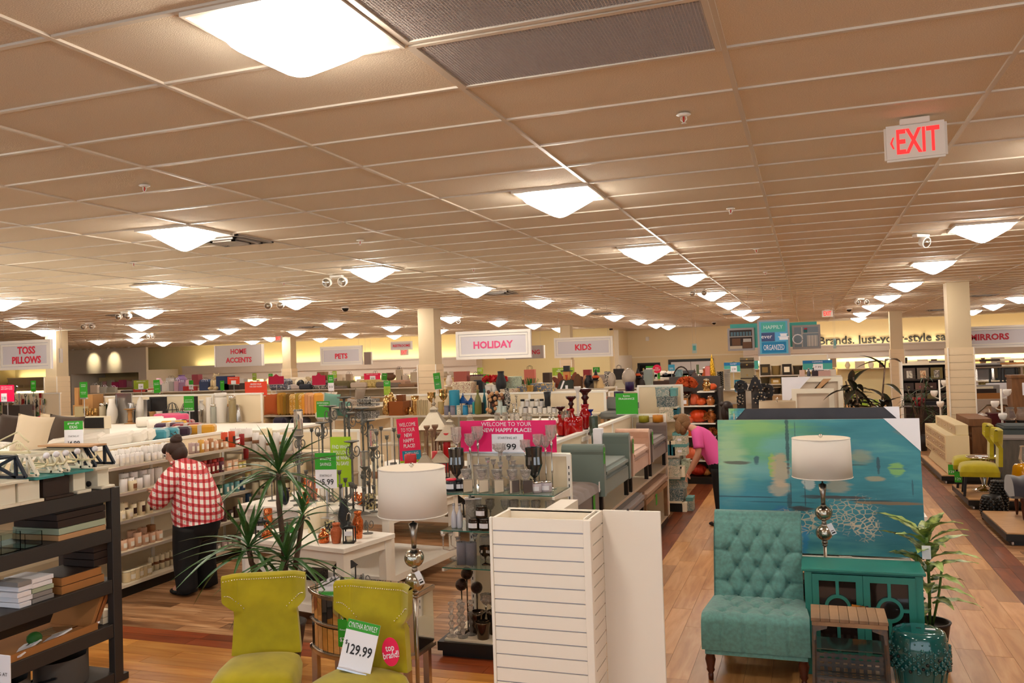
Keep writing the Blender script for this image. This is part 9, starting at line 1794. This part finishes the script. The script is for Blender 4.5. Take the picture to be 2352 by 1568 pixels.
for k,(pt,m,lb)in enumerate([(880,M_wh,'white plinth box under the suitcase tower'),(845,cm('#a59678'),'tall linen suitcase box, middle of the tower'),(833,cm('#4a3a2c'),'brown strapped suitcase box, upper of the tower'),(820,cm('#8f8068'),'small linen suitcase box on top of the tower')]):
 zt=AY(1718,pt,YW_).z;w_=.27;PL([S('case',BM(w_,.25,round(zt-zb_-.004,3),.004),m),S('strap',once(('sst',k),lambda:B().box(-w_/2-.003,w_/2+.003,-.128,.128,(zt-zb_)*.3,(zt-zb_)*.3+.02).mesh('s')),M_D),S('clasp',BM(.03,.01,.03),M_brass,(0,-.13,(zt-zb_)*.5))],'suitcase_box',lb,'suitcase',(p.x,YW_,zb_+.001));zb_=zt
for k,(ch,px,pt,pb,q)in enumerate([('A',1735,862,897,15.4),('G',1744,899,930,15.2),('O',1702,872,902,16.0),('S',1700,905,930,15.8),('D',1762,880,915,16.2)]):
 c=AQ(px,(pt+pb)/2,q);t=TH('marquee_letter',f'black marquee letter {ch} with round bulbs','sign letter',c);h=(pb-pt)*q/FPX
 me=text_mesh(ch,.06,.12);s_=h/me['h'];mk('letter',me,M_blk,t,(0,0,0),(0,0,0),(s_,s_,s_));b=B();rr=random.Random(k);vs=[v.co for v in me.vertices if v.co.y<-.1];step=max(1,len(vs)//14)
 for v in vs[::step]:b.ball((v.x*s_*.86,-.12*s_-.01,v.z*s_*.86),.014,6,4)
 mk('bulbs',b,cm('#b8a890',.3),t);mk('stand',B().box(-h*.3,h*.3,.12*s_+.002,.12*s_+.04,-c.z,h*.2),M_DK,t)
# hampers and baskets on the far right wall shelf
YX=24.0;zsx,tx=run('hamper_gondola','dark shelf of hampers and baskets under the blue banners',1745,1905,YX,.6,(861,881,905),815,1800);MH=[cm(h,.8)for h in('#3a3020','#4a4028','#8a7040','#a8843c','#2a2018','#6a5a3a')]
for r_,z in enumerate(zsx[:3]):
 for k in range(6):item('basket' if(k+r_)%2 else 'box',1757+25*k,20,(836,866,886)[r_]+3*(k%2),YX+.25,z,MH[(k*2+r_)%6],f'woven hamper on the dark shelf, {ORD[k]} from left in the {("top", "middle", "bottom")[r_]} row',m2=M_E if k%3 else MH[2],name='woven_hamper',cat='hamper')
YX2=15.5;zsx2,_=run('bath_ledge','stone topped ledge of bath goods under the cleaning sign',1835,1935,YX2,.5,(864,900),862,1880)
for k,(px,pw,pt,h_,lb)in enumerate([(1842,12,850,'#c0a090','pink soap carton on the bath ledge'),(1857,8,845,'#4a4e5c','slate dispenser bottle on the bath ledge, left'),(1872,14,852,'#2a1216','dark red square caddy on the bath ledge'),(1868,6,843,'#3a3a40','black pump bottle behind the red caddy'),(1893,26,851,'#b08a80','pink towel bundle in clear wrap on the bath ledge'),(1912,14,848,'#c8b8a8','beige cup on the bath ledge')]):item('box' if k not in(1,3)else 'bottle',px,pw,pt,YX2+.2,zsx2[0],cm(h_,.4),lb)
# == hanging department signs
M_signgrey=pm('sign_panel','#cfcad0',.5);M_sign_back_backlit=pm('sign_back_and_backlit','#b0a7a2',.6);M_SW=pm('sign_frame_white','#eae4dc',.5)
def wires(t,xs,ztop,y=0):
 b=B()
 for x in xs:b.cyl((x,y,0),.0022,ztop,5)
 return mk('wires',b,M_alu,t)
def DP(name,px0,px1,pt,pb,q,words,label,framed=True,sizes=None,mat=None,rz=0):
 c=AQ((px0+px1)/2,(pt+pb)/2,q);w_=(px1-px0)*q/FPX/cos(YAW-.07*0);h=(pb-pt)*q/FPX*.93;ang=rz
 t=TH('hanging_sign',label,'sign',c,ang)
 mk('panel',B().box(-w_/2,w_/2,-.02,.02,-h/2,h/2),M_signgrey if framed else M_sign_back_backlit,t)
 if framed:
  e=h*.1;b=B()
  for(o_,i_,y)in((0,e,-.045),(e*1.2,e*1.9,-.032)):
   b.box(-w_/2+o_,w_/2-o_,y,-.02,h/2-i_,h/2-o_).box(-w_/2+o_,w_/2-o_,y,-.02,-h/2+o_,-h/2+i_).box(-w_/2+o_,-w_/2+i_,y,-.02,-h/2+i_,h/2-i_).box(w_/2-i_,w_/2-o_,y,-.02,-h/2+i_,h/2-i_)
  mk('frame',b,M_SW,t)
 else:mk('edge',B().box(w_/2,w_/2+.03,-.04,.04,-h/2,h/2).box(-w_/2-.03,-w_/2,-.04,.04,-h/2,h/2),M_SW,t)
 for(s_,x,z,tw)in words:text(s_,mat or M_red,t,(x*w_,-.0215,z*h),w=tw*w_,bold=.035,ext=.012,rot=(0,0,0))
 wires(t,(-w_*.42,w_*.42),CEIL-c.z-h/2,0).location=(0,0,h/2)
 return t
DP('s',-16,134,779,851,17.2,[('TOSS',0.03,.16,.34),('PILLOWS',.03,-.17,.55)],'white framed hanging sign lettered toss pillows in red')
DP('s',489,609,790,843,23.5,[('HOME',0,.2,.34),('ACCENTS',0,-.2,.56)],'hanging sign lettered home accents in red, backlit grey put into its colour',False,mat=pm('dull_red','#b8283a',.6))  # panel seen against the light: its dimness is painted as a grey colour
DP('s',733,836,793,840,27.5,[('PETS',0,-.02,.3)],'white framed hanging sign lettered pets in red');DP('s',1047,1220,756,826,16.4,[('HOLIDAY',0,0,.53)],'large white framed hanging sign lettered holiday in pink',mat=pm('holiday_pink','#dc4f80',.5))
DP('s',1275,1405,772,822,21.0,[('KIDS',-.0,0,.28)],'white framed hanging sign lettered kids in pink red');DP('s',2222,2400,745,799,17.5,[('MIRRORS',-.18,0,.42)],'white framed hanging sign lettered mirrors in red, right side',mat=pm('dull_red','#b8283a',.6))
DP('s',1162,1248,793,825,23.0,[('BEDDING',.1,0,.62)],'grey hanging sign half hidden behind the holiday sign',False,mat=pm('dull_red','#b8283a',.6));DP('s',838,853,807,838,28.2,[],'grey back of a hanging sign beside the pets sign',False)
DP('s',897,948,783,804,34.0,[('RESTROOMS',0,.0,.8)],'small white hanging sign lettered restrooms in red')
DP('s',138,143,799,834,19.4,[],'narrow red and white sign edge-on beside the toss pillows sign',True)
# blue storage department banner group
M_aqw=pm('banner_aqua','#4aa6a8',.6);M_bl1=pm('banner_blue','#5aa4c0',.6);M_bl2=pm('banner_deep','#1478a8',.6);M_nav=pm('banner_navy','#3a4a78',.6);M_silv=pm('banner_frame','#9a9494',.5)
c=AQ(1777,775,15.5);w_=67*15.5/FPX/cos(YAW);h=83*15.5/FPX
t=TH('hanging_banner','blue hanging banner reading happily ever organized','sign',c)
mk('frame',B().box(-w_/2,w_/2,-.02,.03,-h/2,h/2),M_silv,t);mk('border',B().box(-w_/2+.035,w_/2-.035,-.024,-.02,-h/2+.035,h/2-.035),M_bl1,t);e=w_/2-.07
mk('mint_block',B().box(-e,e,-.028,-.0245,h*.16,h*.42),M_mint,t);mk('navy_block',B().box(-e,.02,-.028,-.0245,-h*.1,h*.14),M_nav,t);mk('sky_block',B().box(.03,e,-.028,-.0245,-h*.1,h*.14),pm('banner_sky','#58a6d6',.6),t);mk('blue_block',B().box(-e,e,-.028,-.0245,-h*.42,-h*.12),M_bl2,t)
text('HAPPILY',pm('banner_text','#b9d8d4',.6),t,(0,-.029,h*.29),w=e*1.6,h=h*.1,bold=.02,ext=.006);text('ever',M_P,t,(-.12,-.029,h*.02),w=.19,ext=.006);text('ORGANIZED',M_P,t,(0,-.029,-h*.27),w=e*1.7,h=h*.15,ext=.006)
mk('box_icon',B().box(.1,.25,-.031,-.028,-h*.07,0).box(.08,.27,-.031,-.028,0.001,h*.025).box(.12,.23,-.031,-.028,h*.03,h*.085).box(.11,.24,-.031,-.028,h*.087,h*.105),M_P,t);wires(t,(-w_*.3,w_*.3),CEIL-c.z-h/2).location=(0,0,h/2)
M_ph1=pm('photo_wicker','#6a4a34',.7);M_ph2=pm('photo_shelf_white','#b9b4ae',.7)
def photo_banner(px0,px1,pt,pb,q,bpx,label,kind):
 c=AQ((px0+px1)/2,(pt+pb)/2,q);w_=(px1-px0)*q/FPX/cos(YAW);h=(pb-pt)*q/FPX;t=TH('hanging_banner',label,'sign',c)
 mk('mint_panel',B().box(-w_/2+bpx[0],w_/2+bpx[1],.04,.06,-h/2+bpx[2],h/2+bpx[3]),M_mint,t);mk('frame',B().box(-w_/2,w_/2,-.02,.02,-h/2,h/2),M_silv,t);e,g=w_/2-.04,h/2-.04
 def R(n_,m,x0,x1,z0,z1,d=.001):mk(n_,B().box(x0*e,x1*e,-.0205-d,-.0203,z0*g,z1*g),m,t)
 if kind==0:
  R('photo_ground',M_D,-1,1,-1,1);R('photo_basket',M_ph1,-.8,-.05,-.65,.1,.002);R('photo_basket',M_ph1,.15,.95,-.95,-.25,.002);R('photo_shelf',M_ph2,-1,1,.25,.33,.002);R('photo_liner',M_ph2,.2,.9,-.3,.05,.003);R('photo_floor',pm('photo_sand','#c8b8a0',.7),-1,.1,-1,-.7,.0015)
  for k in range(7):R('photo_glass',pm('photo_blue','#4a6a7a',.5),-.9+.27*k,-.7+.27*k,.36,.8,.002)
 else:
  R('photo_ground',pm('photo_grey','#7a8894',.6),-1,1,-1,1);R('photo_divider',M_ph2,-.4,-.3,-1,1,.002);R('photo_shelf',M_ph2,-.3,1,.35,.42,.002);R('photo_shelf',M_ph2,-1,-.4,.2,.26,.002);R('photo_shelf',M_ph2,-1,-.4,-.7,-.62,.002);R('photo_box',pm('photo_teal','#2a6a70',.6),-.2,.1,.42,.75,.003);R('photo_box',pm('photo_red','#a8283a',.6),-.15,.1,.75,.9,.003)
  for k in range(7):R('photo_shirt',pm('photo_shirt','#d0c8c0',.7)if k%2 else M_ph2,.05+.13*k,.16+.13*k,-.95,.15,.002)
  mk('photo_plate',B().tu([(-.72*e+.09*cos(a*.5),-.024,-.2*g+.09*sin(a*.5))for a in range(13)],.012,5),M_P,t)
 wires(t,(-w_*.3,w_*.3),CEIL-c.z-h/2).location=(0,.05,h/2)
photo_banner(1674,1730,753,805,16.5,(.05,.06,.05,.08),'hanging banner with a photo of wicker baskets, left of the blue one',0);photo_banner(1823,1881,746,801,16.5,(-.07,-.06,.05,.06),'hanging banner with a photo of a tidy closet, right of the blue one',1)
for(px,pt,pb,q,lb)in[(1595,789,811,26,'small pale hanging sign on two rods above the double doors'),(1917,777,800,20,'small sign edge-on hanging before the black wall lettering')]:
 c=AQ(px,(pt+pb)/2,q);t=TH('hanging_sign',lb,'sign',c,0 if px<1700 else 1.2);w_=.14;h=(pb-pt)*q/FPX;mk('panel',B().box(-w_/2,w_/2,-.01,.01,-h/2,h/2),pm('pale_blue','#a9bdb8',.6),t);mk('print',B().box(-w_*.3,w_*.3,-.012,-.01,-h*.2,h*.3),M_aqw,t);wires(t,(-.05,.05),CEIL-c.z-h/2).location=(0,0,h/2)
# black lettering over the right fascia
YW=BACK_R-.02;xa=AY(1882,790,YW).x;xb=AY(2173,785,YW).x;me=text_mesh('Brands. Just-your-style sa',.012,.05);me2=text_mesh('Brands. Just-your-style savings.',.012,.05)
t=TH('wall_lettering','black raised wall lettering about brands and just-your-style savings','lettering',((xa+xb)/2,YW-.02,(AY(1900,795.5,YW).z+AY(2170,793,YW).z)/2+.27));sc=(xb-xa)/me['w']
mk('letters',me2,M_I,t,((me2['w']-me['w'])/2*sc,0,0),(0,0,0),(sc,.6,sc*1.0))
# == perimeter: fascias, display boxes, doors, wall shelves
M_glow=pm('shelf_wall_cream','#ecdca8',.6)
def perimeter(nm,x0,x1,yw,zf0,zf1,dep=.75):
 f=ST('trim_fascia_'+nm,B().box(x0,x1,yw-dep,yw-.02,zf0+(zf1-zf0)*.45,zf1),M_FA);f.name='trim_'+str(nm)
 mk('lower_band',B().box(x0,x1,yw-dep+.1,yw-.02,zf0,zf0+(zf1-zf0)*.45-.002),pm('fascia_light','#eadfd2',.6),f);mk('cornice',B().box(x0,x1,yw-dep-.05,yw-dep-.001,zf1-.06,zf1),M_SW,f)
 for z,up in((zf1+.03,1),(zf0-.03,-1)):
  l=bpy.data.lights.new('cove_strip','AREA');l.shape='RECTANGLE';l.size=(x1-x0)*.96;l.size_y=.12;l.energy=(x1-x0)*(5 if up>0 else 11);l.color=(1,.86,.55);o=bpy.data.objects.new('cove_strip',l);COL.objects.link(o);o.parent=f
  o.location=((x0+x1)/2,yw-dep*.35,z);o.rotation_euler=(Vector((0,.55,up)).to_track_quat('-Z','Y')).to_euler()
 return f
XL0=-43.0
perimeter('1',-30.6,-14.2,BACK_L,1.85,2.62);perimeter('2',-2.75,XE-.1,BACK_R,2.0,2.6)
perimeter('5',XL0+.3,-39.3,BACK_L,1.55,2.3)
def boxout(nm,x0,x1,yw,y0,zo,zt,side,op):
 b=B().box(x0,x1,y0,y0+.15,zo,zt);f=ST('trim_'+nm,b,pm('portal_paint','#ece3d4',.6))
 mk('pier',B().box(x1-op,x1,y0,yw-.02,0,zo-.001),MATS['portal_paint'],f)
 mk('pier',B().box(x0,x0+op*.6,y0,yw-.02,0,zo-.001),MATS['portal_paint'],f);mk('lid',B().box(x0,x1,y0+.151,yw-.02,zo,zo+.1),MATS['portal_paint'],f)
 return f
yb=34.2;xa,xb=AY(152,800,yb).x,AY(335,800,yb).x;zo=AY(240,857,yb).z;zt=AY(240,801,yb).z
boxout('3',xa,xb,BACK_L,yb,zo,zt,1,.5)
def track(xa,xb,y,zt,n,lb,sel):
 t=TH('track_light',lb,'track light',((xa+xb)/2,y,CEIL));w_=xb-xa;mk('bar',B().box(-w_/2,w_/2,-.04,.04,-(CEIL-zt),-(CEIL-zt)+.07),M_D,t)
 mk('rods',B().box(-w_/2+.3,-w_/2+.33,-.01,.01,-(CEIL-zt)+.07,0).box(w_/2-.33,w_/2-.3,-.01,.01,-(CEIL-zt)+.07,0),M_D,t)
 hd=once('trh',lambda:B().la([(.03,.0),(.04,-.08),(.085,-.22),(.09,-.24),(.07,-.24)],14).mesh('h'))
 for k in range(n):
  x=-w_/2+w_*(k+.5)/n;a=mk('spot_head',hd,M_SW,t,(x,.0,-(CEIL-zt)-.02),(.5,.3*((k%3)-1),0))
  if k in sel:
   mk('lit_lens',B().la([(.068,-.236),(0,-.234)],14),pm('lit_spot','#fff2d0',.5,emit=12,ecol=(1,.85,.55,1)),a)
   l=bpy.data.lights.new('spot','SPOT');l.energy=110;l.color=(1,.82,.5);l.spot_size=1.0;l.spot_blend=.9;l.shadow_soft_size=.06;o=bpy.data.objects.new('spot_lamp',l);COL.objects.link(o);o.parent=a;o.location=(0,0,-.26)
   d=Vector((0.0,1.0,-.75));M=a.rotation_euler.to_matrix().inverted();o.rotation_euler=(M@d).to_track_quat('-Z','Y').to_euler()
track(xa+.2,xb-.1,yb-.9,AY(240,789,yb-.9).z,11,'track of white spots over the lit portal at far left',(3,6))
yk=37.5;xa2,xb2=AY(1062,800,yk).x,AY(1420,800,yk).x;zo2=AY(1150,830,yk).z
boxout('4',xa2,xb2,BACK_R,yk,zo2,AY(1200,767,yk).z,1,.75)
track(xa2+3,xb2-.05,yk-.8,AY(1330,761,yk-.8).z,9,'track of white spots over the portal behind the kids sign',(2,))
# back wall shelving with stock
M_wallsh=pm('wall_shelf_cream','#e6d8b8',.5)
def wall_run(nm,lb,px0,px1,Y,pys,px,kinds,seed,cols,top,group,cat,dense=1.0,skip=()):
 x0,x1=AY(px0,870,Y).x,AY(px1,870,Y).x;t=TH(nm,lb,'shelf',((x0+x1)/2,Y,0));w_=x1-x0;rr=random.Random(seed)
 mk('back',B().box(-w_/2,w_/2,.5,.55,0,AY(px,top,Y).z),M_glow,t)
 for r_,py in enumerate(pys):
  z=AY(px,py,Y).z;mk('shelf',B().box(-w_/2,w_/2,0,.499,z-.04,z),M_wallsh,t);x=-w_/2+.2;k=0
  while x<w_/2-.2:
   ww=rr.uniform(.22,.46)/dense;hh=rr.uniform(.22,.42);kd=rr.choice(kinds);m=rr.choice(cols)
   if kd=='box':sp=CT(round(ww,1)or .2,.25,round(hh,1)or .2,m,None,0)
   elif kd=='vase':sp=vase(rr.choice(('ginger','tall','cyl','pot')),.12,round(hh,1)or .2,m)
   elif kd=='pillow':sp=PW(.42,.36,.14,m,k%3)
   elif kd=='shade':sp=[S('shade',LM(((.2,.0),(.16,.26),(.15,.26)),20),m),S('stand',LM(((.08,-.0),(.02,.02),(.02,.2)),10),M_B)]
   elif kd=='bag':sp=bag(.26,.12,round(hh,1)or .3,m,M_I)
   elif kd=='fold':sp=TW(.36,.28,.12+.1*(k%2),m)
   else:sp=jar(.09,round(hh,1)*.7 or .2,m)
   n2='small_lamp' if kd=='shade' else NM.get(kd,'vase');PL(sp,n2,f'{n2.replace("_", " ")} on {group}, {ORD[min(k, 19)]} from left, {("upper", "lower")[r_]} row','lamp' if kd=='shade' else CATS[kd],(t.location.x+x+ww/2,Y+.22,z+.001),0,1,group);x+=ww+.06+(.25 if rr.random()<.15 else 0);k+=1
 return t
NEU=[cm(h)for h in('#d8c8b0','#b8a890','#8a6a4a','#c8b8a8','#6a4a34','#e0d8cc','#a89078')];PNK=[cm(h)for h in('#e86a9a','#e84a8a','#f0c0c8','#e8e0d8','#d8d0b8','#e0709a')];MIX=[cm(h)for h in('#8a6a98','#d8a8b8','#c8c0b8','#3a4a6a','#a8a098','#7a2a34','#d8d0c0')];DRK=[cm(h)for h in('#2a1c16','#3a2a20','#5a3a28','#1c1616','#6a5a4c','#8a7a68')];RED=[cm(h)for h in('#8a2a30','#3a3440','#c87060','#5a3040','#9a8a80','#d8d0c8','#a85a50')]
wall_run('kids_perimeter_shelf','pink pillow shelf inside the lit portal at far left',210,330,BACK_L-1.2,(890,),270,('pillow','pillow','box'),3,PNK,866,'pink portal shelf','pillow')
wall_run('perimeter_shelf','cream wall shelf right of the lit portal',338,470,BACK_L-.75,(888,),400,('box','bag','jar'),5,MIX,880,'wall shelf behind the gift bags','box')
wall_run('perimeter_shelf','cream wall shelf under the home accents sign',472,655,BACK_L-.75,(882,),560,('box','jar','bag'),6,NEU,876,'wall shelf under the home accents sign','box')
wall_run('lamp_perimeter_shelf','lit wall shelf of lamp shades right of the slatted pillar',690,950,BACK_L-.75,(874,),820,('shade','shade','vase','jar'),7,[cm(h)for h in('#c8b490','#7a5a3c','#b8a888','#b05a30','#c8c8b8','#8a7250')],868,'lit lamp shelf','lamp shade')
wall_run('lamp_perimeter_shelf','lit wall shelf of lamps right of the middle column',1005,1060,BACK_L-.75,(866,),1030,('shade','vase'),8,NEU,868,'lamp shelf right of the middle column','lamp shade')
wall_run('bedding_perimeter_shelf','bedding shelf inside the portal behind the kids sign',1068,1405,BACK_R-1.4,(862,882),1240,('fold','bag','box','fold'),9,RED,834,'bedding shelf','bedding pack',.9)
wall_run('frame_perimeter_shelf','lit wall shelf at the far right behind the pictures',1925,2330,BACK_R-.75,(842,),2100,('box','jar','vase'),10,NEU+DRK,826,'far right wall shelf','box',.8)
wall_run('basket_perimeter_shelf','wall shelf of hampers beneath the right fascia',1665,1920,BACK_R-.75,(846,),1800,('box','bag','vase'),11,DRK+NEU,826,'right hamper wall shelf','hamper',.8)
wall_run('left_perimeter_shelf','wall shelf at the far left edge behind the kitchen tools',0,118,BACK_L-.75,(890,),60,('box','jar'),12,NEU,870,'far left wall shelf','box',.8)
ST('trim_6',B().box(-8.1,-2.8,BACK_R-.03,BACK_R-.001,2.3,2.36),M_E)
# doors
x0,x1=AY(1465,850,BACK_R).x,AY(1517,850,BACK_R).x;z=AY(1490,833,BACK_R).z
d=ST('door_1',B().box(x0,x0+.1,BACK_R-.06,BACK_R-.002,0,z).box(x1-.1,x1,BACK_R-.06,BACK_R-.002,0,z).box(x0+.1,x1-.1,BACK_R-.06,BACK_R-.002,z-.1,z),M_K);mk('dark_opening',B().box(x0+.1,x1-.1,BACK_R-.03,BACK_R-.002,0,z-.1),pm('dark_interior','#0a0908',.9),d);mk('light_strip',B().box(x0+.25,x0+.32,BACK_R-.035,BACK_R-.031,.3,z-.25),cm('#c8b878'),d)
x0,x1=AY(1536,850,BACK_R).x,AY(1640,850,BACK_R).x;z=AY(1590,824,BACK_R).z;xm=(x0+x1)/2
d=ST('door_2',B().box(x0,x0+.12,BACK_R-.06,BACK_R-.002,0,z).box(x1-.12,x1,BACK_R-.06,BACK_R-.002,0,z).box(x0+.12,x1-.12,BACK_R-.06,BACK_R-.002,z-.12,z),M_K)
for s_ in(0,1):l=mk('door_leaf',B().box((x0+.125,xm+.01)[s_],(xm-.01,x1-.125)[s_],BACK_R-.045,BACK_R-.003,.02,z-.125),cm('#d8d2d0',.4),d);mk('push_plate',B().box((xm-.2,xm+.08)[s_],(xm-.08,xm+.2)[s_],BACK_R-.052,BACK_R-.0455,1.0,1.3),M_alu,l)
mk('centre_post',B().box(xm-.01,xm+.01,BACK_R-.05,BACK_R-.003,0,z-.125),M_DK,d)
SO('wall_speaker','small white square speaker on the beige back wall','speaker',B().box(-.08,.08,-.06,0,-.1,.1).mesh('s',.01),M_SW,AY(1487,778,BACK_R-.001))
# checkout counters glimpsed under the far doorway and loose stock filling the middle distance
M_cnt=pm('counter_white','#d8d2c8',.4)
YC=30.0;a,b_=AY(1470,870,YC).x,AY(1640,870,YC).x
t=TH('linen_table','long table of folded white linens before the doors','table',((a+b_)/2,YC,0));w_=b_-a;zt=AY(1550,868,YC).z;mk('top',B().box(-w_/2,w_/2,-.5,.5,zt-.05,zt),M_cnt,t);mk('body',B().box(-w_/2+.05,w_/2-.05,-.45,.45,0,zt-.05),M_Z,t)
for k in range(12):PL(TW(.5,.4,.14+.06*(k%3),W_cr if k%4 else cm('#4a4a50',.9)),'folded_linen',f'folded linen stack on the long table, {ORD[k]} from left','textile',(t.location.x-w_/2+.35+(w_-.6)*k/11.5,YC+.0,zt+.001),0,1,'linen stacks')
YD=26.0
for n_,(px0,px1,yy,pt,seed,cols,g,ct)in enumerate([(340,560,26.5,884,41,MIX,'low stock gondola behind the gift shelf','box'),(600,960,25.0,880,42,NEU,'stock gondola behind the cushions','box'),(1005,1270,22.0,884,43,DRK+RED,'stock gondola behind the ledge boxes','ornament'),(1275,1470,24.0,880,44,RED+DRK,'stock gondola behind the harvest shelf','ornament')]):
 Y=yy;z=AY((px0+px1)/2,pt,Y).z;x0,x1=AY(px0,880,Y).x,AY(px1,880,Y).x;gondola('stock_gondola',f'white {g}',x0,x1,Y,Y+.6,z+.03,(z,z-.4,.14),'-y');rr=random.Random(seed);x=x0+.15;k=0
 while x<x1-.3:
  ww=rr.choice((.2,.3,.4));hh=rr.choice((.2,.3,.4));m=rr.choice(cols);kd=rr.choice(('box','vase','bag','fold'))
  sp=CT(ww,.25,hh,m)if kd=='box' else vase(rr.choice(('ginger','tall','urn')),ww/2,hh,m)if kd=='vase' else bag(ww,.15,hh,m,M_I)if kd=='bag' else TW(ww,.3,hh*.6,m)
  PL(sp,NM[kd],f'{CATS[kd]} on the {g}, {ORD[min(k, 19)]} from left',CATS[kd],(x+ww/2,Y+.25,z+.001),0,1,g);x+=ww+rr.choice((.04,.1,.25));k+=1
for(a,b_,c_,d_,q,lb)in[(579,590,857,873,30,'small lime sign above the brown box'),(616,627,858,866,30,'small green sign beside the crimson pet sign'),(763,774,852,868,27,'lime sign right of the 30-50 sign'),(1096,1110,844,860,28,'lime sign over the paper bags'),(1110,1124,860,880,20,'green sign behind the paper bags'),(1268,1320,844,862,24,'wide lime sign behind the turkey'),(1362,1378,843,855,26,'green sign among the bedding packs')]:PS(a,b_,c_,d_,q,[(M_lime if 'lime' in lb else M_G,)],[('great',M_P,0,.75,.5,.12),('BRANDS',M_P,0,.55,.6,.12)],lb)
# == poles under the shelf-top signs, down to whatever carries them
bpy.context.view_layer.update();_dg=bpy.context.evaluated_depsgraph_get()
for t in SIGNS:
 b=t.matrix_world.translation;o=Vector((b.x,b.y+.012,b.z-.03));hit,loc,*_=SC.ray_cast(_dg,o,Vector((0,0,-1)))
 d=b.z-(loc.z if hit else 0)-.001
 mk('pole',B().box(-.006,.006,.006,.016,-d,.02).box(-.04,.04,-.02,.04,-d,-d+.004),M_alu,t)
# goods that ended a little above what carries them come down onto it
_no=('sign','light','vent','tag','kitchen tool','bead','ribbon','painting','lettering','speaker','camera','exit sign','person','sprinkler','emergency light','track light','wall shelf','hook rail','board')
for t in[o for o in COL.objects if o.parent is None and o.get('category')and o['category']not in _no]:
 P=[m.matrix_world@Vector(c)for m in[t]+list(t.children)if m.type=='MESH' for c in m.bound_box]
 if not P:continue
 x0,x1,y0,y1,z0=min(p.x for p in P),max(p.x for p in P),min(p.y for p in P),max(p.y for p in P),min(p.z for p in P)
 if z0<.05:continue
 g=9
 for fx,fy in((.5,.5),(.25,.25),(.75,.25),(.25,.75),(.75,.75)):
  hit,loc,*_=SC.ray_cast(_dg,Vector((x0+(x1-x0)*fx,y0+(y1-y0)*fy,z0-.0005)),Vector((0,0,-1)))
  if hit:g=min(g,z0-loc.z)
 if .02<g<.3:t.location.z-=g-.001
